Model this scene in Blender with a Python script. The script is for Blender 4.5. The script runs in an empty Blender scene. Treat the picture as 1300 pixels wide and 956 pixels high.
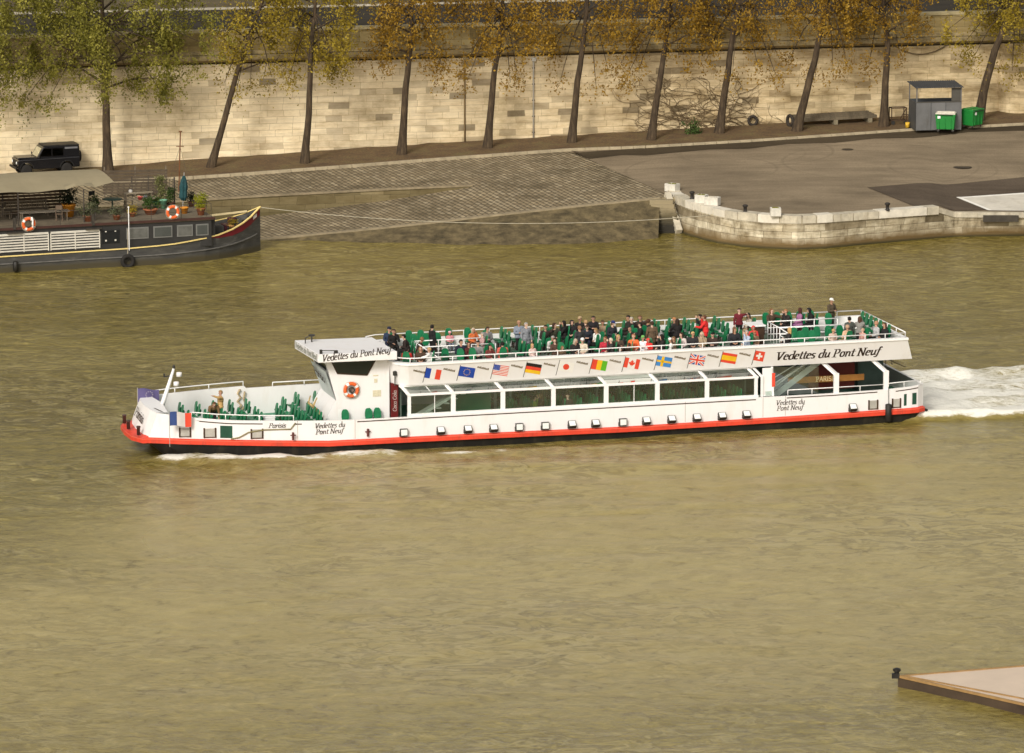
import bpy, bmesh, math, random
import numpy as np
from mathutils import Vector, Matrix, noise
from mathutils.bvhtree import BVHTree
R = math.radians
PI = math.pi
rnd = random.Random(7)
scene = bpy.context.scene
col = scene.collection

# ------------------------------------------------------------------ camera model (also used to survey positions)
F, CX, CY, TH = 6000.0, 650.0, 433.0, R(10.5)
H = 265.0 * math.sin(TH)
_c, _s = math.cos(TH), math.sin(TH)

def ray(px, py):
    a = (px - CX) / F
    b = -(py - CY) / F
    return Vector((a, _c + b * _s, -_s + b * _c))

def on_z(px, py, z):
    r = ray(px, py)
    t = (z - H) / r.z
    return Vector((r.x * t, r.y * t, z))

def on_y(px, py, y):
    r = ray(px, py)
    t = y / r.y
    return Vector((r.x * t, y, H + r.z * t))

# ------------------------------------------------------------------ object helpers
def tag(o, label=None, cat=None, group=None, kind=None):
    if label: o['label'] = label
    if cat: o['category'] = cat
    if group: o['group'] = group
    if kind: o['kind'] = kind
    return o

def empty(name, loc, rz=0.0):
    o = bpy.data.objects.new(name, None)
    o.location = loc
    o.rotation_euler = (0, 0, rz)
    o.empty_display_size = 0.2
    col.objects.link(o)
    return o

class MB:
    """collects polygons; every polygon remembers the index of its material"""
    def __init__(self):
        self.v, self.f, self.m = [], [], []
        self.cur = 0
    def add(self, pts, faces, mat=None):
        b = len(self.v)
        self.v.extend([tuple(p) for p in pts])
        k = self.cur if mat is None else mat
        for fc in faces:
            self.f.append([b + i for i in fc])
            self.m.append(k)
        return self
    def poly(self, pts, mat=None):
        return self.add(pts, [list(range(len(pts)))], mat)
    def box(self, c, d, rz=0.0, mat=None, mtx=None, taper=1.0):
        hx, hy, hz = d[0] / 2, d[1] / 2, d[2] / 2
        pts = []
        for z in (-1, 1):
            k = taper if z > 0 else 1.0
            for x, y in ((-1, -1), (1, -1), (1, 1), (-1, 1)):
                pts.append(Vector((x * hx * k, y * hy * k, z * hz)))
        if mtx is None:
            mtx = Matrix.Rotation(rz, 3, 'Z')
        pts = [mtx @ p + Vector(c) for p in pts]
        return self.add(pts, [[3, 2, 1, 0], [4, 5, 6, 7], [0, 1, 5, 4], [1, 2, 6, 5], [2, 3, 7, 6], [3, 0, 4, 7]], mat)
    def bar(self, p, q, w, h=None, mat=None, up=(0, 0, 1)):
        h = w if h is None else h
        p, q = Vector(p), Vector(q)
        d = (q - p)
        L = d.length
        if L < 1e-6: return self
        d.normalize()
        up = Vector(up)
        s = d.cross(up)
        if s.length < 1e-4: s = d.cross(Vector((1, 0, 0)))
        s.normalize()
        n = s.cross(d)
        m = Matrix((s, d, n)).transposed()
        return self.box((p + q) / 2, (w, L, h), mat=mat, mtx=m)
    def tube(self, pts, r, seg=8, mat=None, caps=True):
        pts = [Vector(p) for p in pts]
        n = len(pts)
        rr = r if isinstance(r, (list, tuple)) else [r] * n
        rings = []
        a = None
        for i, p in enumerate(pts):
            d = pts[min(i + 1, n - 1)] - pts[max(i - 1, 0)]
            if d.length < 1e-6: d = Vector((0, 0, 1))
            d.normalize()
            if a is None: a = d.cross(Vector((0, 0, 1)) if abs(d.z) < .8 else Vector((1, 0, 0)))
            a = a - d * a.dot(d)
            if a.length < 1e-4: a = d.orthogonal()
            a.normalize()
            b = a.cross(d)
            rings.append([p + (a * math.cos(2 * PI * k / seg) + b * math.sin(2 * PI * k / seg)) * rr[i] for k in range(seg)])
        V = [v for g in rings for v in g]
        Fc = []
        for i in range(n - 1):
            for k in range(seg):
                k2 = (k + 1) % seg
                Fc.append([i * seg + k, i * seg + k2, (i + 1) * seg + k2, (i + 1) * seg + k])
        if caps:
            Fc.append(list(range(seg))[::-1])
            Fc.append([(n - 1) * seg + k for k in range(seg)])
        return self.add(V, Fc, mat)
    def lathe(self, prof, c=(0, 0, 0), seg=16, mat=None, cap=True):
        V, Fc = [], []
        for r, z in prof:
            for k in range(seg):
                a = 2 * PI * k / seg
                V.append((c[0] + r * math.cos(a), c[1] + r * math.sin(a), c[2] + z))
        for i in range(len(prof) - 1):
            for k in range(seg):
                k2 = (k + 1) % seg
                Fc.append([i * seg + k, i * seg + k2, (i + 1) * seg + k2, (i + 1) * seg + k])
        if cap:
            Fc.append(list(range(seg))[::-1])
            Fc.append([(len(prof) - 1) * seg + k for k in range(seg)])
        return self.add(V, Fc, mat)
    def prism(self, poly, a, b, mat=None):
        """poly: list of 3D points, extruded from offset vector a to b"""
        a, b = Vector(a), Vector(b)
        n = len(poly)
        V = [Vector(p) + a for p in poly] + [Vector(p) + b for p in poly]
        Fc = [list(range(n))[::-1], [n + i for i in range(n)]]
        for i in range(n):
            j = (i + 1) % n
            Fc.append([i, j, n + j, n + i])
        return self.add(V, Fc, mat)
    def loft(self, A, Bl, na=1, mat=None):
        """sheet between two lines of equally many points"""
        n = len(A)
        V = []
        for k in range(na + 1):
            t = k / na
            for i in range(n):
                V.append(Vector(A[i]).lerp(Vector(Bl[i]), t))
        Fc = []
        for k in range(na):
            for i in range(n - 1):
                Fc.append([k * n + i, k * n + i + 1, (k + 1) * n + i + 1, (k + 1) * n + i])
        return self.add(V, Fc, mat)
    def torus(self, c, Rr, r, nu=28, nv=10, axis='Y', mats=None):
        V, Fc, ms = [], [], []
        for i in range(nu):
            a = 2 * PI * i / nu
            for j in range(nv):
                b = 2 * PI * j / nv
                x, z, y = (Rr + r * math.cos(b)) * math.cos(a), (Rr + r * math.cos(b)) * math.sin(a), r * math.sin(b)
                p = {'Y': (x, y, z), 'X': (y, x, z), 'Z': (x, z, y)}[axis]
                V.append((c[0] + p[0], c[1] + p[1], c[2] + p[2]))
        base = len(self.v)
        self.v.extend(V)
        for i in range(nu):
            for j in range(nv):
                i2, j2 = (i + 1) % nu, (j + 1) % nv
                self.f.append([base + i * nv + j, base + i2 * nv + j, base + i2 * nv + j2, base + i * nv + j2])
                self.m.append(mats(i / nu) if mats else self.cur)
        return self
    def mesh(self, name, mats, smooth=False, fix=True):
        me = bpy.data.meshes.new(name)
        me.from_pydata([tuple(v) for v in self.v], [], self.f)
        if not isinstance(mats, (list, tuple)): mats = [mats]
        for m in mats: me.materials.append(m)
        if len(mats) > 1:
            me.polygons.foreach_set('material_index', self.m)
        if fix:
            bm = bmesh.new()
            bm.from_mesh(me)
            bmesh.ops.recalc_face_normals(bm, faces=bm.faces)
            bm.to_mesh(me)
            bm.free()
        if smooth:
            me.polygons.foreach_set('use_smooth', [True] * len(me.polygons))
        me.update()
        return me
    def build(self, name, mats, parent=None, smooth=False, bevel=0.0, fix=True):
        o = bpy.data.objects.new(name, self.mesh(name, mats, smooth, fix))
        col.objects.link(o)
        if parent is not None: o.parent = parent
        if bevel > 0:
            b = o.modifiers.new('bevel', 'BEVEL')
            b.width = bevel
            b.segments = 2
            b.limit_method = 'ANGLE'
            b.angle_limit = R(35)
        return o

def copy_tree(o, parent=None):
    c = o.copy()
    col.objects.link(c)
    if parent is not None: c.parent = parent
    for ch in o.children: copy_tree(ch, c)
    return c

def interp(tab, x):
    if x <= tab[0][0]: return tab[0][1]
    for (a, va), (b, vb) in zip(tab, tab[1:]):
        if x <= b: return va + (vb - va) * (x - a) / (b - a)
    return tab[-1][1]

def resample(pts, n):
    pts = [Vector(p) for p in pts]
    L = [0.0]
    for a, b in zip(pts, pts[1:]): L.append(L[-1] + (b - a).length)
    out = []
    for i in range(n):
        t = L[-1] * i / (n - 1)
        k = 0
        while k < len(L) - 2 and L[k + 1] < t: k += 1
        seg = L[k + 1] - L[k]
        out.append(pts[k].lerp(pts[k + 1], (t - L[k]) / seg if seg > 0 else 0))
    return out

# ------------------------------------------------------------------ materials
def nt(name):
    m = bpy.data.materials.new(name)
    m.use_nodes = True
    t = m.node_tree
    b = t.nodes['Principled BSDF']
    return m, t, b

def N(t, kind, **kw):
    n = t.nodes.new(kind)
    for k, v in kw.items(): setattr(n, k, v)
    return n

def ramp(t, stops, fac):
    n = N(t, 'ShaderNodeValToRGB')
    e = n.color_ramp.elements
    e[0].position, e[0].color = stops[0][0], (*stops[0][1], 1) if len(stops[0][1]) == 3 else stops[0][1]
    e[1].position, e[1].color = stops[-1][0], (*stops[-1][1], 1) if len(stops[-1][1]) == 3 else stops[-1][1]
    for p, c in stops[1:-1]:
        x = e.new(p)
        x.color = (*c, 1)
    t.links.new(fac, n.inputs['Fac'])
    return n.outputs['Color']

def mixc(t, fac, a, b, blend='MIX'):
    n = N(t, 'ShaderNodeMix', data_type='RGBA', blend_type=blend)
    for s, v in ((0, fac), (6, a), (7, b)):
        if isinstance(v, (int, float)): n.inputs[s].default_value = v
        elif isinstance(v, (tuple, list)): n.inputs[s].default_value = (*v[:3], 1)
        else: t.links.new(v, n.inputs[s])
    return n.outputs[2]

def mth(t, op, a, b=None, clamp=False):
    n = N(t, 'ShaderNodeMath', operation=op, use_clamp=clamp)
    for i, v in enumerate((a, b)):
        if v is None: continue
        if isinstance(v, (int, float)): n.inputs[i].default_value = v
        else: t.links.new(v, n.inputs[i])
    return n.outputs[0]

def coords(t, kind='Object', scale=(1, 1, 1), rot=(0, 0, 0), loc=(0, 0, 0)):
    tc = N(t, 'ShaderNodeTexCoord')
    if kind == 'World':
        src = N(t, 'ShaderNodeNewGeometry').outputs['Position']
    else:
        src = tc.outputs[kind]
    mp = N(t, 'ShaderNodeMapping')
    mp.inputs['Scale'].default_value = scale
    mp.inputs['Rotation'].default_value = rot
    mp.inputs['Location'].default_value = loc
    t.links.new(src, mp.inputs['Vector'])
    return mp.outputs['Vector']

def noise_tex(t, vec, scale, detail=4, rough=.6, dist=0.0):
    n = N(t, 'ShaderNodeTexNoise')
    n.inputs['Scale'].default_value = scale
    n.inputs['Detail'].default_value = detail
    n.inputs['Roughness'].default_value = rough
    n.inputs['Distortion'].default_value = dist
    t.links.new(vec, n.inputs['Vector'])
    return n.outputs['Fac']

def bump(t, b, h, strength=.3, dist=.05):
    n = N(t, 'ShaderNodeBump')
    n.inputs['Strength'].default_value = strength
    n.inputs['Distance'].default_value = dist
    t.links.new(h, n.inputs['Height'])
    t.links.new(n.outputs['Normal'], b.inputs['Normal'])

_mats = {}
def M(name, c, rough=.6, var=.12, scale=2.0, bmp=0.0, metal=0.0, spec=.35, dirt=None):
    if name in _mats: return _mats[name]
    m, t, b = nt(name)
    v = coords(t)
    n1 = noise_tex(t, v, scale, 5, .65)
    lo = tuple(max(0, x * (1 - var)) for x in c)
    hi = tuple(min(1, x * (1 + var)) for x in c)
    cc = ramp(t, [(.3, lo), (.7, hi)], n1)
    if dirt:
        n2 = noise_tex(t, coords(t, scale=(1, 1, .25)), scale * 1.7, 6, .7)
        k = ramp(t, [(.52, (0, 0, 0)), (.78, (1, 1, 1))], n2)
        cc = mixc(t, mth(t, 'MULTIPLY', k, dirt[1]), cc, dirt[0])
    t.links.new(cc, b.inputs['Base Color'])
    b.inputs['Roughness'].default_value = rough
    b.inputs['Metallic'].default_value = metal
    b.inputs['Specular IOR Level'].default_value = spec
    if bmp: bump(t, b, noise_tex(t, v, scale * 8, 4, .6), bmp, .03)
    _mats[name] = m
    return m

WHITE = M('white boat paint', (.80, .785, .785), .42, .02, .8, dirt=((.60, .52, .42), .30))
WHITE2 = M('white trim paint', (.84, .83, .825), .45, .03, 1.5)
GREYWHITE = M('grey white paint', (.78, .78, .77), .5, .03, 1)  # slightly greyer white, for the deck underside and locker door
RED = M('red rubbing strake', (.68, .060, .030), .45, .18, 1.3, dirt=((.26, .06, .04), .8))
BLACK = M('black hull paint', (.012, .011, .010), .5, .3, 1, dirt=((.055, .045, .028), .7))
BROWN = M('dark brown strip', (.05, .025, .012), .6)
GREEN = M('green plastic seat', (.008, .150, .058), .38, .18, 3)
GREEND = M('dark green underside', (.008, .06, .03), .6, .2, 3)
GREENDECK = M('green painted deck', (.06, .24, .14), .6, .18, 1.5, dirt=((.1, .13, .09), .5))
GREYDECK = M('grey green upper deck', (.13, .17, .13), .7, .2, 1.2)
INK = M('dark brown lettering', (.028, .014, .007), .6, .1)
BLUE = M('flag blue', (.015, .06, .36), .6, .1)
BLUELT = M('flag light blue', (.06, .25, .62), .6, .1)
FRED = M('flag red', (.75, .07, .035), .6, .1)
FYEL = M('flag yellow', (.85, .52, .02), .6, .1)
FGRN = M('flag green', (.11, .45, .02), .6, .1)
FBLK = M('flag black', (.02, .015, .012), .6, .1)
FWHT = M('flag white', (.84, .82, .79), .6, .03)
STEEL = M('stainless steel', (.5, .5, .48), .35, .1, 2, metal=.7)
DARKMETAL = M('dark metal', (.03, .028, .025), .5, .2)
WOODSIGN = M('varnished sign wood', (.30, .13, .03), .45, .2, 2)
MAROON = M('maroon panel', (.16, .02, .015), .5, .25, 2)
ORANGE = M('lifebuoy orange', (.72, .13, .03), .5, .1)
LENS = M('floodlight lens', (.78, .79, .77), .2, .05)
ROPE = M('pale rope', (.55, .48, .36), .85, .2, 8)
INTERIOR = M('dark cabin interior', (.13, .165, .135), .7, .3, 1)

def make_glass(name, tint, refl=.9, base=0.0):
    m, t, b = nt(name)
    t.nodes.remove(b)
    out = t.nodes['Material Output']
    tr = N(t, 'ShaderNodeBsdfTransparent')
    tr.inputs[0].default_value = (*tint, 1)
    gl = N(t, 'ShaderNodeBsdfGlossy')
    gl.inputs[0].default_value = (.9, .95, .92, 1)
    gl.inputs['Roughness'].default_value = .06
    fr = N(t, 'ShaderNodeFresnel')
    fr.inputs[0].default_value = 1.5
    nz = noise_tex(t, coords(t), .8, 2)
    fac = mth(t, 'ADD', mth(t, 'MULTIPLY', fr.outputs[0], refl), mth(t, 'MULTIPLY', nz, .06 + base * 2), True)
    mx = N(t, 'ShaderNodeMixShader')
    t.links.new(fac, mx.inputs[0])
    t.links.new(tr.outputs[0], mx.inputs[1])
    t.links.new(gl.outputs[0], mx.inputs[2])
    t.links.new(mx.outputs[0], out.inputs[0])
    return m
GLASS = make_glass('cabin glass', (.84, .93, .88), 1.0, .075)
ROOFGLASS = make_glass('tinted roof glass', (.60, .70, .65), 1.0, .30)
DARKGLASS = make_glass('dark wheelhouse glass', (.10, .12, .11), .7)

# ------------------------------------------------------------------ lettering: broad-nib strokes
def arc(cx, cy, rx, ry, a0, a1, n=10):
    return [(cx + rx * math.cos(R(a0 + (a1 - a0) * i / n)), cy + ry * math.sin(R(a0 + (a1 - a0) * i / n))) for i in range(n + 1)]
SER = {
 'V': (.60, [[(.06, .68), (.24, 0)], [(.24, 0), (.52, .68)], [(-.05, .68), (.17, .68)], [(.43, .68), (.60, .68)]]),
 'P': (.55, [[(.12, .68), (.12, 0)], [(.12, .68), (.30, .68)] + arc(.30, .505, .15, .175, 80, -90) + [(.12, .33)], [(.0, .68), (.14, .68)], [(.0, 0), (.25, 0)]]),
 'N': (.66, [[(.10, .68), (.10, 0)], [(.10, .68), (.52, 0)], [(.52, .68), (.52, 0)], [(-.02, .68), (.14, .68)], [(.44, .68), (.62, .68)], [(.02, 0), (.2, 0)]]),
 'C': (.56, [arc(.30, .34, .25, .35, 40, 320, 16)]),
 'e': (.41, [[(.07, .25), (.34, .27)] + arc(.205, .27, .14, .18, 0, 130)[1:] + arc(.20, .20, .15, .2, 130, 310, 12)]),
 'd': (.47, [arc(.21, .22, .155, .225, 50, 310, 14), [(.38, .74), (.38, .05), (.45, .03)], [(.27, .73), (.38, .74)]]),
 't': (.30, [[(.15, .62), (.13, .1), (.18, .01), (.28, .06)], [(.02, .44), (.29, .44)]]),
 's': (.35, [arc(.18, .335, .11, .11, 40, 250, 8) + arc(.16, .115, .12, .115, 70, -150, 8)]),
 'u': (.49, [[(.0, .44), (.1, .44), (.1, .12), (.17, .01), (.27, .05), (.37, .16)], [(.38, .44), (.38, .05), (.46, .03)]]),
 'o': (.44, [arc(.21, .225, .16, .225, 90, 450, 18)]),
 'n': (.49, [[(.0, .44), (.1, .44), (.1, 0)], [(.1, .28), (.18, .4), (.28, .44), (.37, .36), (.37, .05), (.45, .03)]]),
 'f': (.29, [[(.34, .64), (.28, .72), (.2, .68), (.17, .4), (.14, .0), (.1, -.12), (.02, -.17), (-.05, -.13)], [(.04, .44), (.29, .44)]]),
 'a': (.47, [arc(.20, .22, .15, .225, 50, 310, 14), [(.36, .44), (.36, .05), (.44, .03)]]),
 'r': (.36, [[(.0, .44), (.1, .44), (.1, 0)], [(.1, .28), (.2, .41), (.32, .43), (.33, .36)]]),
 'i': (.24, [[(.0, .44), (.1, .44), (.1, .05), (.18, .02)], [(.12, .60), (.13, .63)]]),
 'l': (.24, [[(.0, .72), (.1, .72), (.1, .05), (.18, .02)]]),
 'c': (.38, [arc(.21, .22, .16, .225, 55, 310, 14)]),
 'A': (.60, [[(.03, 0), (.28, .68)], [(.28, .68), (.52, 0)], [(.13, .24), (.43, .24)]]),
 'R': (.58, [[(.1, .68), (.1, 0)], [(.1, .68), (.30, .68)] + arc(.30, .51, .14, .17, 80, -90) + [(.1, .34)], [(.27, .34), (.5, 0)]]),
 'I': (.26, [[(.12, .68), (.12, 0)]]),
 'S': (.50, [arc(.25, .50, .17, .18, 35, 260, 10) + arc(.23, .17, .19, .17, 80, -150, 10)]),
 'm': (.7, [[(.0, .44), (.1, .44), (.1, 0)], [(.1, .28), (.2, .43), (.3, .4), (.33, 0)], [(.33, .28), (.44, .43), (.54, .4), (.56, .05), (.63, .03)]]),
 '-': (.3, [[(.04, .22), (.24, .22)]]),
 ' ': (.26, []),
}
def text_width(s): return sum(SER[c][0] for c in s)

def lettering(mb, s, origin, xd, yd, nrm, size, nib=(.135, .045), shear=.22, mat=0, wscale=1.0, drift=0.0):
    """strokes of a flat nib, laid on the plane origin + x*xd + y*yd; size = height of a capital / .68"""
    o, xd, yd, nrm = Vector(origin), Vector(xd).normalized(), Vector(yd).normalized(), Vector(nrm).normalized()
    x0 = 0.0
    k = 0
    nx, ny = nib[0] / 2, nib[1] / 2
    corners = [(-nx, -ny), (nx, -ny), (nx, ny), (-nx, ny)]
    for ch in s:
        adv, strokes = SER[ch]
        for st in strokes:
            for (ax, ay), (bx, by) in zip(st, st[1:]):
                pts = [(ax + cx, ay + cy) for cx, cy in corners] + [(bx + cx, by + cy) for cx, cy in corners]
                pts = sorted(set(pts))
                def half(P):
                    h = []
                    for p in P:
                        while len(h) > 1 and (h[-1][0] - h[-2][0]) * (p[1] - h[-2][1]) - (h[-1][1] - h[-2][1]) * (p[0] - h[-2][0]) <= 0: h.pop()
                        h.append(p)
                    return h
                hull = half(pts)[:-1] + half(pts[::-1])[:-1]
                k += 1
                lift = nrm * (0.0004 * (k % 7))
                mb.poly([o + xd * ((x0 + px + shear * py) * size * wscale) + yd * (py * size + drift * x0) + lift for px, py in hull], mat)
        x0 += adv
    return x0 * size * wscale
# ================================================================== materials of the setting
def stone_material(name, c1, c2, c3, mortar, bw, bh, mort=.012, streak=.5, scale_map=(1, 1, 1), swap=True, bmp=.5, loc=(0, 0, 0)):
    m, t, b = nt(name)
    tc = N(t, 'ShaderNodeTexCoord')
    sx = N(t, 'ShaderNodeSeparateXYZ')
    t.links.new(tc.outputs['Object'], sx.inputs[0])
    cb = N(t, 'ShaderNodeCombineXYZ')
    t.links.new(sx.outputs[0], cb.inputs[0])
    t.links.new(sx.outputs[2 if swap else 1], cb.inputs[1])
    wob = noise_tex(t, tc.outputs['Object'], .35, 2)
    ad = N(t, 'ShaderNodeVectorMath', operation='ADD')
    t.links.new(cb.outputs[0], ad.inputs[0])
    cb2 = N(t, 'ShaderNodeCombineXYZ')
    t.links.new(mth(t, 'MULTIPLY', wob, .5), cb2.inputs[0])
    t.links.new(mth(t, 'MULTIPLY', wob, .10), cb2.inputs[1])
    t.links.new(cb2.outputs[0], ad.inputs[1])
    br = N(t, 'ShaderNodeTexBrick')
    br.offset = .43
    br.offset_frequency = 2
    br.squash = 1.35
    br.squash_frequency = 3
    br.inputs['Color1'].default_value = (0, 0, 0, 1)
    br.inputs['Color2'].default_value = (1, 1, 1, 1)
    br.inputs['Mortar'].default_value = (.5, .5, .5, 1)
    br.inputs['Scale'].default_value = 1
    br.inputs['Mortar Size'].default_value = mort
    br.inputs['Mortar Smooth'].default_value = .4
    br.inputs['Bias'].default_value = 0
    br.inputs['Brick Width'].default_value = bw
    br.inputs['Row Height'].default_value = bh
    t.links.new(ad.outputs[0], br.inputs['Vector'])
    n1 = noise_tex(t, coords(t, scale=(.35, 1, 1.2)), 1.6, 6, .7)
    n2 = noise_tex(t, coords(t, scale=(.09, .5, 1.7)), 1.1, 6, .72)
    n3 = noise_tex(t, coords(t), .22, 6, .68)
    rr = ramp(t, [(0, tuple(x * .58 for x in c3)), (.03, tuple(x * .75 for x in c3)), (.06, c2), (.45, c1), (.8, c1), (1, c3)], br.outputs['Color'])
    blot = ramp(t, [(.45, (1.06, 1.06, 1.06)), (.78, (.70, .63, .52))], n1)
    cc = mixc(t, 1.0, rr, blot, 'MULTIPLY')
    st = ramp(t, [(.48, (0, 0, 0)), (.68, (1, 1, 1))], n2)
    n4 = noise_tex(t, coords(t, scale=(1.6, 1, .16)), .9, 5, .7)
    vs = ramp(t, [(.52, (1, 1, 1)), (.74, (.66, .62, .53))], n4)
    rr = mixc(t, 1.0, rr, vs, 'MULTIPLY')
    cc = mixc(t, mth(t, 'MULTIPLY', st, streak), cc, c3)
    big = ramp(t, [(.34, (.66, .62, .54)), (.46, (.93, .91, .87)), (.62, (1.08, 1.07, 1.05))], n3)
    cc = mixc(t, 1.0, cc, big, 'MULTIPLY')
    mf = mth(t, 'MULTIPLY', br.outputs['Fac'], mth(t, 'MULTIPLY', n1, 1.3), True)
    cc = mixc(t, mf, cc, mortar)
    t.links.new(cc, b.inputs['Base Color'])
    b.inputs['Roughness'].default_value = .9
    b.inputs['Specular IOR Level'].default_value = .2
    hh = mth(t, 'ADD', mth(t, 'MULTIPLY', mth(t, 'SUBTRACT', 1.0, br.outputs['Fac']), .5), mth(t, 'MULTIPLY', n1, .6))
    bump(t, b, hh, bmp, .06)
    return m, t, b, cc

WALLSTONE, _t, _b, _cc = stone_material('limestone quay wall', (.83, .715, .505), (.73, .62, .43), (.50, .42, .29), (.30, .21, .10), 1.15, .44, .014, .62)
# dark run-off under the cornice and grime close to the ground
_sx = N(_t, 'ShaderNodeSeparateXYZ')
_t.links.new(N(_t, 'ShaderNodeTexCoord').outputs['Object'], _sx.inputs[0])
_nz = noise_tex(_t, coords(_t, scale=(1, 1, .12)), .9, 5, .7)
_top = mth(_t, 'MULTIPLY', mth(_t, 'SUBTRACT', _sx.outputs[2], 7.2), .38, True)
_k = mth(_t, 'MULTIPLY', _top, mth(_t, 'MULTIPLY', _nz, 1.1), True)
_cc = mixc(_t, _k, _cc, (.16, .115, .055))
_rt = mth(_t, 'MULTIPLY', mth(_t, 'SUBTRACT', _sx.outputs[0], 26.0), .045, True)
_ns = noise_tex(_t, coords(_t, scale=(.25, 1, .9)), .9, 6, .7)
_cc = mixc(_t, mth(_t, 'MULTIPLY', _rt, 1.0), _cc, mixc(_t, 1.0, _cc, ramp(_t, [(.36, (.48, .43, .34)), (.5, (.80, .76, .68)), (.66, (1.0, .98, .93))], _ns), 'MULTIPLY'))
_t.links.new(_cc, _b.inputs['Base Color'])
PARAPET = stone_material('lichened parapet stone', (.30, .235, .11), (.19, .148, .066), (.44, .37, .20), (.09, .07, .035), 1.1, .7, .014, .6)[0]
CORNICE = M('weathered cornice stone', (.33, .26, .135), .9, .45, 1.2, .4, dirt=((.03, .024, .012), .9))
QUAYSTONE, _t, _b, _cc = stone_material('pale quay blocks', (.60, .55, .43), (.43, .38, .28), (.25, .21, .14), (.11, .08, .04), 1.3, .44, .016, .9, bmp=.8)
_sx = N(_t, 'ShaderNodeSeparateXYZ')
_t.links.new(N(_t, 'ShaderNodeNewGeometry').outputs['Position'], _sx.inputs[0])
_nz = noise_tex(_t, coords(_t), .8, 5, .7)
_lo = mth(_t, 'MULTIPLY', mth(_t, 'SUBTRACT', mth(_t, 'ADD', .45, mth(_t, 'MULTIPLY', _nz, .7)), _sx.outputs[2]), 1.8, True)
_n5 = noise_tex(_t, coords(_t, scale=(1, 1, .5)), 1.1, 6, .72)
_cc = mixc(_t, 1.0, _cc, ramp(_t, [(.32, (.42, .39, .33)), (.47, (.85, .83, .80)), (.60, (1.18, 1.18, 1.18))], _n5), 'MULTIPLY')
_c2 = mixc(_t, _lo, _cc, (.17, .115, .05))
_wet = mth(_t, 'MULTIPLY', mth(_t, 'SUBTRACT', .22, _sx.outputs[2]), 6.0, True)
_t.links.new(mixc(_t, _wet, _c2, (.06, .05, .022)), _b.inputs['Base Color'])
REVET, _t, _b, _cc = stone_material('mossy revetment stone', (.155, .125, .065), (.115, .092, .045), (.22, .18, .10), (.05, .04, .02), 1.2, .5, .012, .6)
_sx = N(_t, 'ShaderNodeSeparateXYZ')
_t.links.new(N(_t, 'ShaderNodeTexCoord').outputs['Object'], _sx.inputs[0])
_w = mth(_t, 'MULTIPLY', mth(_t, 'SUBTRACT', .95, _sx.outputs[2]), 1.1, True)
_t.links.new(mixc(_t, mth(_t, 'MULTIPLY', _w, .8), _cc, (.06, .05, .018)), _b.inputs['Base Color'])
REVET2 = M('dark mossy slope', (.115, .088, .044), .9, .6, 1.3, .8, dirt=((.035, .028, .012), .95))
COPING = M('quay coping stone', (.50, .45, .35), .9, .25, 1.5, .4, dirt=((.22, .17, .10), .8))
KERB = M('pale kerb stone', (.36, .30, .20), .9, .25, 1.5, .3)

def cobble_material():
    m, t, b = nt('grey cobbles')
    v = coords(t, 'World', rot=(0, 0, R(66)))
    wob = noise_tex(t, v, .5, 2)
    br = N(t, 'ShaderNodeTexBrick')
    br.offset = .5
    br.inputs['Color1'].default_value = (.0, .0, .0, 1)
    br.inputs['Color2'].default_value = (1, 1, 1, 1)
    br.inputs['Mortar'].default_value = (0, 0, 0, 1)
    br.inputs['Scale'].default_value = 1
    br.inputs['Mortar Size'].default_value = .05
    br.inputs['Mortar Smooth'].default_value = .6
    br.inputs['Brick Width'].default_value = .55
    br.inputs['Row Height'].default_value = .34
    t.links.new(v, br.inputs['Vector'])
    n1 = noise_tex(t, coords(t, 'World'), .35, 5, .65)
    n2 = noise_tex(t, coords(t, 'World'), 3.0, 4, .7)
    base = ramp(t, [(0, (.245, .192, .118)), (.6, (.31, .25, .16)), (1, (.40, .335, .23))], br.outputs['Color'])
    base = mixc(t, 1.0, base, ramp(t, [(.35, (.55, .52, .44)), (.5, (.95, .93, .88)), (.7, (1.18, 1.14, 1.05))], n1), 'MULTIPLY')
    base = mixc(t, 1.0, base, ramp(t, [(.3, (.68, .68, .68)), (.7, (1.22, 1.22, 1.22))], n2), 'MULTIPLY')
    base = mixc(t, br.outputs['Fac'], base, (.06, .047, .024))
    t.links.new(base, b.inputs['Base Color'])
    b.inputs['Roughness'].default_value = .8
    bump(t, b, mth(t, 'SUBTRACT', 1.0, br.outputs['Fac']), .8, .06)
    return m
COBBLE = cobble_material()

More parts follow.
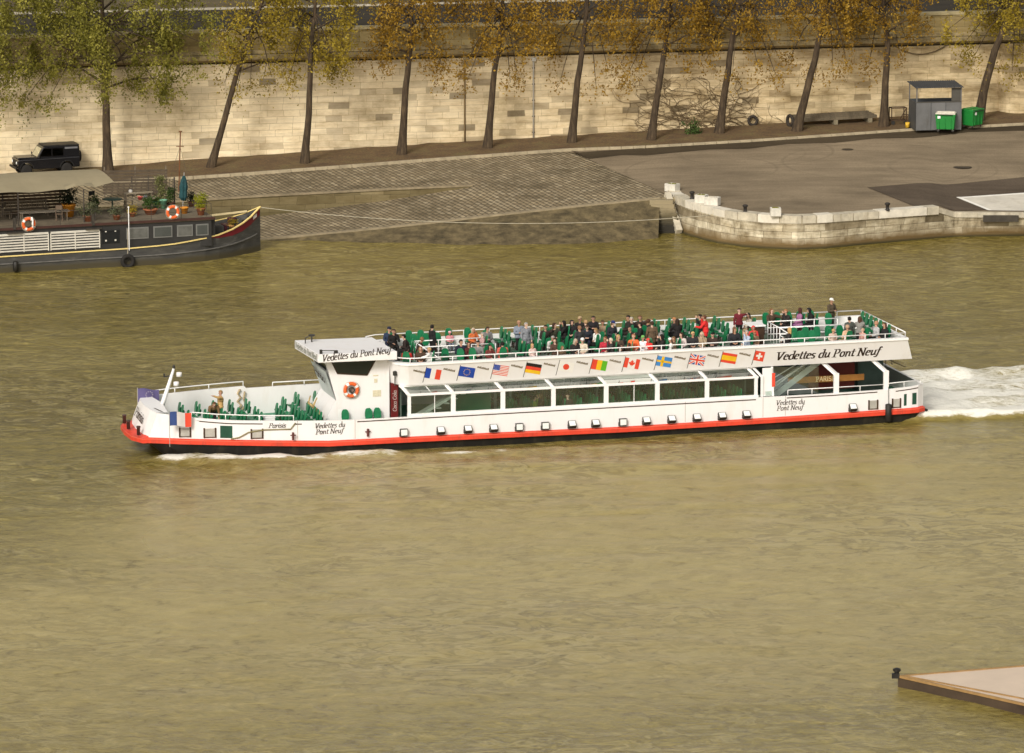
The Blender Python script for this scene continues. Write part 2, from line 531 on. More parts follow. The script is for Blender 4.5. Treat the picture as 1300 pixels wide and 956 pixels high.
def asphalt_material(name, c, rings=()):
    m, t, b = nt(name)
    v = coords(t, 'World')
    n1 = noise_tex(t, v, .12, 5, .62)
    n2 = noise_tex(t, coords(t, 'World', scale=(.5, 2.2, 1), rot=(0, 0, R(-12))), .35, 5, .7)
    n3 = noise_tex(t, v, 9.0, 3, .7)
    cc = ramp(t, [(.3, tuple(x * .72 for x in c)), (.5, c), (.72, tuple(min(1, x * 1.22) for x in c))], n1)
    cc = mixc(t, 1.0, cc, ramp(t, [(.3, (.75, .74, .72)), (.7, (1.15, 1.14, 1.1))], n2), 'MULTIPLY')
    cc = mixc(t, 1.0, cc, ramp(t, [(.25, (.8, .8, .8)), (.75, (1.2, 1.2, 1.2))], n3), 'MULTIPLY')
    if rings:
        g = N(t, 'ShaderNodeNewGeometry')
        for (x, y, r) in rings:
            d = N(t, 'ShaderNodeVectorMath', operation='DISTANCE')
            s = N(t, 'ShaderNodeVectorMath', operation='MULTIPLY')
            s.inputs[1].default_value = (1, 1, 0)
            t.links.new(g.outputs['Position'], s.inputs[0])
            t.links.new(s.outputs[0], d.inputs[0])
            d.inputs[1].default_value = (x, y, 0)
            k = mth(t, 'SUBTRACT', 1.0, mth(t, 'MULTIPLY', mth(t, 'ABSOLUTE', mth(t, 'SUBTRACT', d.outputs['Value'], r)), 6.0), True)
            k = mth(t, 'MULTIPLY', k, mth(t, 'MULTIPLY', mth(t, 'SUBTRACT', n1, .38), 3.2, True), True)
            cc = mixc(t, mth(t, 'MULTIPLY', k, .28), cc, (.05, .042, .03))
    t.links.new(cc, b.inputs['Base Color'])
    b.inputs['Roughness'].default_value = .85
    b.inputs['Specular IOR Level'].default_value = .08
    bump(t, b, n3, .25, .02)
    return m
ASPHALT = asphalt_material('worn quay asphalt', (.245, .195, .135), [(15.5, 314.5, 4.2), (16.3, 315.2, 5.3), (28.5, 309.5, 3.6), (24.5, 311, 6.5), (12.5, 309, 5.0), (29.4, 309.0, 4.4)])
ASPHALT_DARK = asphalt_material('fresh dark asphalt', (.105, .082, .062))
ASPHALT_WET = asphalt_material('gutter asphalt', (.075, .058, .038))
ROADTOP = asphalt_material('street asphalt', (.042, .035, .026))
PAVETOP = asphalt_material('street pavement', (.12, .095, .055))
SLAB = M('pale concrete', (.60, .56, .48), .85, .14, .7, .2, dirt=((.40, .35, .26), .6))
SLABW = M('white line paint', (.80, .77, .70), .8, .1, 2)

def soil_material():
    m, t, b = nt('brown soil with leaf litter')
    v = coords(t, 'World')
    n1 = noise_tex(t, v, .7, 6, .7)
    n2 = noise_tex(t, v, 7.0, 4, .75)
    cc = ramp(t, [(.3, (.085, .05, .022)), (.5, (.13, .08, .034)), (.72, (.15, .12, .045))], n1)
    cc = mixc(t, 1.0, cc, ramp(t, [(.3, (.6, .6, .6)), (.55, (1, 1, 1)), (.72, (1.7, 1.45, .9))], n2), 'MULTIPLY')
    t.links.new(cc, b.inputs['Base Color'])
    b.inputs['Roughness'].default_value = .95
    bump(t, b, n2, .6, .05)
    return m
SOIL = soil_material()

# ================================================================== the quay wall frame: s along the wall, off towards the street
WA = on_z(0, 222, 1.4)
WPSI = math.atan2(*(lambda d: (d.y, d.x))(on_z(1280, 147, 3.4) - WA))
WE = Vector((math.cos(WPSI), math.sin(WPSI), 0))
WN = Vector((-WE.y, WE.x, 0))
def wall_pt(s, off, z): return Vector((WA.x, WA.y, 0)) + WE * s + WN * off + Vector((0, 0, z))
def wall_s(p): return (p.x - WA.x) * WE.x + (p.y - WA.y) * WE.y
ZG = [(-60, .9), (-20, 1.0), (0, 1.4), (22, 2.35), (47, 3.09), (66, 3.6), (110, 4.2)]
def zg(s): return interp(ZG, s)
def on_ground(px, py, dz=0.0):
    z = 2.0
    for _ in range(8):
        p = on_z(px, py, z)
        z = zg(wall_s(p)) + dz
    return p
def on_wall(px, py, off=0.0):
    r = ray(px, py)
    t = (off + WA.x * WN.x + WA.y * WN.y) / (r.x * WN.x + r.y * WN.y)
    return Vector((r.x * t, r.y * t, H + r.z * t))

# ------------------------------------------------------------------ water
BP1, BP2 = on_z(1175, 524, .45), on_z(400, 568, .45)
PSI = math.atan2(BP2.y - BP1.y, BP2.x - BP1.x)
EU = Vector((math.cos(PSI), math.sin(PSI), 0))
EV = Vector((EU.y, -EU.x, 0))
HB = 3.5
BO = Vector((BP1.x, BP1.y, 0)) + EV * HB
def uv_of(p):
    d = Vector((p[0] - BO.x, p[1] - BO.y, 0))
    return d.dot(EU), d.dot(EV)
def boat_world(u, v, w): return BO + EU * u + EV * v + Vector((0, 0, w))
def boat_on_w(px, py, w):
    p = on_z(px, py, w)
    return uv_of(p)
def boat_on_v(px, py, v):
    r = ray(px, py)
    t = (v + BO.dot(EV)) / r.dot(EV)
    p = Vector((r.x * t, r.y * t, H + r.z * t))
    return (p - BO).dot(EU), p.z

def sstep(a, b, x):
    t = max(0.0, min(1.0, (x - a) / (b - a)))
    return t * t * (3 - 2 * t)

def water_fields(x, y):
    u, v = uv_of((x, y))
    q = Vector((x, y, 0))
    n = noise.noise
    # height of wind waves
    a = WPSI
    xs = x * math.cos(a) + y * math.sin(a)
    ys = -x * math.sin(a) + y * math.cos(a)
    h = .055 * n(Vector((xs * .22, ys * .55, 0))) + .035 * n(Vector((xs * .55 + 9, ys * 1.3, 3)))
    foam = 0.0
    # turbulent wake astern
    if u < 1.0:
        d = -u + .5
        vn, vf = -3.3 - .10 * d, 3.2 + min(5.5, 1.7 * d)
        edge = sstep(vn - .25, vn + .35, v + .4 * n(q * .8)) * (1 - sstep(vf - .6, vf + 1.0, v + 1.2 * n(q * .45)))
        near = math.exp(-d / 26.0)
        mid = max(0.12, .68 + .62 * n(Vector((u * .30, v * .65, 5))))
        rim = 1.0 if v < vn + 1.2 else mid
        foam = max(foam, .98 * edge * near * (.56 + .44 * rim))
        h += edge * near * (.30 * n(Vector((u * .5, v * .8, 1))) + .16 * n(Vector((u * 1.3, v * 1.5, 7))) + .06)
        h += .40 * edge * math.exp(-((v - vn - .5) / .7) ** 2) * near
        h += .65 * math.exp(-((v - vf + .8) / 1.0) ** 2) * near * (.6 + .6 * n(q * .7))
    # bow wave and the foam line sliding along the near side
    hb = interp([(0, 3.3), (31.5, 3.45), (36, 3.0), (40, 2.0), (42, .6)], u)
    for side in (-1, 1):
        dist = side * v - hb
        if 28 < u < 41.5 and -0.8 < dist < 3.5:
            k = sstep(41.2, 39.2, u) * sstep(25.5, 30, u)
            off = (40.5 - u) * .065
            g = math.exp(-((dist - off * .7 - .35) / (.62 + .04 * (40.5 - u))) ** 2)
            foam = max(foam, .80 * k * g * (.85 + .65 * n(Vector((u * .8, v * 1.4, 4)))))
            h += k * math.exp(-((dist - off * .7 - .2) / .8) ** 2) * (.20 + .22 * n(Vector((u * .9, v * 1.5, 8))))
        if 2 < u < 31 and -0.5 < dist < 4.5:
            off = 1.0 + (31 - u) * .085
            k = sstep(0, 8, u) * (.55 + .6 * n(Vector((u * .22, 3, side))))
            foam = max(foam, .85 * k * math.exp(-((dist - off) / .5) ** 2) * (.6 + .9 * n(q * .9)))
            foam = max(foam, .30 * k * math.exp(-((dist - .1) / .35) ** 2))
            h += .10 * math.exp(-((dist - off) / .9) ** 2)
    # spreading wake crests
    for side in (-1, 1):
        dist = side * v - hb
        if dist > 0 and u < 38:
            w = (dist - (39 - u) * .28)
            h += .12 * math.exp(-(w / 1.4) ** 2) * math.exp(-dist / 16)
            h += .06 * math.sin(w * 1.5) * math.exp(-abs(w) / 5) * math.exp(-dist / 20)
            if abs(w) < 1.5: foam = max(foam, .30 * math.exp(-(w / .5) ** 2) * max(0, n(q * .5) + .1) * 1.6)
    calm = sstep(-3.0, -11.0, v + 2.5 * n(q * .09)) * sstep(50, 32, u + .5 * (v + 4) + 6 * n(q * .07)) * (1 - .5 * sstep(8, -6, u)) * sstep(-75, -30, v)
    calm = max(0.0, min(1.0, calm + .35 * n(Vector((x * .06, y * .12, 2))) * sstep(-4, -9, v)))
    # small whitecaps left of the bow
    c = n(Vector((xs * .35, ys * 1.1, 11)))
    if c > .62 and v > 4: foam = max(foam, (c - .62) * 1.6)
    return h, max(0.0, min(1.2, foam)), calm

def make_water():
    x0, x1, y0, y1 = -62.0, 62.0, 150.0, 312.0
    me = bpy.data.meshes.new('water')
    xs = np.arange(x0, x1 + .01, .5)
    ys = list(np.arange(y0, 215, .8)) + list(np.arange(215, 262, .32)) + list(np.arange(262, y1 + .1, .6))
    nx, ny = len(xs), len(ys)
    V, fo, ca = [], [], []
    for y in ys:
        for x in xs:
            h, f, c = water_fields(x, y)
            e = min(1, (x - x0) / 4, (x1 - x) / 4, (y - y0) / 6, (y1 - y) / 4)
            V.append((x, y, h * max(0, e)))
            fo.append(f)
            ca.append(c)
    Fc = []
    for j in range(ny - 1):
        for i in range(nx - 1):
            a = j * nx + i
            Fc.append((a, a + 1, a + nx + 1, a + nx))
    b = len(V)
    yl = ys[-1]
    X = [-1800, x0, xs[-1], 1800]
    Y = [-300, y0, yl, 330]
    for j in range(4):
        for i in range(4):
            V.append((X[i], Y[j], 0))
            fo.append(0); ca.append(.3)
    for j in range(3):
        for i in range(3):
            if (i, j) == (1, 1): continue
            a = b + j * 4 + i
            Fc.append((a, a + 1, a + 5, a + 4))
    me.from_pydata(V, [], Fc)
    for nm, dat in (('foam', fo), ('calm', ca)):
        at = me.attributes.new(nm, 'FLOAT', 'POINT')
        at.data.foreach_set('value', dat)
    me.polygons.foreach_set('use_smooth', [True] * len(me.polygons))
    m, t, bs = nt('muddy river water')
    af = N(t, 'ShaderNodeAttribute', attribute_name='foam').outputs['Fac']
    ac = N(t, 'ShaderNodeAttribute', attribute_name='calm').outputs['Fac']
    vw = coords(t, 'World', scale=(.95, 1.0, 1), rot=(0, 0, R(-14)))
    vw2 = coords(t, 'World', scale=(.85, 1.1, 1), rot=(0, 0, R(16)))
    n1 = noise_tex(t, vw, .75, 5, .6, .5)
    n2a = noise_tex(t, vw2, .92, 6, .64, 1.1)
    n2b = noise_tex(t, vw, 2.7, 4, .6, .8)
    n2 = mth(t, 'ADD', mth(t, 'MULTIPLY', n2a, .85), mth(t, 'SUBTRACT', mth(t, 'MULTIPLY', n2b, .34), .095))
    n3 = noise_tex(t, vw, 6.0, 4, .6, .5)
    big = noise_tex(t, coords(t, 'World', scale=(.5, 1.6, 1)), .045, 4, .6, .6)
    mud = ramp(t, [(.32, (.170, .130, .025)), (.5, (.202, .158, .036)), (.68, (.245, .195, .056))], big)
    wv = ramp(t, [(.33, (.62, .58, .42)), (.48, (.93, .93, .90)), (.57, (1.08, 1.08, 1.06)), (.65, (1.45, 1.47, 1.75)), (.74, (2.0, 2.1, 3.0))], n2)  # crest highlights and dark troughs painted into the water colour
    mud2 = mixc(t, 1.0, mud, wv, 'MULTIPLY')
    calmc = ramp(t, [(.3, (.328, .252, .080)), (.7, (.378, .302, .107))], n1)
    calmc = mixc(t, 1.0, calmc, ramp(t, [(.30, (.55, .52, .38)), (.42, (.93, .93, .92)), (.52, (1, 1, 1)), (.7, (1.16, 1.16, 1.2))], n2), 'MULTIPLY')  # weaker crest highlights and troughs painted into the calm tone
    colr = mixc(t, ac, mud2, calmc)
    # thin dark creases with highlights beside them painted into the colour, stronger in patches
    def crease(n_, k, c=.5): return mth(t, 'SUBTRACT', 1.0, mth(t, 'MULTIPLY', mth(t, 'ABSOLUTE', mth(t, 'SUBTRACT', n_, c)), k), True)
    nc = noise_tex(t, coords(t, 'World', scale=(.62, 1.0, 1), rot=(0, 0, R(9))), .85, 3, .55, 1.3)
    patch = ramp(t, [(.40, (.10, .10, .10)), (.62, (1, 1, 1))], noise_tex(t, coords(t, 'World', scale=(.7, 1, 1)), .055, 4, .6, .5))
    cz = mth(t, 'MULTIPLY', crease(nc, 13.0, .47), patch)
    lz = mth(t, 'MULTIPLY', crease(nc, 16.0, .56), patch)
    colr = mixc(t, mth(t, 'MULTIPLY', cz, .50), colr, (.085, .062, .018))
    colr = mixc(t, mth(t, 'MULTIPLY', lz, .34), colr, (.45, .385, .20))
    # foam: broken up by two scales of noise
    fn = noise_tex(t, coords(t, 'World', scale=(.7, 1.5, 1)), 1.7, 8, .72, 1.2)
    fn2 = noise_tex(t, coords(t, 'World', scale=(.6, 1.2, 1)), 6.0, 6, .75, .6)
    fk = mth(t, 'ADD', mth(t, 'MULTIPLY', fn, .65), mth(t, 'MULTIPLY', fn2, .35))
    fm = mth(t, 'MULTIPLY', mth(t, 'SUBTRACT', mth(t, 'ADD', mth(t, 'MULTIPLY', af, .80), fk), .84), 5.0, True)
    soft = mth(t, 'MULTIPLY', af, .55, True)
    colr = mixc(t, soft, colr, (.50, .43, .24))
    colr = mixc(t, fm, colr, (.83, .81, .73))
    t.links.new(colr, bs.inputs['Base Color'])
    rg = mth(t, 'ADD', .16, mth(t, 'MULTIPLY', mth(t, 'ADD', fm, mth(t, 'MULTIPLY', ac, .25)), .5), True)
    t.links.new(rg, bs.inputs['Roughness'])
    bs.inputs['IOR'].default_value = 1.33
    bs.inputs['Specular IOR Level'].default_value = .32
    hgt = mth(t, 'ADD', mth(t, 'MULTIPLY', n1, .9), mth(t, 'ADD', mth(t, 'MULTIPLY', n2, .55), mth(t, 'MULTIPLY', n3, .10)))
    hgt = mth(t, 'ADD', mth(t, 'MULTIPLY', hgt, mth(t, 'SUBTRACT', 1.0, mth(t, 'MULTIPLY', ac, .72))), mth(t, 'MULTIPLY', mth(t, 'MULTIPLY', fk, af), .8))
    bump(t, bs, hgt, .55, .30)
    me.materials.append(m)
    o = bpy.data.objects.new('water', me)
    col.objects.link(o)
    tag(o, kind='structure')
make_water()

# ------------------------------------------------------------------ retaining wall of the street
WROOT = empty('quay_wall', wall_pt(0, 0, 0), WPSI)
tag(WROOT, 'tall pale limestone embankment wall with dark cornice and lichened parapet behind the trees', 'wall')
S0, S1 = -110, 200
b = MB()
b.box(((S0 + S1) / 2, .6, 4.3), (S1 - S0, 1.2, 8.6))
b.build('wall_face', WALLSTONE, WROOT)
b = MB()   # two-step moulding
b.prism([(S0, -.02, 8.60), (S0, -.16, 8.66), (S0, -.42, 8.80), (S0, -.46, 9.05), (S0, -.30, 9.10), (S0, .9, 9.10), (S0, .9, 8.6)], (0, 0, 0), (S1 - S0, 0, 0))
b.prism([(S0, .0, 9.103), (S0, -.12, 9.14), (S0, -.12, 9.30), (S0, .02, 9.36), (S0, .9, 9.36)], (0, 0, 0), (S1 - S0, 0, 0))
b.build('cornice', CORNICE, WROOT)
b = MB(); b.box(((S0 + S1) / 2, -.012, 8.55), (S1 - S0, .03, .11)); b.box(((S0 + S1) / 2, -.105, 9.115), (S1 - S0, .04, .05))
b.build('shadow_joint', M('black mossy shadow line', (.035, .026, .012), .95, .6, .7), WROOT)  # dark strips painting the shadow gaps under the cornice steps, with moss
b = MB()
b.box(((S0 + S1) / 2, .45, 9.98), (S1 - S0, .55, 1.25))
b.build('parapet', PARAPET, WROOT)
b = MB()
x = S0
while x < S1:
    L = rnd.uniform(1.5, 2.2)
    b.box((x + L / 2, .45, 10.70), (L - .02, .72, .19 + rnd.uniform(-.01, .01)))
    x += L
b.build('coping', M('lichened coping stone', (.40, .335, .19), .9, .3, 1.2, .4), WROOT)
# half-round pier at the end of the wall in view
_pp = on_wall(1296, 150)
sp = wall_s(_pp) + .4
b = MB()
arcp = [(sp + 2.1 * math.cos(a), -1.2 * math.sin(a)) for a in [PI * k / 16 for k in range(17)]]
b.prism([(p[0], p[1] - .003, 0) for p in arcp], (0, 0, 1.5), (0, 0, 8.56))
b.build('round_pier', WALLSTONE, WROOT)

# ------------------------------------------------------------------ street on top
def strip(name, o0, o1, z, mat, kind='structure', s0=S0 - 350, s1=S1 + 350):
    b = MB()
    b.poly([wall_pt(s0, o0, z), wall_pt(s1, o0, z), wall_pt(s1, o1, z), wall_pt(s0, o1, z)])
    o = b.build(name, mat)
    tag(o, kind=kind)
    return o
_k = on_z(500, 7, 9.6)
KO = (_k.x - WA.x) * WN.x + (_k.y - WA.y) * WN.y
strip('street', .73, KO, 9.60, ROADTOP)
b = MB()
b.box((0, 0, 9.62), (S1 - S0 + 200, .3, .22))
o = b.build('street_kerb', M('street kerb stone', (.42, .38, .30), .9, .2, 2))
o.location = wall_pt(30, KO + .15, 0); o.rotation_euler = (0, 0, WPSI)
tag(o, kind='structure')
strip('pavement', KO + .3, KO + 6, 9.72, PAVETOP)
strip('ground', KO + 6, 1400, 9.715, PAVETOP, s0=-1800, s1=1800)

# ------------------------------------------------------------------ quay surfaces
def PZ(l): return [on_z(*q) for q in l]
kerb_px = [(-420, 257), (-200, 247), (0, 237), (240, 225.5), (300, 221.5), (440, 211), (576, 200.5), (722, 190)]
kerb_px2 = [(722, 190), (820, 186.5), (950, 179), (1060, 171.5), (1160, 164.5), (1225, 161.5), (1300, 157.5), (1500, 147), (1700, 137)]
KL = [on_ground(x, y, -.12) for x, y in kerb_px]
KR = [on_ground(x, y, -.12) for x, y in kerb_px2]
KR.append(KR[-1] + WE * 55)
kall = resample(KL[:-1] + KR, 160)
b = MB()
b.loft(kall, [wall_pt(wall_s(p), -.02, zg(wall_s(p)) + .03) for p in kall], 4)
for i, v in enumerate(b.v):
    if i >= 160: b.v[i] = (v[0], v[1], v[2] + .10 * noise.noise(Vector(v) * .8) + .05)
o = b.build('planting_strip', SOIL, smooth=True)
tag(o, kind='structure')
soil_bvh = BVHTree.FromPolygons([Vector(v) for v in b.v], b.f)
# kerb stones
b = MB()
cuts = resample(KL[:-1] + KR, 210)
for p, q in zip(cuts, cuts[1:]):
    d = (q - p).normalized()
    n = Vector((d.y, -d.x, 0))
    if not (1163 < CX + F * p.x / (p.y * _c + (H - p.z) * _s) < 1222):
        b.bar(p + d * .01 + n * .14 + Vector((0, 0, -.02)), q - d * .01 + n * .14 + Vector((0, 0, -.02)), .28, .26)
o = b.build('kerb', KERB, bevel=.02)
tag(o, kind='structure')
# cobbled path on the upper level and down to the asphalt
low_top = PZ([(-420, 293, .9), (0, 271, 1.12), (240, 256, 1.3), (330, 250, 1.5), (490, 241.5, 1.72), (600, 236.5, 1.92), (720, 240, 2.0), (846, 247, 2.06)])
b = MB()
off = [p + Vector((0, 0, -.06)) for p in resample(KL, 60)]
low_r = resample(low_top[5:], 24)
b.loft(off, resample(low_top[:6], 37)[:-1] + low_r, 10)
o = b.build('cobbled_path', COBBLE, smooth=True)
tag(o, kind='structure')
# low retaining wall below the path
lw_t = low_top[:6]
lw_b = [Vector((p.x, p.y - .15, z)) for p, z in zip(lw_t, (-.6, -.6, -.5, .22, 1.05, 1.90))]
b = MB()
t_, b_ = resample(lw_t, 40), resample(lw_b, 40)
b.loft(t_, b_, 3)
o = b.build('low_wall', REVET)
tag(o, 'low mossy retaining wall between the cobbled path and the slip beside the barge bow', 'retaining wall')
b = MB()
for p, q in zip(t_, t_[1:]):
    b.bar(p + Vector((0, .12, .05)), q + Vector((0, .12, .05)), .42, .12)
c_ = b.build('coping', M('mossy coping', (.25, .20, .125), .9, .35, 1.5, .4), o, bevel=.015)
# slip
slip_edge = PZ([(322, 306, -.05), (385, 300, .2), (470, 292, .5), (555, 283, .85), (640, 273, 1.25), (740, 262, 1.62), (838, 252.5, 1.98)])
slip_top = [lw_b[3] + Vector((-1.0, 0, -.3)), lw_b[3] + Vector((0, 0, .02)), lw_b[4], lw_b[5]]
b = MB()
b.loft(resample(slip_top, 27)[:-1] + [p + Vector((0, .03, .003)) for p in low_r], resample(slip_edge, 50), 8)
o = b.build('cobbled_slip', COBBLE, smooth=True)
tag(o, kind='structure')
# stone revetment sloping into the river
rev_b = PZ([(318, 308, -.1), (385, 307.5, 0), (470, 310, 0), (560, 312.5, 0), (640, 313.5, 0), (760, 310.5, 0), (835, 304, 0)])
rev_b = [p + Vector((0, -.4, -.35)) for p in rev_b]
b = MB()
e_, r_ = resample(slip_edge, 50), resample(rev_b, 50)
b.loft(e_, r_, 6)
for i, v in enumerate(b.v):
    if 50 <= i: b.v[i] = (v[0], v[1] + .25 * noise.noise(Vector(v) * .5), v[2] + .08 * noise.noise(Vector(v) * .9))
o = b.build('revetment', REVET2, smooth=True)
tag(o, 'sloping dark stone revetment between the cobbled slip and the river', 'revetment')
b = MB()
for p, q in zip(e_, e_[1:]):
    b.bar(p + Vector((0, .18, .03)), q + Vector((0, .18, .03)), .45, .14)
b.build('edging', M('worn edging stone', (.27, .22, .14), .9, .3, 1.2, .4), o, bevel=.02)

# ------------------------------------------------------------------ quay of pale blocks
qt = PZ([(846, 240, 2.15), (851, 246, 2.1), (861, 252, 2.06), (880, 258.5, 2.05), (901, 264, 2.05), (931, 270.5, 2.05), (968, 274.5, 2.05), (1012, 276, 2.05),
         (1049, 274.5, 2.05), (1100, 270.5, 2.05), (1192, 264, 2.05), (1212, 270, 1.62), (1300, 270.5, 1.55), (1700, 262, 1.4)])
qw = PZ([(862, 294, 0), (866, 297, 0), (878, 301, 0), (895, 305.5, 0), (915, 310, 0), (942, 313, 0), (972, 315.3, 0), (1012, 317, 0), (1050, 315, 0),
         (1102, 309.5, 0), (1192, 302, 0), (1212, 300.8, 0), (1300, 298.5, 0), (1700, 280, 0)])
qw = [p + Vector((0, 0, -.6)) for p in qw]
qt.append(qt[-1] + WE * 55); qw.append(qw[-1] + WE * 55)
qi = []
for i, p in enumerate(qt):
    a, c = qt[max(0, i - 1)], qt[min(len(qt) - 1, i + 1)]
    d = (c - a); d.z = 0; d.normalize()
    n = Vector((-d.y, d.x, 0))
    qi.append(p + n * (.75 if i < 11 else .3) + Vector((0, 0, .0)))
def dense(pts, k=6):
    out = []
    for a, c in zip(pts, pts[1:]):
        for j in range(k): out.append(Vector(a).lerp(Vector(c), j / k))
    return out + [Vector(pts[-1])]
QT, QW, QI = dense(qt), dense(qw), dense(qi)
QROOT = empty('quay_edge', qt[7])
tag(QROOT, 'rounded river quay of pale weathered stone blocks at the edge of the asphalt', 'quay wall')
def rel(b, root):
    o = root.matrix_world.translation if False else Vector(root.location)
    b.v = [tuple(Vector(v) - o) for v in b.v]
    return b
# the face gets coordinates along its own length so that the courses follow the curve
b = MB(); b.loft(QT, QW, 5)
o = rel(b, QROOT).build('wall_face', QUAYSTONE, QROOT, smooth=False)
# loose coping blocks, some lighter than others
COP2 = M('bleached coping stone', (.66, .61, .51), .9, .15, 1.5, .3)
b = MB()
k = 0
i = 0
while i < 10 * 6:
    n = rnd.choice((3, 4, 5))
    j = min(i + n, 60)
    A = [QT[q] for q in range(i, j + 1)]
    Bq = [QI[q] for q in range(i, j + 1)]
    gap = .03
    up = Vector((0, 0, rnd.uniform(.05, .12)))
    A2 = [A[0].lerp(A[-1], gap / max(.1, (A[0] - A[-1]).length))] + A[1:-1] + [A[-1].lerp(A[0], gap / max(.1, (A[0] - A[-1]).length))]
    for p in range(len(A2) - 1):
        a0, a1, b0, b1 = A2[p], A2[p + 1], Bq[p], Bq[p + 1]
        oa = (a0 - b0).normalized() * .05
        dn = Vector((0, 0, -.40))
        mt = 1 if (k % 3 == 1 or 3 < k < 7) else 0
        b.add([a0 + oa + up, a1 + oa + up, b1 + up, b0 + up, a0 + oa + dn, a1 + oa + dn, b1 + dn, b0 + dn], [[0, 1, 2, 3], [0, 4, 5, 1], [0, 3, 7, 4], [1, 5, 6, 2], [2, 6, 7, 3]], mt)
    i = j
    k += 1
o = rel(b, QROOT).build('coping', [COPING, COP2], QROOT)
b = MB()
for p, q, pi, qi_ in zip(QT[60:], QT[61:], QI[60:], QI[61:]):
    b.add([p + Vector((0, -.03, .03)), q + Vector((0, -.03, .03)), qi_ + Vector((0, 0, .03)), pi + Vector((0, 0, .03)), p + Vector((0, -.03, -.3)), q + Vector((0, -.03, -.3))], [[0, 1, 2, 3], [0, 4, 5, 1]])
rel(b, QROOT).build('lower_coping', COPING, QROOT)
b = MB()
p0, p1 = qt[11] + Vector((5.2, .08, -.22)), qt[11] + Vector((7.0, .2, -.22))
pa, pb = on_z(1248, 272, 1.5), on_z(1293, 272, 1.5)
b.box(((pa + pb) / 2 + Vector((0, -.12, -.26))), ((pb - pa).length, .10, .42), rz=math.atan2((pb - pa).y, (pb - pa).x))
rel(b, QROOT).build('rubber_buffer', M('black rubber', (.05, .042, .032), .8, .3, 2), QROOT)

b = MB()
nP = 110
PK = [p + Vector((0, 0, -.05)) for p in resample(KR, nP)]
PI_ = [p + Vector((0, 0, .004)) for p in resample([low_top[7] + Vector((-.05, .3, 0))] + qi[1:], nP)]
b.loft(PK, PI_, 24)
o = b.build('quay_pavement', ASPHALT, smooth=True)
tag(o, kind='structure')
pave_bvh = BVHTree.FromPolygons([Vector(v) for v in b.v], b.f)
cob_faces = []
def pave_hit(px, py):
    r = ray(px, py).normalized()
    h = pave_bvh.ray_cast(Vector((0, 0, H)), r)
    return h[0] if h[0] is not None else on_ground(px, py)
def drape(name, pxs, mat, lift, n=14, kind='structure', border=None):
    """a thin sheet laid over the pavement: corners given as surveyed points, z taken from the pavement below"""
    c = [pave_hit(*q) for q in pxs]
    bm = bmesh.new()
    vs = [bm.verts.new(p) for p in c]
    bm.faces.new(vs)
    bmesh.ops.triangulate(bm, faces=bm.faces)
    for _ in range(7):
        bmesh.ops.subdivide_edges(bm, edges=[e for e in bm.edges if e.calc_length() > .7], cuts=1)
        bmesh.ops.triangulate(bm, faces=[f for f in bm.faces if len(f.verts) > 3])
    for v in bm.verts:
        h = pave_bvh.ray_cast(Vector((v.co.x, v.co.y, 40)), Vector((0, 0, -1)))
        if h[0] is not None: v.co.z = h[0].z + lift
    me = bpy.data.meshes.new(name)
    bmesh.ops.recalc_face_normals(bm, faces=bm.faces)
    bm.to_mesh(me); bm.free()
    me.materials.append(mat)
    o = bpy.data.objects.new(name, me)
    col.objects.link(o)
    tag(o, kind=kind)
    return o
drape('asphalt_patch', [(1101, 238.5), (1300, 225.5), (1500, 214), (1500, 235), (1300, 246.5), (1216, 251.5), (1254, 267), (1212, 267.8), (1192, 261.5), (1160, 262)], ASPHALT_DARK, .035)
drape('concrete_slab', [(1214, 251.5), (1300, 246), (1500, 234), (1500, 265), (1300, 268.5), (1255, 268)], SLAB, .050)
drape('slab_line', [(1214, 251.3), (1219, 251.0), (1260, 268.0), (1254, 267.9)], SLABW, .060)
drape('slab_line', [(1214, 251.3), (1300, 245.7), (1500, 233.7), (1500, 235.4), (1300, 247.4), (1218, 252.7)], SLABW, .058)
drape('gutter', [(724, 190.6), (820, 188), (950, 180.8), (1060, 173.4), (1160, 166.4), (1300, 159.4), (1500, 149), (1500, 155), (1300, 166), (1230, 168), (1160, 175.5), (1110, 176), (1060, 181.5), (1000, 183), (950, 189), (900, 190), (820, 197.5), (790, 197), (748, 202)], ASPHALT_WET, .020)
for (x, y, rx, lab) in ((1222, 212.5, .62, 'dark oval drain cover in the asphalt below the bins'), (1076, 189.8, .4, 'small dark drain cover near the kerb in front of the timber beams'), (739, 236, .45, None), (768, 243, .5, None)):
    if lab is None:
        continue
    c = pave_hit(x, y)
    b = MB(); b.lathe([(rx, 0), (rx, .012), (rx * .9, .016), (0.01, .016)], (0, 0, 0), 20)
    o = b.build('drain_cover', M('cast iron cover', (.05, .038, .024), .8, .3, 4))
    o.location = c + Vector((0, 0, .008)); tag(o, lab, 'drain cover')

# stairs down to the river
STN, _t, _b = nt('stair stone')
_n = noise_tex(_t, coords(_t, 'World'), 2.0, 5, .7)
_sx = N(_t, 'ShaderNodeSeparateXYZ'); _t.links.new(N(_t, 'ShaderNodeNewGeometry').outputs['Position'], _sx.inputs[0])
_k = mth(_t, 'MULTIPLY', mth(_t, 'SUBTRACT', mth(_t, 'ADD', _sx.outputs[2], mth(_t, 'MULTIPLY', _n, .6)), .75), .9, True)
_t.links.new(ramp(_t, [(0, (.022, .018, .010)), (.5, (.10, .08, .04)), (1, (.27, .22, .13))], _k), _b.inputs['Base Color'])  # darkens downwards: wet stone, and shadow on the steps painted in
_b.inputs['Roughness'].default_value = .85
STROOT = empty('river_steps', on_z(836, 254, 1.9))
tag(STROOT, 'narrow dark stone steps going down to the water beside the rounded quay end', 'steps')
b = MB()
tp, bp = on_z(838, 253.5, 1.98), on_z(852, 298, -.1)
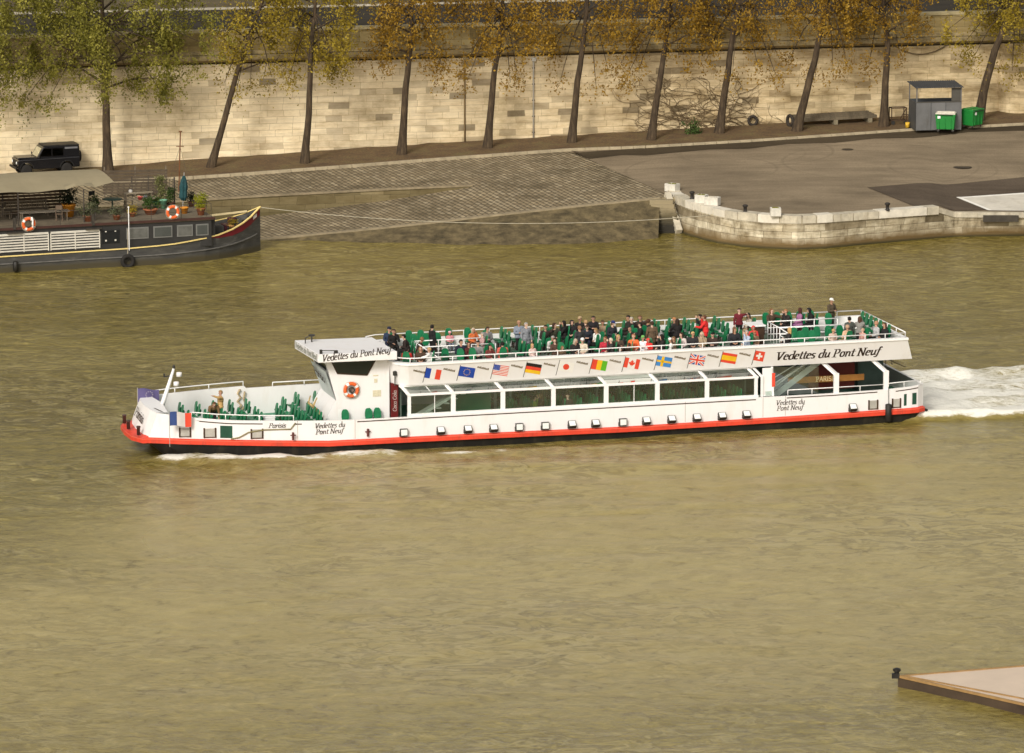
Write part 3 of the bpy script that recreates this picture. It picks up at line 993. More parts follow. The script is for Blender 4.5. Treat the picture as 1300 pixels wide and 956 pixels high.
for k in range(9):
    t = k / 8
    c = tp.lerp(bp, t)
    b.box((c.x + .1, c.y, c.z - .35), (1.5, .64, .72), rz=R(-6))
b.box((on_z(847, 250, 2.0).x - .1, on_z(847, 250, 2.0).y + .2, 1.55), (1.5, 1.3, .9), rz=R(-6))
rel(b, STROOT).build('tread_stones', STN, STROOT, bevel=.02)
b = MB()
b.bar(on_z(849, 247, 2.15) + Vector((-.1, 0, 0)), on_z(864, 297, .0) + Vector((-.1, 0, .1)), .42, .5)
rel(b, STROOT).build('side_kerb', COPING, STROOT, bevel=.03)
# ================================================================== the tour boat; local axes: u towards the bow, v to the far side, w up
BOAT = empty('tour_boat', BO, PSI)
tag(BOAT, 'long white river tour boat with red rubbing strake and open upper deck full of passengers', 'boat')
def L(u, v, w): return Vector((u, -v, w))
DECK, UPF = .95, 3.75
HBR = [(0, 3.05), (.35, 3.30), (.8, 3.38), (31.5, 3.38), (34, 3.2), (36, 2.98), (38.5, 2.58), (40.3, 2.15)]
SBOT = [(0, .47), (4, .42), (7.5, .38), (16, .33), (24, .41), (31.5, .46), (36, .68), (40.3, .88)]
NTOP = [(0, 1.90), (1.6, 1.76), (5, 1.70), (30, 1.70), (32.4, 1.76), (36.5, 1.93), (38.5, 2.12), (40.3, 2.34)]
FTOP = [(0, 1.90), (1.6, 1.76), (5, 1.70), (27, 1.70), (27.6, 2.28), (34.2, 2.30), (34.3, 2.42), (40.3, 2.34)]
STA = [0, .35, .8, 2, 4, 6, 8, 10, 12, 14, 16, 18, 20, 22, 24, 26, 27, 27.6, 28.5, 30, 31.5, 32.5, 34, 34.2, 34.3, 35, 36, 37, 38, 38.5, 39.4, 40.3]
def rake(u): return 0.0 if u < 36 else .45 * ((u - 36) / 4.3) ** 1.5
FRONT = [(-1, 0), (-.6, .16), (0, .24), (.6, .16), (1, 0)]   # slight bulge of the blunt bow

def loop(hb_add, wfun, shift=0.0):
    """closed outline: near side from stern to bow, across the bow, back along the far side"""
    pts = []
    for u in STA: pts.append((u + shift * 0, -(interp(HBR, u) + hb_add), u))
    lip = .42 if hb_add > 0 else 0
    pts.append((40.3 + lip * .75, -(interp(HBR, 40.3) + hb_add), 40.3))
    for k, bul in FRONT[1:-1]: pts.append((40.3 + bul + hb_add + lip, k * (interp(HBR, 40.3) + hb_add), 40.3))
    pts.append((40.3 + lip * .75, interp(HBR, 40.3) + hb_add, 40.3))
    for u in STA[::-1]: pts.append((u, interp(HBR, u) + hb_add, u))
    return [L(u if abs(u) > 1e-6 else -hb_add * .6, v, wfun(s)) for u, v, s in pts]

def closed_loft(mb, A, Bq, mat=None):
    n = len(A)
    mb.add(list(A) + list(Bq), [[i, (i + 1) % n, n + (i + 1) % n, n + i] for i in range(n)], mat)

# hull below the strake
b = MB()
A = loop(-.02, lambda u: interp(SBOT, u) + .02)
Bt = []
for i, p in enumerate(A):
    q = Vector(p)
    k = max(0, (q.x - 34) / 6.5)
    q.x -= 2.3 * k * k + .0
    q.y *= (.93 - .25 * k * k)
    if q.x < 1: q.x += .35
    q.z = -.9
    Bt.append(q)
closed_loft(b, A, Bt)
b.build('hull', BLACK, BOAT)
# red strake
b = MB()
o0, o1 = loop(.13, lambda u: interp(SBOT, u)), loop(.13, lambda u: interp(SBOT, u) + .20)
i0, i1 = loop(-.08, lambda u: interp(SBOT, u)), loop(-.08, lambda u: interp(SBOT, u) + .31)
closed_loft(b, o0, o1); closed_loft(b, o1, i1); closed_loft(b, i0, o0)
b.build('rubbing_strake', RED, BOAT)
b = MB()
closed_loft(b, loop(.135, lambda u: interp(SBOT, u) + .19), loop(.135, lambda u: interp(SBOT, u) + .215))
b.build('strake_line', M('bright red edge', (.80, .16, .10), .4, .1, 2), BOAT)

# white bulwark sides
def side(name, tops, sgn):
    b = MB()
    lo, hi, ihi, ilo = [], [], [], []
    for u in STA:
        hb = interp(HBR, u)
        r_ = rake(u)
        t = interp(tops, u)
        lo.append(L(u, sgn * hb, interp(SBOT, u) + .25))
        hi.append(L(u - r_, sgn * (hb + .02 * r_), t))
        ihi.append(L(u - r_, sgn * (hb - .12), t))
        ilo.append(L(u - r_, sgn * (hb - .12), DECK - .05))
    b.loft(lo, hi); b.loft(hi, ihi); b.loft(ihi, ilo)
    return b.build(name, WHITE, BOAT)
side('bulwark', NTOP, -1)
side('bulwark', FTOP, 1)
# blunt bow front and flat stern
def across(name, u, t, raked, sgn=1):
    b = MB()
    lo, hi, ihi, ilo = [], [], [], []
    for k, bul in FRONT:
        hb = interp(HBR, u)
        lo.append(L(u + bul * sgn, k * hb, interp(SBOT, u) + .25))
        hi.append(L(u + bul * sgn - raked, k * hb * 1.01, t))
        ihi.append(L(u + bul * sgn - raked - .14 * sgn, k * (hb - .1), t))
        ilo.append(L(u + bul * sgn - raked - .14 * sgn, k * (hb - .1), DECK - .05))
    b.loft(lo, hi); b.loft(hi, ihi); b.loft(ihi, ilo)
    return b.build(name, WHITE, BOAT)
across('bow_plate', 40.3, 2.34, .45)
b = MB(); b.box(L(.05, 0, 1.25), (.12, 6.1, 1.3)); b.build('stern_plate', WHITE, BOAT)
# small foredeck cap under the mast
b = MB(); b.poly([L(39.85, -2.05, 2.343), L(40.05, 0, 2.345), L(39.85, 2.05, 2.343), L(39.3, 2.15, 2.343), L(39.1, .4, 2.343), L(39.3, -2.15, 2.343)])
b.build('bow_cap', WHITE2, BOAT)
# decks
b = MB()
b.poly([L(u, -(interp(HBR, u) - .11), DECK) for u in STA if u < 39.4] + [L(u, interp(HBR, u) - .11, DECK) for u in STA[::-1] if u < 39.4])
b.build('main_deck', GREENDECK, BOAT)
# brown line under the glazing and along the bulwark
b = MB()
def brownstrip(u0, u1, dz=-.07, h=.055):
    us = [u0 + (u1 - u0) * k / 12 for k in range(13)]
    b.loft([L(u - rake(u), -(interp(HBR, u) + .006), interp(NTOP, u) + dz - h) for u in us], [L(u - rake(u), -(interp(HBR, u) + .006), interp(NTOP, u) + dz) for u in us])
brownstrip(9.15, 30.0); brownstrip(2.6, 5.6 + 1.9); brownstrip(.35, 1.6, -.10); brownstrip(34.75, 39.2, -.13); brownstrip(32.8, 33.2, -.13)
b.build('brown_line', BROWN, BOAT)
# plate joints
for u in (8.75, 7.55, 30.1, 33.0, 12.9):
    b = MB(); b.loft([L(u, -(interp(HBR, u) + .004), interp(SBOT, u) + .3), L(u + .03, -(interp(HBR, u) + .004), interp(SBOT, u) + .3)], [L(u, -(interp(HBR, u) + .004), interp(NTOP, u)), L(u + .03, -(interp(HBR, u) + .004), interp(NTOP, u))])
    b.build('plate_seam', M('seam grey', (.45, .42, .38), .6), BOAT)

# ------------------------------------------------------------------ glazed saloon
POSTS = [27.31, 25.04, 22.47, 19.84, 17.07, 14.37, 11.74, 9.12]
ROOFL = .30       # rake of the roof bars towards the bow
SILL, MID, TOPZ = 1.82, 2.75, 3.20
for sgn in (-1, 1):
    b = MB()
    V = 3.27 * sgn
    b.box(L(18.2, V, 1.765), (18.4, .16, .12))
    b.bar(L(9.0, V, MID), L(27.4, V, MID + .04), .13, .11)
    b.bar(L(9.2, sgn * 2.78, TOPZ - .05), L(27.7, sgn * 2.78, TOPZ - .03), .12, .10)
    for i, u in enumerate(POSTS):
        wd = .22 if i not in (0, 7) else .16
        b.bar(L(u, V, SILL), L(u, V, MID - .03), wd, .12, up=(0, 1, 0))
        b.bar(L(u, V * .998, MID + .03), L(u + ROOFL, sgn * 2.80, TOPZ - .02), .16, .08, up=(0, 0, 1))
    # end frames and a couple of thin mullions
    b.bar(L(8.80, V, SILL - .1), L(8.80, V, MID + .05), .12, .10, up=(0, 1, 0))
    b.bar(L(8.80, V, MID), L(9.15, sgn * 2.8, TOPZ), .12, .08)
    for u in (26.0, 15.6): b.bar(L(u, V, SILL), L(u, V, MID), .03, .03, up=(0, 1, 0))
    b.bar(L(26.1, V, MID), L(26.1 + ROOFL, sgn * 2.8, TOPZ), .03, .03)
    b.build('window_frame', WHITE2, BOAT)
    for i in range(7):
        u1, u0 = POSTS[i] - .1, POSTS[i + 1] + .1
        g = MB(); g.poly([L(u0, V, SILL), L(u1, V, SILL), L(u1, V, MID - .05), L(u0, V, MID - .05)])
        g.build('window_pane', GLASS, BOAT)
        g = MB(); g.poly([L(u0, V, MID + .05), L(u1, V, MID + .05), L(u1 + ROOFL, sgn * 2.8, TOPZ - .05), L(u0 + ROOFL, sgn * 2.8, TOPZ - .05)])
        g.build('roof_pane', ROOFGLASS, BOAT)
b = MB()
b.box(L(18.2, 0, 3.14), (18.6, 5.4, .06)); b.box(L(27.45, .3, 2.2), (.08, 4.8, 2.2)); b.box(L(9.0, .9, 2.1), (.08, 4.2, 2.3))
b.build('saloon_lining', INTERIOR, BOAT)
b = MB()
b.bar(L(26.6, -1.6, 1.3), L(23.2, -1.6, 3.1), .5, .14)
for k in range(8): b.bar(L(26.3 - .42 * k, -2.1, 1.35 + .22 * k), L(26.3 - .42 * k, -1.2, 1.35 + .22 * k), .26, .04)
b.build('saloon_stairs', M('pale interior paint', (.55, .58, .53), .6), BOAT)
for u in (21.8, 21.0, 16.4, 15.2):
    b = MB(); b.bar(L(u, .6, DECK), L(u, .6, 3.1), .12, .12, up=(0, 1, 0)); b.build('pillar', M('pale interior paint', (.55, .58, .53), .6), BOAT)
b = MB(); b.box(L(23.4, -.9, 1.9), (1.9, .1, 1.5)); b.build('saloon_door', M('green door panel', (.02, .16, .075), .5), BOAT)

# ------------------------------------------------------------------ upper deck
FL = 3.4
def upl(h, w, fr=28.1, st=1.0, r=.75):
    """closed outline of the upper deck at half width h"""
    near = [(st, -h)] + [(u, -h) for u in (2, 6, 10, 14, 18, 22, 25)] + [(fr - r - .5, -h), (fr - r, -h + .06), (fr - .35, -h + .32), (fr - .1, -h + .75), (fr, -h + 1.3)]
    far = [(u, -v) for u, v in near[::-1]]
    return [L(u, v, w) for u, v in near + far]
b = MB(); closed_loft(b, upl(3.02, 3.22, 28.0, .60), upl(FL, 4.30)); b.build('fascia', WHITE, BOAT)
b = MB()
closed_loft(b, upl(FL + .05, 4.29, 28.13, .97), upl(FL + .05, 4.40, 28.13, .97)); closed_loft(b, upl(FL + .05, 4.40, 28.13, .97), upl(FL - .24, 4.40, 27.9, 1.25)); closed_loft(b, upl(FL - .24, 4.40, 27.9, 1.25), upl(FL - .24, 3.72, 27.9, 1.25)); closed_loft(b, upl(FL + .05, 4.29, 28.13, .97), upl(FL - .02, 4.29, 28.1, 1.0))
b.build('deck_rim', WHITE2, BOAT)
b = MB(); b.poly(upl(FL - .2, UPF, 27.92, 1.2)); b.build('upper_deck', GREYDECK, BOAT)
b = MB(); b.poly(upl(3.0, 3.23, 28.0, .62)); b.build('deck_underside', GREYWHITE, BOAT)
# rails
def rail_line(name, pts, h, step, r=.028, mids=0, parent=None, mat=None, endcurl=False):
    b = MB()
    up = Vector((0, 0, h))
    top = [Vector(p) + up for p in pts]
    if endcurl: top = [Vector(pts[0])] + top + [Vector(pts[-1])]
    b.tube(top, r, 6)
    for m_ in range(mids):
        z = Vector((0, 0, h * (m_ + 1) / (mids + 1)))
        b.tube([Vector(p) + z for p in pts], r * .8, 6)
    tot = sum((Vector(q) - Vector(p)).length for p, q in zip(pts, pts[1:]))
    for p in resample(pts, max(2, int(tot / step) + 1)): b.tube([p, p + up], r * .85, 6)
    return b.build(name, mat or WHITE2, parent or BOAT, smooth=True)
RW = 4.40
near_r = [L(1.1, -FL + .1, RW)] + [L(u, -FL + .1, RW) for u in (8, 16, 24)] + [L(26.9, -FL + .1, RW), L(27.4, -FL + .18, RW), L(27.75, -FL + .45, RW), L(27.95, -FL + .9, RW)]
far_r = [L(1.1, FL - .1, RW)] + [L(u, FL - .1, RW) for u in (8, 16, 24)] + [L(27.4, FL - .1, RW), L(28.0, FL - .5, RW)]
rail_line('handrail', near_r, .24, 1.08)
rail_line('handrail', far_r, .28, 1.3)
rail_line('handrail', [near_r[0], far_r[0]], .28, 1.1)
rail_line('handrail', [far_r[-1], L(28.05, 1.4, RW)], .28, 1.1)

# stair openings on the upper deck
for (u0, u1, v0, v1) in ((22.2, 26.0, -.95, .75), (3.2, 7.0, -.75, 1.15)):
    for k, vv in enumerate((v0, v1)):
        rail_line('stair_rail', [L(u0, vv, UPF), L(u1, vv, UPF)], .98, 1.25, .03, 2)
    b = MB(); b.tube([L(u1, v0, UPF + .98), L(u1 - .9, v0 - .9, UPF + .35)], .03, 6); b.tube([L(u1, v0, UPF + .6), L(u1 - .9, v0 - .9, UPF + .05)], .03, 6)
    for k in range(5): b.tube([L(u1, v0 + (v1 - v0) * k / 4, UPF), L(u1, v0 + (v1 - v0) * k / 4, UPF + .98)], .022, 6)
    b.tube([L(u1, v0, UPF + .98), L(u1, v1, UPF + .98)], .03, 6)
    b.build('stair_gate', WHITE2, BOAT, smooth=True)
b = MB(); b.box(L(8.0, .15, UPF + .52), (.62, .9, 1.04)); k_ = b.build('guide_desk', M('brown slatted desk', (.055, .028, .016), .6, .3, 6), BOAT, bevel=.02)
b = MB(); b.box(L(8.05, .15, UPF + 1.07), (.85, 1.15, .07)); b.build('desk_top', WHITE2, k_, bevel=.02)

# flags along the fascia: pole, cloth and the small lettering between them
def fas(u, t):
    """point on the near fascia: t=0 bottom edge, 1 top edge, pushed 6 mm proud"""
    v = -(3.02 + (FL - 3.02) * t)
    w = 3.22 + (4.30 - 3.22) * t
    return L(u, v, w) + Vector((0, .006, -.003))
fx, fy = (fas(9, .5) - fas(10, .5)).normalized(), (fas(10, 1) - fas(10, 0)).normalized()
fn_ = fx.cross(fy).normalized()
if fn_.y < 0: fn_ = -fn_
def flag(kind, u_pole):
    base = fas(u_pole, .12)
    P = MB()
    def q(x, y, lift=0.0):   # cloth coordinates: x 0..1 along the fly, y 0..1 up the hoist
        return base + fx * (.075 + x * .80 + .06 * y) + fy * (.28 + y * .56 - .18 * x) + fn_ * (.002 + lift)
    def rect(x0, y0, x1, y1, m_, lift=0.0):
        P.poly([q(x0, y0, lift), q(x1, y0, lift), q(x1, y1, lift), q(x0, y1, lift)], m_)
    def disc(cx, cy, r, m_, lift, n=14, star=0):
        P.poly([q(cx + r * (1 if not star or k % 2 == 0 else .42) * math.cos(2 * PI * k / n + PI / 2) * .68, cy + r * (1 if not star or k % 2 == 0 else .42) * math.sin(2 * PI * k / n + PI / 2), lift) for k in range(n)], m_)
    W, Rd, Bl, Y, G, K, BL2 = 0, 1, 2, 3, 4, 5, 6
    if kind == 'france':
        rect(0, 0, .34, 1, Bl); rect(.34, 0, .66, 1, W); rect(.66, 0, 1, 1, Rd)
    elif kind == 'europe':
        rect(0, 0, 1, 1, Bl)
        for k in range(12): disc(.5 + .2 * math.cos(k * PI / 6), .5 + .31 * math.sin(k * PI / 6), .06, Y, .003, 10, 1)
    elif kind == 'usa':
        for k in range(13): rect(0, k / 13, 1, (k + 1) / 13, Rd if k % 2 == 0 else W)
        rect(0, 6 / 13, .42, 1, Bl, .003)
        for i in range(5):
            for j in range(4): disc(.05 + .08 * i, .53 + .115 * j, .03, W, .006, 10, 1)
    elif kind == 'germany':
        rect(0, 0, 1, .34, Y); rect(0, .34, 1, .67, Rd); rect(0, .67, 1, 1, K)
    elif kind == 'japan':
        rect(0, 0, 1, 1, W); disc(.5, .5, .30, Rd, .003, 20)
    elif kind == 'guinea':
        rect(0, 0, .34, 1, Rd); rect(.34, 0, .66, 1, Y); rect(.66, 0, 1, 1, G)
    elif kind == 'canada':
        rect(0, 0, .26, 1, Rd); rect(.26, 0, .74, 1, W); rect(.74, 0, 1, 1, Rd)
        leaf = [(.5, .9), (.545, .74), (.60, .78), (.585, .58), (.66, .66), (.70, .60), (.74, .62), (.70, .46), (.60, .34), (.61, .28), (.51, .30), (.51, .14), (.49, .14), (.49, .30), (.39, .28), (.40, .34), (.30, .46), (.26, .62), (.30, .60), (.34, .66), (.415, .58), (.40, .78), (.455, .74)]
        P.poly([q(.5 + (x - .5) * .9, y, .003) for x, y in leaf], Rd)
    elif kind == 'sweden':
        rect(0, 0, 1, 1, BL2); rect(.30, 0, .47, 1, Y, .003); rect(0, .40, 1, .60, Y, .003)
    elif kind == 'britain':
        rect(0, 0, 1, 1, Bl)
        P.poly([q(0, 0, .002), q(.13, 0, .002), q(1, .83, .002), q(1, 1, .002), q(.87, 1, .002), q(0, .17, .002)], W)
        P.poly([q(0, 1, .003), q(0, .83, .003), q(.87, 0, .003), q(1, 0, .003), q(1, .17, .003), q(.13, 1, .003)], W)
        P.poly([q(0, 0, .004), q(.06, 0, .004), q(1, .93, .004), q(1, 1, .004), q(.94, 1, .004), q(0, .07, .004)], Rd)
        P.poly([q(0, 1, .005), q(0, .93, .005), q(.94, 0, .005), q(1, 0, .005), q(1, .07, .005), q(.06, 1, .005)], Rd)
        rect(.39, 0, .61, 1, W, .007); rect(0, .34, 1, .66, W, .006); rect(.44, 0, .56, 1, Rd, .009); rect(0, .41, 1, .59, Rd, .010)
    elif kind == 'spain':
        rect(0, 0, 1, .26, Rd); rect(0, .26, 1, .74, Y); rect(0, .74, 1, 1, Rd)
    elif kind == 'swiss':
        def qs(x, y, l=0.0): return q(x * .66, y, l)
        P.poly([qs(0, 0), qs(1, 0), qs(1, 1), qs(0, 1)], Rd)
        for (a, c, d, e) in ((.40, .18, .60, .82), (.18, .40, .395, .60), (.605, .40, .82, .60)):
            P.poly([qs(a, c, .003), qs(d, c, .003), qs(d, e, .003), qs(a, e, .003)], W)
    f = P.build('painted_flag', [FWHT, FRED, BLUE, FYEL, FGRN, FBLK, BLUELT], BOAT, fix=False)
    p = MB(); p.poly([base + fn_ * .002, base + fx * .03 + fn_ * .002, base + fx * .155 + fy * .90 + fn_ * .002, base + fx * .125 + fy * .90 + fn_ * .002])
    p.build('flag_pole', INK, f)
    f['label'] = 'painted %s flag' % kind
SPOTS = [('france', 536.5, 481), ('europe', 579.5, 480), ('usa', 622.5, 478), ('germany', 664, 476), ('japan', 705.5, 474), ('guinea', 747.5, 471.5), ('canada', 789, 469.5), ('sweden', 830, 467), ('britain', 872, 465), ('spain', 912.5, 463), ('swiss', 954, 460.5)]
fu = []
for kd, px, py in SPOTS:
    u, w = boat_on_v(px, py, -3.1)
    fu.append(u)
    flag(kd, u)
BRZ = M('bronze lettering', (.16, .12, .06), .6)
flag_parts = [c for c in BOAT.children if c.name.startswith('painted_flag')]
for i, u in enumerate([fu[0] + 1.55] + fu[:-1]):
    o = fas(u - 1.02, .72)
    b = MB()
    # small unreadable garland of lettering, sloping down towards the stern
    for k in range(9):
        x = .068 * k
        b.poly([o + fx * x + fy * (-.30 * x) + fn_ * .003, o + fx * (x + .05) + fy * (-.30 * (x + .05)) + fn_ * .003, o + fx * (x + .075) + fy * (-.30 * x + .075 + .02 * (k % 3)) + fn_ * .003, o + fx * (x + .022) + fy * (-.30 * x + .10 - .02 * (k % 2)) + fn_ * .003])
    b.build('lettering', BRZ, flag_parts[i], fix=False)

# names
def text_part(name, s, origin, xd, yd, nrm, size, **k):
    b = MB()
    lettering(b, s, origin, xd, yd, nrm, size, **k)
    return b.build(name, k.pop('matr', INK) if False else INK, BOAT, fix=False)
o = fas(boat_on_v(985, 457, -3.2)[0], .30)
b = MB(); wdt = lettering(b, 'Vedettes du Pont Neuf', o, fx, fy, fn_, .66, wscale=.98); b.build('lettering', INK, BOAT, fix=False)
X, Y, Zv = Vector((-1, 0, 0)), Vector((0, 1, 0)), Vector((0, 0, 1))
def hull_text(s, px, py, size, ws=1.0):
    u, w = boat_on_v(px, py, -3.39)
    b = MB(); lettering(b, s, L(u, -3.392, w), X, Zv, Y, size, wscale=ws, nib=(.10, .035)); b.build('lettering', INK, BOAT, fix=False)
hull_text('Vedettes du', 399.5, 544, .36, .96); hull_text('Pont Neuf', 400.5, 551.5, .36, 1.0)
hull_text('Vedettes du', 985, 514.5, .36, .96); hull_text('Pont Neuf', 986, 521.5, .36, 1.0)
u_, w_ = boat_on_v(341, 543.5, -3.2)
b = MB(); lettering(b, 'Parisis', L(u_, -(interp(HBR, u_) + .012), w_), Vector((-1, .13, 0)), Zv, Vector((.1, 1, 0)), .33, shear=.35, nib=(.11, .04)); b.build('lettering', INK, BOAT, fix=False)
# the name on the raked bow plate, reading downwards along the plate
bx = (L(40.46, -1.29, 1.15) - L(40.54, 0, 1.15)).normalized()
byv = (L(39.85, -1.0, 2.34) - L(40.30, -1.0, 1.15)).normalized()
bn = bx.cross(byv).normalized()
if bn.x < 0: bn = -bn
b = MB(); lettering(b, 'Parisis', L(40.40, .75, 1.72) + bn * .03, (bx + byv * -.10), byv, bn, .64, shear=.1, wscale=1.0); b.build('lettering', INK, BOAT, fix=False)

# ------------------------------------------------------------------ wheelhouse
WN_, WF_ = -2.2, 1.15
prof = [(28.05, .95), (28.05, 4.62), (31.35, 4.62), (31.25, 4.30), (30.78, 2.50), (31.05, 2.05), (31.32, 1.5), (31.35, .95)]
b = MB()
b.add([L(u, WN_, w) for u, w in prof] + [L(u, WF_, w) for u, w in prof],
      [[0, 1, 2, 3, 4, 5, 6, 7], [15, 14, 13, 12, 11, 10, 9, 8]] + [[i, (i + 1) % 8, 8 + (i + 1) % 8, 8 + i] for i in range(8)])
WH = b.build('wheelhouse', WHITE, BOAT)
b = MB()  # windows, 8 mm proud with a thin frame
sw = [(31.02, 4.50), (28.75, 4.47), (29.2, 3.70), (30.72, 3.86)]
b.poly([L(u, WN_ - .010, w) for u, w in sw]); b.build('window', DARKGLASS, WH)
b = MB()
for (p, q) in zip(sw, sw[1:] + sw[:1]): b.bar(L(p[0], WN_ - .012, p[1]), L(q[0], WN_ - .012, q[1]), .05, .05)
b.build('window_frame', BROWN, WH)
b = MB(); b.poly([L(31.29, WN_ + .15, 4.50), L(31.29, WF_ - .15, 4.50), L(31.18, WF_ - .35, 3.95), L(31.18, WN_ + .35, 3.95)]); b.build('windscreen', DARKGLASS, WH)
b = MB(); b.poly([L(31.30, WN_ + .03, 3.97), L(31.30, WF_ - .03, 3.97), L(30.80, WF_ - .5, 2.50), L(30.80, WN_ + .02, 2.50)]); b.build('name_plate', M('pale grey plate', (.56, .60, .59), .4, .06, 1), WH)
d_ = (L(31.30, -.5, 3.97) - L(30.80, -.5, 2.5)).normalized()
b = MB(); lettering(b, 'Parisis', L(31.16, .55, 3.38) + Vector((.03, 0, 0)), Vector((0, 1, -.05)), d_, Vector((1, 0, -.3)), .70, shear=.1, wscale=1.2, nib=(.17, .06)); b.build('lettering', INK, WH, fix=False)
b = MB(); b.tube([L(31.45, -1.2, 1.75), L(31.75, -1.3, 2.1), L(31.6, -1.5, 2.55)], [.10, .07, .03], 6); b.tube([L(31.5, -1.2, 1.8), L(31.9, -.9, 2.2), L(31.75, -.7, 2.5)], [.08, .06, .03], 6); b.tube([L(31.4, -1.2, 1.5), L(31.6, -1.2, 1.85)], [.12, .14], 8)
b.build('figurehead', M('gilded wood', (.42, .30, .13), .5, .4, 5), WH, True)
# canopy
b = MB()
can = [(27.86, -3.05), (31.88, -3.05), (32.12, 1.06), (28.12, 1.06)]
b.add([L(u, v, 4.99 + .04 * (u > 30)) for u, v in can] + [L(u, v, 4.99 + .04 * (u > 30) - .42) for u, v in can], [[0, 1, 2, 3], [7, 6, 5, 4]] + [[i, (i + 1) % 4, 4 + (i + 1) % 4, 4 + i] for i in range(4)])
CAN = b.build('canopy', WHITE, BOAT, bevel=.02)
b = MB(); lettering(b, 'Vedettes du Pont Neuf', L(31.70, -3.064, 4.675), X, Zv, Y, .49, wscale=.83, drift=.03, nib=(.115, .038)); b.build('lettering', INK, CAN, fix=False)
cx_ = (L(31.88, -3.05, 5) - L(32.12, 1.06, 5)).normalized()
b = MB(); lettering(b, 'Vedettes du Pont Neuf', L(32.13, .92, 4.70) + Vector((.004, 0, 0)), cx_, Zv, Vector((1, 0, 0)), .44, wscale=.98); b.build('lettering', M('faded lettering', (.30, .30, .26), .6), CAN, fix=False)
b = MB()
b.tube([L(31.6, -2.7, 5.05), L(31.6, -2.7, 5.16), L(31.0, -2.9, 5.16), L(31.0, -2.9, 5.05)], .025, 6); b.box(L(31.7, -2.85, 5.12), (.12, .12, .22)); b.box(L(30.95, -2.9, 5.1), (.18, .12, .14))
b.build('lamp_bar', DARKMETAL, CAN)
b = MB()
b.tube([L(31.8, .1, 5.0), L(31.8, .1, 5.3), L(31.65, .1, 5.38)], .03, 6); b.build('whistle', DARKMETAL, CAN)
b = MB(); b.tube([L(31.4, .4, 5.0), L(31.4, .4, 5.34)], .04, 6); b.box(L(31.4, .4, 5.36), (.3, .1, .1))
b.build('whistle', DARKMETAL, CAN)
b = MB(); b.lathe([(.03, 0), (.03, .1), (.11, .12), (.11, .3), (.07, .34)], L(27.9, -2.75, 3.6), 10); b.bar(L(27.9, -2.75, 3.6), L(27.9, -2.75, 3.2), .05); b.build('navigation_lamp', DARKMETAL, BOAT)
# notices on the side wall
b = MB(); b.box(L(28.75, WN_ - .012, 3.66), (.26, .02, .06)); b.box(L(28.75, WN_ - .012, 3.40), (.16, .02, .2)); b.box(L(28.7, WN_ - .012, 2.75), (.42, .02, .32)); b.build('notice', M('yellowed notice', (.62, .57, .42), .6, .2, 9), WH)
b = MB(); b.poly([L(30.7, WN_ - .006, .97), L(29.85, WN_ - .006, .97), L(29.85, WN_ - .006, 2.05), L(30.7, WN_ - .006, 2.05)]); b.build('locker_door', GREYWHITE, WH)
# red drinks banner beside the gangway
b = MB(); b.box(L(27.82, -2.30, 2.30), (.38, .06, 1.9)); BAN = b.build('drinks_panel', M('dark red panel', (.12, .010, .010), .45, .25, 3), BOAT)
b = MB(); lettering(b, 'Coca Cola', L(27.72, -2.338, 1.80), Zv, Vector((1, 0, 0)), Y, .28, nib=(.09,.045), shear=.15); b.build('lettering', M('dull white lettering', (.5, .45, .42), .6), BAN, fix=False)

# ------------------------------------------------------------------ open stern bay
for sgn in (-1, 1):
    for u in (4.95, 2.25):
        b = MB()
        b.bar(L(u - .15, sgn * 3.27, 1.6), L(u - .15, sgn * 3.27, 2.72), .26, .14, up=(0, 1, 0)); b.bar(L(u - .15, sgn * 3.27, 2.66), L(u + .42, sgn * 2.72, 3.24), .26, .12)
        b.build('canopy_post', WHITE2, BOAT)
g = MB(); g.poly([L(7.6, -3.26, 1.75), L(5.75, -3.26, 1.75), L(5.75, -3.26, 3.1), L(8.6, -3.0, 3.2), L(8.6, -3.26, 1.75)]); g.build('window_pane', GLASS, BOAT)
b = MB(); b.bar(L(8.2, -3.26, 1.72), L(8.2, -3.05, 3.2), .10, .08, up=(0, 1, 0)); b.box(L(8.5, -3.2, 2.45), (.5, .04, 1.45)); b.build('bay_frame', WHITE2, BOAT)
b = MB(); b.box(L(8.17, -3.24, 2.55), (.16, .05, .7)); b.build('safety_sign', FRED, BOAT)
b = MB()
for vv in (-1.9, -.9):
    b.bar(L(8.3, vv, 1.0), L(4.7, vv, 3.5), .10, .30)
for k in range(11): b.bar(L(8.2 - .33 * k, -1.9, 1.05 + .23 * k), L(8.2 - .33 * k, -.9, 1.05 + .23 * k), .26, .04)
b.build('stairs', M('pale stair steel', (.52, .55, .52), .5), BOAT)
b = MB()
for k in range(3): b.tube([L(8.3, -2.0, 1.5 + .3 * k), L(4.9, -2.0, 3.85 + .3 * k - .55 * (k > 0))], .03, 6)
b.build('stair_handrail', WHITE2, BOAT, smooth=True)
b = MB(); b.box(L(6.3, 1.9, 2.1), (5.0, .08, 2.3)); b.box(L(1.6, 1.2, 2.0), (1.4, 1.6, 2.1)); b.build('stern_bulkhead', M('grey green bulkhead', (.06, .085, .075), .6, .3, 1), BOAT)
b = MB(); b.box(L(4.0, -.3, 2.25), (2.5, .08, 1.9)); b.build('maroon_panel', MAROON, BOAT)
b = MB()
ub0, wb0 = boat_on_v(1000, 483, -1.9); ub1, wb1 = boat_on_v(1097, 478, -1.9)
b.bar(L(ub0, -1.9, wb0 - .02), L(ub1, -1.9, wb1 - .02), .07, .33); SG = b.build('name_board', WOODSIGN, BOAT, bevel=.02)
tx = (L(ub1, -1.9, wb1) - L(ub0, -1.9, wb0)).normalized()
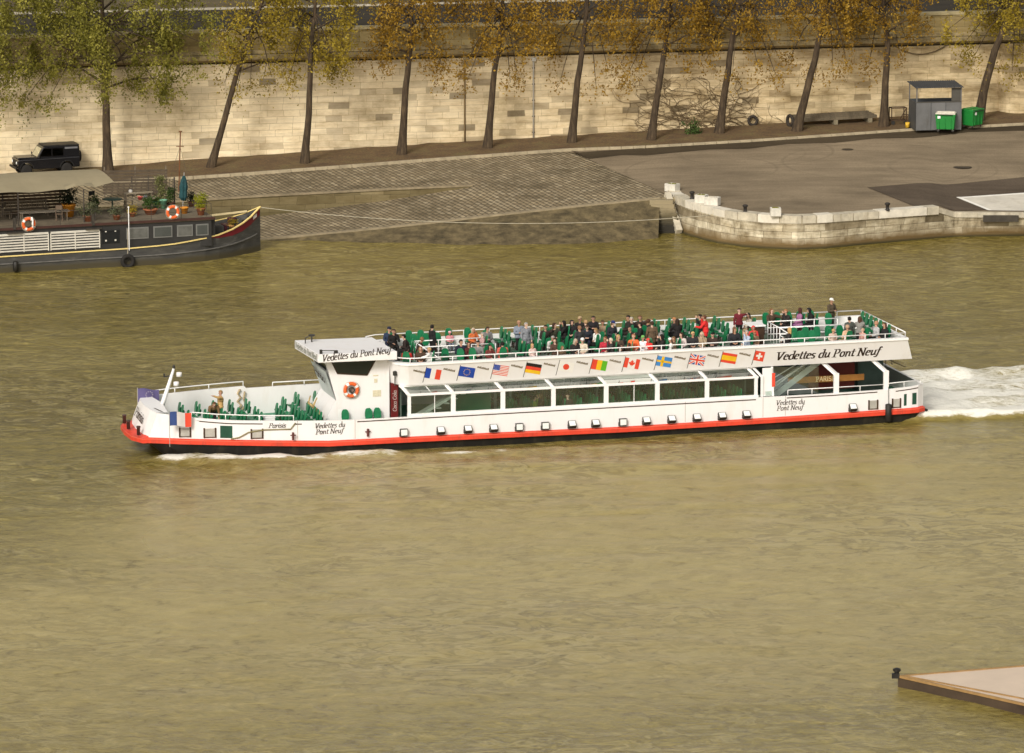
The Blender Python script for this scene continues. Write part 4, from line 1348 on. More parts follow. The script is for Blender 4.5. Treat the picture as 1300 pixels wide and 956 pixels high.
b = MB(); lettering(b, 'PARISIS', L(boat_on_v(1036, 485, -1.95)[0], -1.945, wb0 + (wb1 - wb0) * .37 - .12), tx, Zv, Y, .34, nib=(.10, .07), shear=0); b.build('lettering', M('gilt lettering', (.75, .62, .35), .5), SG, fix=False)
rail_line('handrail', [L(7.4, -3.27, 1.72), L(2.2, -3.27, 1.74)], .26, 1.3, .025)
rail_line('handrail', [L(2.0, -3.27, 1.78), L(.2, -3.2, 1.86)], .26, .9, .025)
g = MB(); g.poly([L(2.1, -3.0, 2.95), L(.45, -3.05, 2.1), L(2.1, -3.1, 2.05)]); g.build('stern_screen', DARKGLASS, BOAT)
b = MB()
b.tube([L(1.75, 1.0, 3.2), L(.2, .6, 2.35), L(-.35, .4, 2.1)], .035, 6); b.tube([L(1.2, 2.2, 3.1), L(-.2, 2.2, 2.2), L(-.25, 2.2, 1.9)], .03, 6); b.tube([L(.4, 1.6, 2.9), L(.1, 1.4, 2.3)], .03, 6)
b.tube([L(.35, 2.5, 1.9), L(.35, 2.5, 2.75), L(.0, 2.5, 2.75), L(.0, 2.5, 1.9)], .03, 6); b.box(L(.8, 2.2, 2.7), (.3, .3, .9))
b.build('stern_gear', M('bronze stern gear', (.19, .15, .08), .5, .4, 4), BOAT)
b = MB(); b.bar(L(1.5, 1.9, 2.0), L(1.5, 1.9, 3.25), .35, .3, up=(0, 1, 0)); b.build('funnel', WHITE2, BOAT)
b = MB(); b.poly([L(1.15, -(interp(HBR, 1.0) + .01), .85), L(.45, -(interp(HBR, .6) + .0), .9), L(.45, -(interp(HBR, .6) + .0), 1.5), L(1.15, -(interp(HBR, 1.0) + .01), 1.46)]); b.build('stern_window', M('green hatch', (.02, .07, .045), .3, .3, 3), BOAT)
b = MB(); b.lathe([(.05, 0), (.17, .05), (.17, .9), (.05, .95)], L(2.05, -3.56, .10), 10); b.tube([L(2.05, -3.56, 1.0), L(2.05, -3.5, 1.9)], .015, 5); b.build('fender', M('black fender', (.02, .018, .016), .6), BOAT, smooth=True)
b = MB(); b.lathe([(.03, 0), (.14, .05), (.14, .35), (.03, .4)], L(-.2, -2.9, .15), 10); b.build('fender', BLACK, BOAT, smooth=True)

# ------------------------------------------------------------------ floodlights along the side
def make_light(tilt):
    m = Matrix.Rotation(R(tilt), 3, 'X')
    b = MB(); b.box((0, .02, .10), (.40, .18, .20)); b.box((0, .13, .22), (.38, .16, .36), mtx=m)
    lb = MB(); lb.box(m @ Vector((0, .085, 0)) + Vector((0, .13, .22)), (.32, .012, .29), mtx=m)
    rb = MB()
    rb.box((0, .06, .42 if tilt > 20 else .40), (.4, .10, .03))
    return b.mesh('floodlight', DARKMETAL), lb.mesh('lens', LENS)
lm = {k: make_light(k) for k in (4, 48)}
for px, py, k in ((512, 548, 4), (559, 547.5, 48), (593.5, 545, 48), (626, 543.5, 48), (658.5, 541, 4), (691.5, 539.5, 4), (725.5, 538, 48), (755.5, 536, 48), (790, 533, 4), (820, 533, 48), (852, 531.5, 48), (884, 529.5, 48), (916, 527.5, 48), (947, 525.5, 48), (1082, 519, 48)):
    u, w = boat_on_v(px, py, -3.42)
    o = bpy.data.objects.new('floodlight', lm[k][0]); col.objects.link(o); o.parent = BOAT
    o.location = L(u, -3.40, interp(SBOT, u) + .31)
    l_ = bpy.data.objects.new('lens', lm[k][1]); col.objects.link(l_); l_.parent = o
# recessed ports near the bow and stern
PORTM = M('port recess', (.42, .40, .36), .5, .2, 3)
for px0, px1, py in ((229, 242, 551), (259, 273, 552.5), (317, 331, 554.5), (1103, 1114, 517), (1133, 1143, 515)):
    u0, w0 = boat_on_v(px0, py, -2.7 if px0 < 400 else -3.4); u1, _ = boat_on_v(px1, py, -2.7 if px0 < 400 else -3.4)
    zc = interp(SBOT, u0) + .57
    y0, y1 = interp(HBR, u0) + .012, interp(HBR, u1) + .012
    b = MB(); b.poly([L(u0, -y0, zc - .22), L(u1, -y1, zc - .22), L(u1, -y1, zc + .22), L(u0, -y0, zc + .22)]); po = b.build('port', PORTM, BOAT)
    b = MB(); b.bar(L(u0, -y0 - .01, zc - .25), L(u0, -y0 - .01, zc + .25), .07, .05, up=(0, 1, 0)); b.bar(L(u1, -y1 - .01, zc - .25), L(u1, -y1 - .01, zc + .25), .07, .05, up=(0, 1, 0)); b.bar(L(u0, -y0 - .01, zc - .22), L(u1, -y1 - .01, zc - .22), .05, .04)
    b.build('frame', BROWN, po)
u0, w0 = boat_on_v(279, 555, -2.75); u1, _ = boat_on_v(294, 555, -2.75)
b = MB(); b.poly([L(u, -(interp(HBR, u) + .012), interp(SBOT, u) + .34 + dz) for u, dz in ((u0, 0), (u1, 0), (u1, .62), (u0, .62))]); b.build('hatch', M('green hatch', (.02, .07, .045), .3, .3, 3), BOAT)
b = MB()
hp = [(294, 558), (304, 556), (316, 549), (335, 545.5), (368, 544), (374, 536)]
b.tube([L(u, -(interp(HBR, u) + .03), w) for u, w in [boat_on_v(x, y, -3.1) for x, y in hp]], .035, 6); b.build('hose', M('olive hose', (.22, .19, .09), .7), BOAT, smooth=True)
b = MB()
for px, py in ((372, 556), (467, 551.5)):
    u, w = boat_on_v(px, py, -3.45); b.tube([L(u, -3.47, w - .1), L(u, -3.47, w + .28)], .06, 8); b.tube([L(u - .14, -3.47, w + .14), L(u + .14, -3.47, w + .14)], .03, 6)
b.build('mooring_cleat', M('maroon cleat', (.10, .03, .025), .6), BOAT)
for k, (uu, vv) in enumerate(((40.80, 1.45), (40.88, 0.0), (40.68, -1.55))):
    b = MB(); b.lathe([(.09, 0), (.09, .36), (.12, .38), (.10, .44)], L(uu, vv, interp(SBOT, 40.3) + .3), 10); b.build('bollard', M('dark bollard', (.06, .03, .025), .5), BOAT, smooth=True)

# bow fittings
rail_line('bow_rail', [L(u - rake(u), -(interp(HBR, u) - .06), interp(NTOP, u)) for u in (38.4, 37, 35.5, 34, 33.2)], .26, 1.4, .028, endcurl=True)
rail_line('bow_rail', [L(u - rake(u), (interp(HBR, u) - .06), interp(FTOP, u)) for u in (40.2, 38.5, 37, 35.5, 34.35)], .24, 1.5, .03, endcurl=True)
rail_line('bow_rail', [L(32.8, 3.2, 2.29), L(29.5, 3.26, 2.29)], .22, 1.6, .028)
b = MB(); b.poly([L(39.80, -.95, 2.36), L(39.60, -1.95, 2.36), L(39.5, -1.95, 2.35), L(39.7, -.95, 2.35)]); b.build('bow_slot', BROWN, BOAT)
b = MB(); b.tube([L(39.15, .15, 2.2), L(38.8, .3, 3.1), L(38.45, .45, 4.05)], [.13, .10, .06], 8)
MAST = b.build('mast', WHITE2, BOAT, smooth=True)
b = MB()
for du, z in ((-.10, 3.72), (.05, 3.25)): b.lathe([(.05, -.12), (.14, -.1), (.14, .1), (.05, .12)], L(38.3 + du, .4, z), 10)
b.build('mast_lamp', WHITE, MAST, smooth=True)
b = MB(); b.lathe([(.07, 0), (.07, .14), (.03, .2)], L(38.45, .45, 4.02), 8); b.box(L(38.75, .45, 3.65), (.4, .05, .06)); b.box(L(38.95, .45, 3.7), (.07, .07, .2)); b.build('mast_light', DARKMETAL, MAST)

# seats: one shape, copied
def seat_mesh():
    b = MB()
    b.cur = 0
    outline = [(-.10, .50), (.10, .50), (.165, .60), (.19, .74), (.185, .92), (.15, 1.05), (.08, 1.12), (-.08, 1.12), (-.15, 1.05), (-.185, .92), (-.19, .74), (-.165, .60)]
    pf = [Vector((-.20 - .12 * (z - .46) + .03 * (1 - (y / .22) ** 2) * -1, y, z)) for y, z in outline]
    b.prism(pf, (0, 0, 0), (.055, 0, 0), 0)
    b.prism([Vector((-.18, -.18, .44)), Vector((.16, -.18, .46)), Vector((.16, .18, .46)), Vector((-.18, .18, .44))], (0, 0, -.03), (0, 0, .03), 0)
    b.prism([Vector((-.245 - .05, -.13, .52)), Vector((-.245 - .05, .13, .52)), Vector((-.245 - .09, .11, .84)), Vector((-.245 - .09, -.11, .84))], (0, 0, 0), (.03, 0, 0), 1)
    b.bar((-.02, -.14, 0), (-.08, -.14, .44), .06, .05, 2); b.bar((-.02, .14, 0), (-.08, .14, .44), .06, .05, 2); b.bar((-.05, -.14, .2), (-.05, .14, .2), .03, .03, 2)
    return b.mesh('seat', [GREEN, GREEND, M('dark seat leg', (.045, .02, .012), .6)])
SEATM = seat_mesh()
seat_slots = []   # (u, v, floor, yaw, priority)
for u in (38.2, 37.35, 36.5, 35.65, 34.8):
    for v in (-1.95, -1.22, -.5, .85, 1.58):
        if abs(v) < interp(HBR, u) - .55: seat_slots.append((u, v, DECK, 0, 0))
for u in (32.9,):
    for v in (1.0, 1.55): seat_slots.append((u, v, DECK, 0, 0))
for u in (32.2, 31.75 - .05): 
    pass
for u in (33.55, 32.75, 31.95):
    for v in (-2.75, -2.05, -1.35, -.65, .05): seat_slots.append((u, v, DECK, 0, 0))
for v in (2.0, 2.6): seat_slots.append((32.0, v, DECK, 0, 0)); seat_slots.append((31.0, v, DECK, 0, 0))
for u in (30.4, 29.2, 28.75): seat_slots.append((u, -2.72, DECK, 90, 0))
for i in range(16):
    u = 9.6 + .82 * i
    for v in (-2.85, -2.13, -1.41, -.69, .69, 1.41, 2.13, 2.85): seat_slots.append((u, v, UPF, 0, 1 if v > 0 else 2))
for i in range(6):
    for v, yw, pr in ((-2.75, 90, 2), (-1.75, 90, 1), (1.75, 90, 1), (2.75, 90, 2)):
        seat_slots.append((22.6 + .62 * i, v, UPF, yw, pr)); seat_slots.append((3.4 + .62 * i, v, UPF, yw, pr))
for v in (-2.0, -1.35, -.7, 0, .7, 1.35, 2.0): seat_slots.append((1.75, v, UPF, 0, 1))
saloon = [(10.0 + .85 * i, v, DECK, 0) for i in range(15) for v in (-2.7, -2.1, -1.5, -.9, .9, 1.5, 2.1, 2.7)]
# ================================================================== people: one continuous body per pose, clothes as shells over it
def capsule(V, Fc, p0, r0, p1, r1, seg=10):
    p0, p1 = Vector(p0), Vector(p1)
    d = p1 - p0
    if d.length < 1e-5: d = Vector((0, 0, 1e-4))
    dn = d.normalized()
    a = dn.cross(Vector((0, 0, 1)))
    if a.length < .1: a = dn.cross(Vector((1, 0, 0)))
    a.normalize(); b2 = dn.cross(a)
    rings = []
    for t in (-80, -50, -20, 0): rings.append((p0 + dn * r0 * math.sin(R(t)), r0 * math.cos(R(t))))
    for t in (0, 20, 50, 80): rings.append((p1 + dn * r1 * math.sin(R(t)), r1 * math.cos(R(t))))
    base = len(V)
    for c, r in rings:
        for k in range(seg):
            an = 2 * PI * k / seg
            V.append(c + (a * math.cos(an) + b2 * math.sin(an)) * r)
    n = len(rings)
    for i in range(n - 1):
        for k in range(seg):
            Fc.append([base + i * seg + k, base + i * seg + (k + 1) % seg, base + (i + 1) * seg + (k + 1) % seg, base + (i + 1) * seg + k])
    Fc.append([base + k for k in range(seg)][::-1]); Fc.append([base + (n - 1) * seg + k for k in range(seg)])

def skeleton(kind, arms, head_yaw=0, lean=0, nod=0):
    """joints of a person facing +X, feet at z=0"""
    S = []
    if kind == 'sit':
        pel = Vector((-.03, 0, .54)); kn = [Vector((.42, s * .12, .50)) for s in (1, -1)]; an = [Vector((.44, s * .12, .09)) for s in (1, -1)]
    elif kind == 'bend':
        pel = Vector((-.18, 0, .90)); kn = [Vector((.0, s * .11, .48)) for s in (1, -1)]; an = [Vector((-.04, s * .12, .09)) for s in (1, -1)]; lean = 62
    else:
        pel = Vector((0, 0, .93)); kn = [Vector((.03, s * .10, .50)) for s in (1, -1)]; an = [Vector((-.02, s * .11, .09)) for s in (1, -1)]
    rot = Matrix.Rotation(R(lean), 3, 'Y')
    def up(x, y, z): return pel + rot @ Vector((x, y, z))
    waist, chest, neckb = up(0, 0, .16), up(-.01, 0, .36), up(-.02, 0, .52)
    hr = Matrix.Rotation(R(head_yaw), 3, 'Z') @ Matrix.Rotation(R(nod + lean * .35), 3, 'Y')
    head = neckb + (rot @ Vector((.0, 0, .07))) + hr @ Vector((.015, 0, .115))
    def hd(x, y, z): return head + hr @ Vector((x, y, z))
    S += [('pelvis', up(0, .07, .0), .135, up(0, -.07, .0), .135), ('torso', up(0, .05, .14), .125, up(0, -.05, .14), .125), ('torso', up(0, 0, .05), .14, waist, .135),
          ('torso', waist, .13, chest, .15), ('torso', up(-.01, .09, .36), .115, up(-.01, -.09, .36), .115), ('torso', up(-.02, .13, .46), .075, up(-.02, -.13, .46), .075),
          ('neck', neckb - rot @ Vector((0, 0, .05)), .06, hd(-.01, 0, -.06), .055),
          ('head', hd(-.012, 0, .03), .092, hd(.0, 0, .03), .088), ('head', hd(.02, 0, -.04), .068, hd(.03, 0, -.075), .048), ('head', hd(-.03, 0, .02), .085, hd(-.035, 0, .0), .08),
          ('head', hd(.088, 0, -.005), .012, hd(.108, 0, -.032), .016), ('head', hd(-.005, .088, -.02), .014, hd(-.01, .092, .012), .018), ('head', hd(-.005, -.088, -.02), .014, hd(-.01, -.092, .012), .018)]
    hips = [pel + Vector((0, s * .09, -.02)) for s in (1, -1)]
    for h, k, a in zip(hips, kn, an):
        S += [('thigh', h, .095, k, .062), ('shin', k, .060, a, .042), ('foot', a + Vector((-.03, 0, -.045)), .045, a + Vector((.15, 0, -.055)), .034)]
    for i, s in enumerate((1, -1)):
        sh = up(-.02, s * .195, .455)
        mode = arms[i]
        yb = lambda x, y, z: up(x, s * y, z)
        if mode == 'lap': el, wr, fd = yb(.02, .26, .20), (Vector((.24, s * .10, .66)) if kind == 'sit' else yb(.22, .10, .16)), Vector((.6, -s * .7, -.2))
        elif mode == 'front': el, wr, fd = yb(.06, .25, .20), yb(.26, .08, .24), Vector((.35, -s * .9, .1))
        elif mode == 'face': el, wr, fd = yb(.20, .24, .26), hd(.15, s * .06, -.06), Vector((.1, -s * .5, .85))
        elif mode == 'out': el, wr, fd = yb(.10, .42, .40), yb(.32, .52, .36), Vector((.9, s * .2, -.1))
        elif mode == 'rail': el, wr, fd = yb(.20, .30, .26), yb(.44, .24, .32), Vector((.9, 0, -.4))
        elif mode == 'raise': el, wr, fd = yb(.16, .36, .52), yb(.42, .38, .62), Vector((.95, 0, .25))
        elif mode == 'hang': el, wr, fd = yb(-.02, .26, .17), yb(.06, .27, -.07), Vector((.25, 0, -1))
        elif mode == 'down': el, wr, fd = sh + Vector((.06, s * .05, -.26)), sh + Vector((.14, s * .02, -.50)), Vector((.3, 0, -1))
        S += [('arm', sh, .066, el, .048), ('arm', el, .047, wr, .033)]
        fd.normalize()
        side = fd.cross(Vector((0, 0, 1)))
        if side.length < .2: side = Vector((0, 1, 0))
        side.normalize()
        nn = side.cross(fd)
        S += [('hand', wr, .030, wr + fd * .075, .033)]
        pc = wr + fd * .085
        for j, (o, ln) in enumerate(((-.034, .058), (-.0115, .07), (.0115, .066), (.034, .05))):
            r0 = pc + side * o
            m1 = r0 + fd * ln * .55 - nn * .008
            S += [('hand', r0 - fd * .01, .0105, m1, .0095), ('hand', m1, .0095, m1 + fd * ln * .5 - nn * .022, .008)]
        th = wr + fd * .03 - side * .03
        t1 = th + (fd * .55 - side * .8).normalized() * .035
        S += [('hand', th, .013, t1, .011), ('hand', t1, .011, t1 + fd * .03 - nn * .01, .009)]
    return S, head, hr, pel, rot

def remesh(V, Fc, vox, smooth=2):
    me = bpy.data.meshes.new('tmp')
    me.from_pydata([tuple(v) for v in V], [], Fc)
    bm = bmesh.new(); bm.from_mesh(me); bmesh.ops.recalc_face_normals(bm, faces=bm.faces); bm.to_mesh(me); bm.free()
    o = bpy.data.objects.new('tmp', me)
    col.objects.link(o)
    m = o.modifiers.new('r', 'REMESH'); m.mode = 'VOXEL'; m.voxel_size = vox; m.adaptivity = 0
    if smooth:
        s = o.modifiers.new('s', 'SMOOTH'); s.factor = .5; s.iterations = smooth
    dg = bpy.context.evaluated_depsgraph_get()
    out = bpy.data.meshes.new_from_object(o.evaluated_get(dg))
    bpy.data.objects.remove(o)
    bpy.data.meshes.remove(me)
    return out

def seg_dist(P, a, b):
    a, b = np.array(a), np.array(b)
    d = b - a
    t = np.clip(((P - a) @ d) / max(1e-9, d @ d), 0, 1)
    return np.linalg.norm(P - (a + t[:, None] * d), axis=1), t

SKIN = M('skin', (.50, .29, .20), .6, .08, 6)
SKINDARK = M('dark eyes and mouth', (.16, .07, .05), .6, .1, 6)  # colour of the eyes and mouth
def shell(me, keep, dist, name, extra=None):
    """faces whose corners are all in keep, pushed outwards by dist"""
    nv = len(me.vertices)
    co = np.empty(nv * 3); me.vertices.foreach_get('co', co); co = co.reshape(-1, 3)
    no = np.array([v.normal[:] for v in me.vertices])
    dd = dist if np.isscalar(dist) else dist[:, None]
    pos = co + no * dd
    faces = [tuple(p.vertices) for p in me.polygons if all(keep[i] for i in p.vertices)]
    used = sorted({i for f in faces for i in f})
    mp = {i: k for k, i in enumerate(used)}
    out = bpy.data.meshes.new(name)
    out.from_pydata([tuple(pos[i]) for i in used], [], [[mp[i] for i in f] for f in faces])
    out.polygons.foreach_set('use_smooth', [True] * len(out.polygons))
    return out

class Pose: pass
def make_pose(kind, arms, head_yaw=0, lean=0, nod=0, coat=False):
    S, head, hr, pel, rot = skeleton(kind, arms, head_yaw, lean, nod)
    V, Fc = [], []
    for tg, a, ra, b_, rb in S: capsule(V, Fc, a, ra, b_, rb)
    me = remesh(V, Fc, .0135)
    me.name = 'person'
    nv = len(me.vertices)
    P = np.empty(nv * 3); me.vertices.foreach_get('co', P); P = P.reshape(-1, 3)
    best = np.full(nv, 9.0); lab = np.zeros(nv, dtype=int); tt = np.zeros(nv)
    names = ['pelvis', 'torso', 'neck', 'head', 'thigh', 'shin', 'foot', 'arm', 'hand']
    for tg, a, ra, b_, rb in S:
        d, t = seg_dist(P, a, b_)
        d = d - (ra + (rb - ra) * t)
        k = d < best
        best[k] = d[k]; lab[k] = names.index(tg); tt[k] = t[k]
    is_ = lambda *n: np.isin(lab, [names.index(x) for x in n])
    hl = (P - np.array(head)) @ np.array(hr)          # head coordinates
    me.materials.clear(); me.materials.append(SKIN); me.materials.append(SKINDARK)
    dark = np.zeros(nv, bool)
    ish = is_('head')
    for s in (1, -1): dark |= ish & (np.linalg.norm(hl - np.array((.082, s * .034, .018)), axis=1) < .019)
    dark |= ish & (np.abs(hl[:, 2] + .062) < .008) & (np.abs(hl[:, 1]) < .026) & (hl[:, 0] > .04)
    me.polygons.foreach_set('material_index', [1 if sum(dark[i] for i in p.vertices) >= 2 else 0 for p in me.polygons])
    me.polygons.foreach_set('use_smooth', [True] * len(me.polygons))
    po = Pose(); po.body = me; po.kind = kind; po.head = head; po.hr = hr
    po.top = head.z + .125
    ups = (P - np.array(pel)) @ np.array(rot)
    up_keep = is_('torso', 'arm', 'pelvis') & ~(is_('pelvis') & (ups[:, 2] < -.06)) | (is_('neck') & (ups[:, 2] < .50))
    po.jacket = shell(me, up_keep, .016, 'jacket')
    kk = up_keep | is_('pelvis') | (is_('thigh') & (tt < .55))
    po.coat = shell(me, kk, np.where(is_('thigh'), .034, .022), 'coat')
    po.trousers = shell(me, is_('pelvis', 'thigh', 'shin'), .012, 'trousers')
    po.shoes = shell(me, is_('foot') | (is_('shin') & (tt > .9)), .010, 'shoes')
    scalp = ish & ((hl[:, 2] > .055) | ((hl[:, 0] < -.005) & (hl[:, 2] > -.055)) | ((hl[:, 0] < .03) & (hl[:, 2] > .03)))
    po.short_hair = shell(me, scalp, .016, 'hair')
    hood = (ish | is_('neck')) & ((hl[:, 0] < .045) | (hl[:, 2] > .06))
    po.hood = shell(me, hood, .026, 'hood')
    # long hair: scalp plus a fall of hair behind
    V2, F2 = [], []
    def hd(x, y, z): return head + hr @ Vector((x, y, z))
    capsule(V2, F2, hd(-.03, 0, .045), .105, hd(-.015, 0, .05), .095)
    for s in (1, -1): capsule(V2, F2, hd(-.02, s * .075, .02), .045, hd(-.03, s * .085, -.15), .035)
    capsule(V2, F2, hd(-.075, 0, .0), .07, hd(-.085, 0, -.19), .055)
    lh = remesh(V2, F2, .016, 1)
    cp = np.empty(len(lh.vertices) * 3); lh.vertices.foreach_get('co', cp)
    po.long_hair = lh; lh.name = 'hair'
    lh.polygons.foreach_set('use_smooth', [True] * len(lh.polygons))
    # trim the part that would lie over the face
    bm = bmesh.new(); bm.from_mesh(lh)
    hi = hr.transposed()
    dl = [v for v in bm.verts if (hi @ (v.co - head)).x > .062 and (hi @ (v.co - head)).z < .075]
    bmesh.ops.delete(bm, geom=dl, context='VERTS'); bm.to_mesh(lh); bm.free()
    # cap with a peak
    b = MB()
    b.lathe([(.107, .0), (.110, .035), (.098, .075), (.06, .105), (.015, .116)], (0, 0, 0), 14)
    b.poly([(.08, -.075, .005), (.175, -.05, -.012), (.19, 0, -.008), (.175, .05, -.012), (.08, .075, .005)])
    mt = Matrix.Translation(head + hr @ Vector((-.01, 0, .055))) @ hr.to_4x4()
    b.v = [tuple(mt @ Vector(v)) for v in b.v]
    po.cap = b.mesh('cap', [SKIN], True)
    for m_ in (po.jacket, po.coat, po.trousers, po.shoes, po.short_hair, po.hood, po.long_hair):
        m_.materials.clear(); m_.materials.append(SKIN)
    return po
POSES = {
 's1': make_pose('sit', ('lap', 'lap'), 0),
 's2': make_pose('sit', ('lap', 'lap'), 35, 4),
 's3': make_pose('sit', ('face', 'lap'), -10, 6),
 's4': make_pose('sit', ('lap', 'front'), -35, -4),
 's5': make_pose('sit', ('out', 'rail'), 10, 2),
 's6': make_pose('sit', ('front', 'front'), 5, 18, 10),
 's7': make_pose('sit', ('raise', 'lap'), -25, -6),
 's8': make_pose('sit', ('front', 'lap'), 40, 12, 6),
 's9': make_pose('sit', ('lap', 'hang'), -50, 3, -4),
 't1': make_pose('stand', ('front', 'front'), 0, 2),
 't2': make_pose('stand', ('hang', 'hang'), 20),
 't3': make_pose('stand', ('rail', 'face'), -10, 8),
 't4': make_pose('stand', ('raise', 'hang'), 15, 0),
 'b1': make_pose('bend', ('down', 'down'), 0),
}
_cm = {}
def cloth(c, rough=.85):
    k = tuple(round(x, 3) for x in c)
    if k not in _cm: _cm[k] = M('cloth %d' % len(_cm), c, rough, .22, 9, .25)
    return _cm[k]
SKINS = [M('skin tone %d' % i, c, .6, .08, 6) for i, c in enumerate([(.52, .30, .21), (.46, .26, .18), (.58, .36, .27), (.40, .22, .14), (.62, .41, .32)])]
def part(name, me, parent, mat):
    o = bpy.data.objects.new(name, me)
    col.objects.link(o)
    o.parent = parent
    o.material_slots[0].link = 'OBJECT'
    o.material_slots[0].material = mat
    return o
SIT_ON = []
n_person = 0
def person(loc, yaw, pose, top, topc, head, headc, legs, label, scale=1.0, group=None, shoes=(.03, .025, .02)):
    global n_person
    po = POSES[pose]
    o = bpy.data.objects.new('person', po.body)
    col.objects.link(o)
    o.location = loc
    o.rotation_euler = (0, 0, yaw)
    o.scale = (scale,) * 3
    o.material_slots[0].link = 'OBJECT'
    o.material_slots[0].material = SKINS[n_person % 5]
    n_person += 1
    part('coat' if top == 'coat' else 'jacket', po.coat if top == 'coat' else po.jacket, o, cloth(topc))
    part('trousers', po.trousers, o, cloth(legs))
    part('shoes', po.shoes, o, cloth(shoes))
    if head == 'cap':
        part('hair', po.short_hair, o, cloth((.10, .06, .03)))
        part('cap', po.cap, o, cloth(headc))
    elif head == 'hood': part('hood', po.hood, o, cloth(headc))
    elif head == 'bald': part('hair', po.short_hair, o, cloth((.40, .26, .18)))
    else: part('hair', po.long_hair if head == 'long' else po.short_hair, o, cloth(headc))
    tag(o, label, 'person', group or 'passengers on the tour boat')
    return o

BLK, NAVY, DGRY, BRN, TAN = (.012, .011, .011), (.014, .018, .04), (.045, .047, .045), (.06, .034, .02), (.36, .26, .16)
REDC, MARO, ORG, WHT, PINK = (.55, .03, .025), (.13, .012, .02), (.75, .13, .03), (.75, .74, .72), (.62, .25, .28)
HB_, HD, HBL, HGR, HRD, HLT = (.045, .022, .012), (.010, .007, .006), (.42, .27, .12), (.30, .28, .26), (.16, .06, .025), (.20, .10, .045)
GRYB, PURP, OLV = (.20, .23, .29), (.30, .12, .28), (.07, .065, .035)
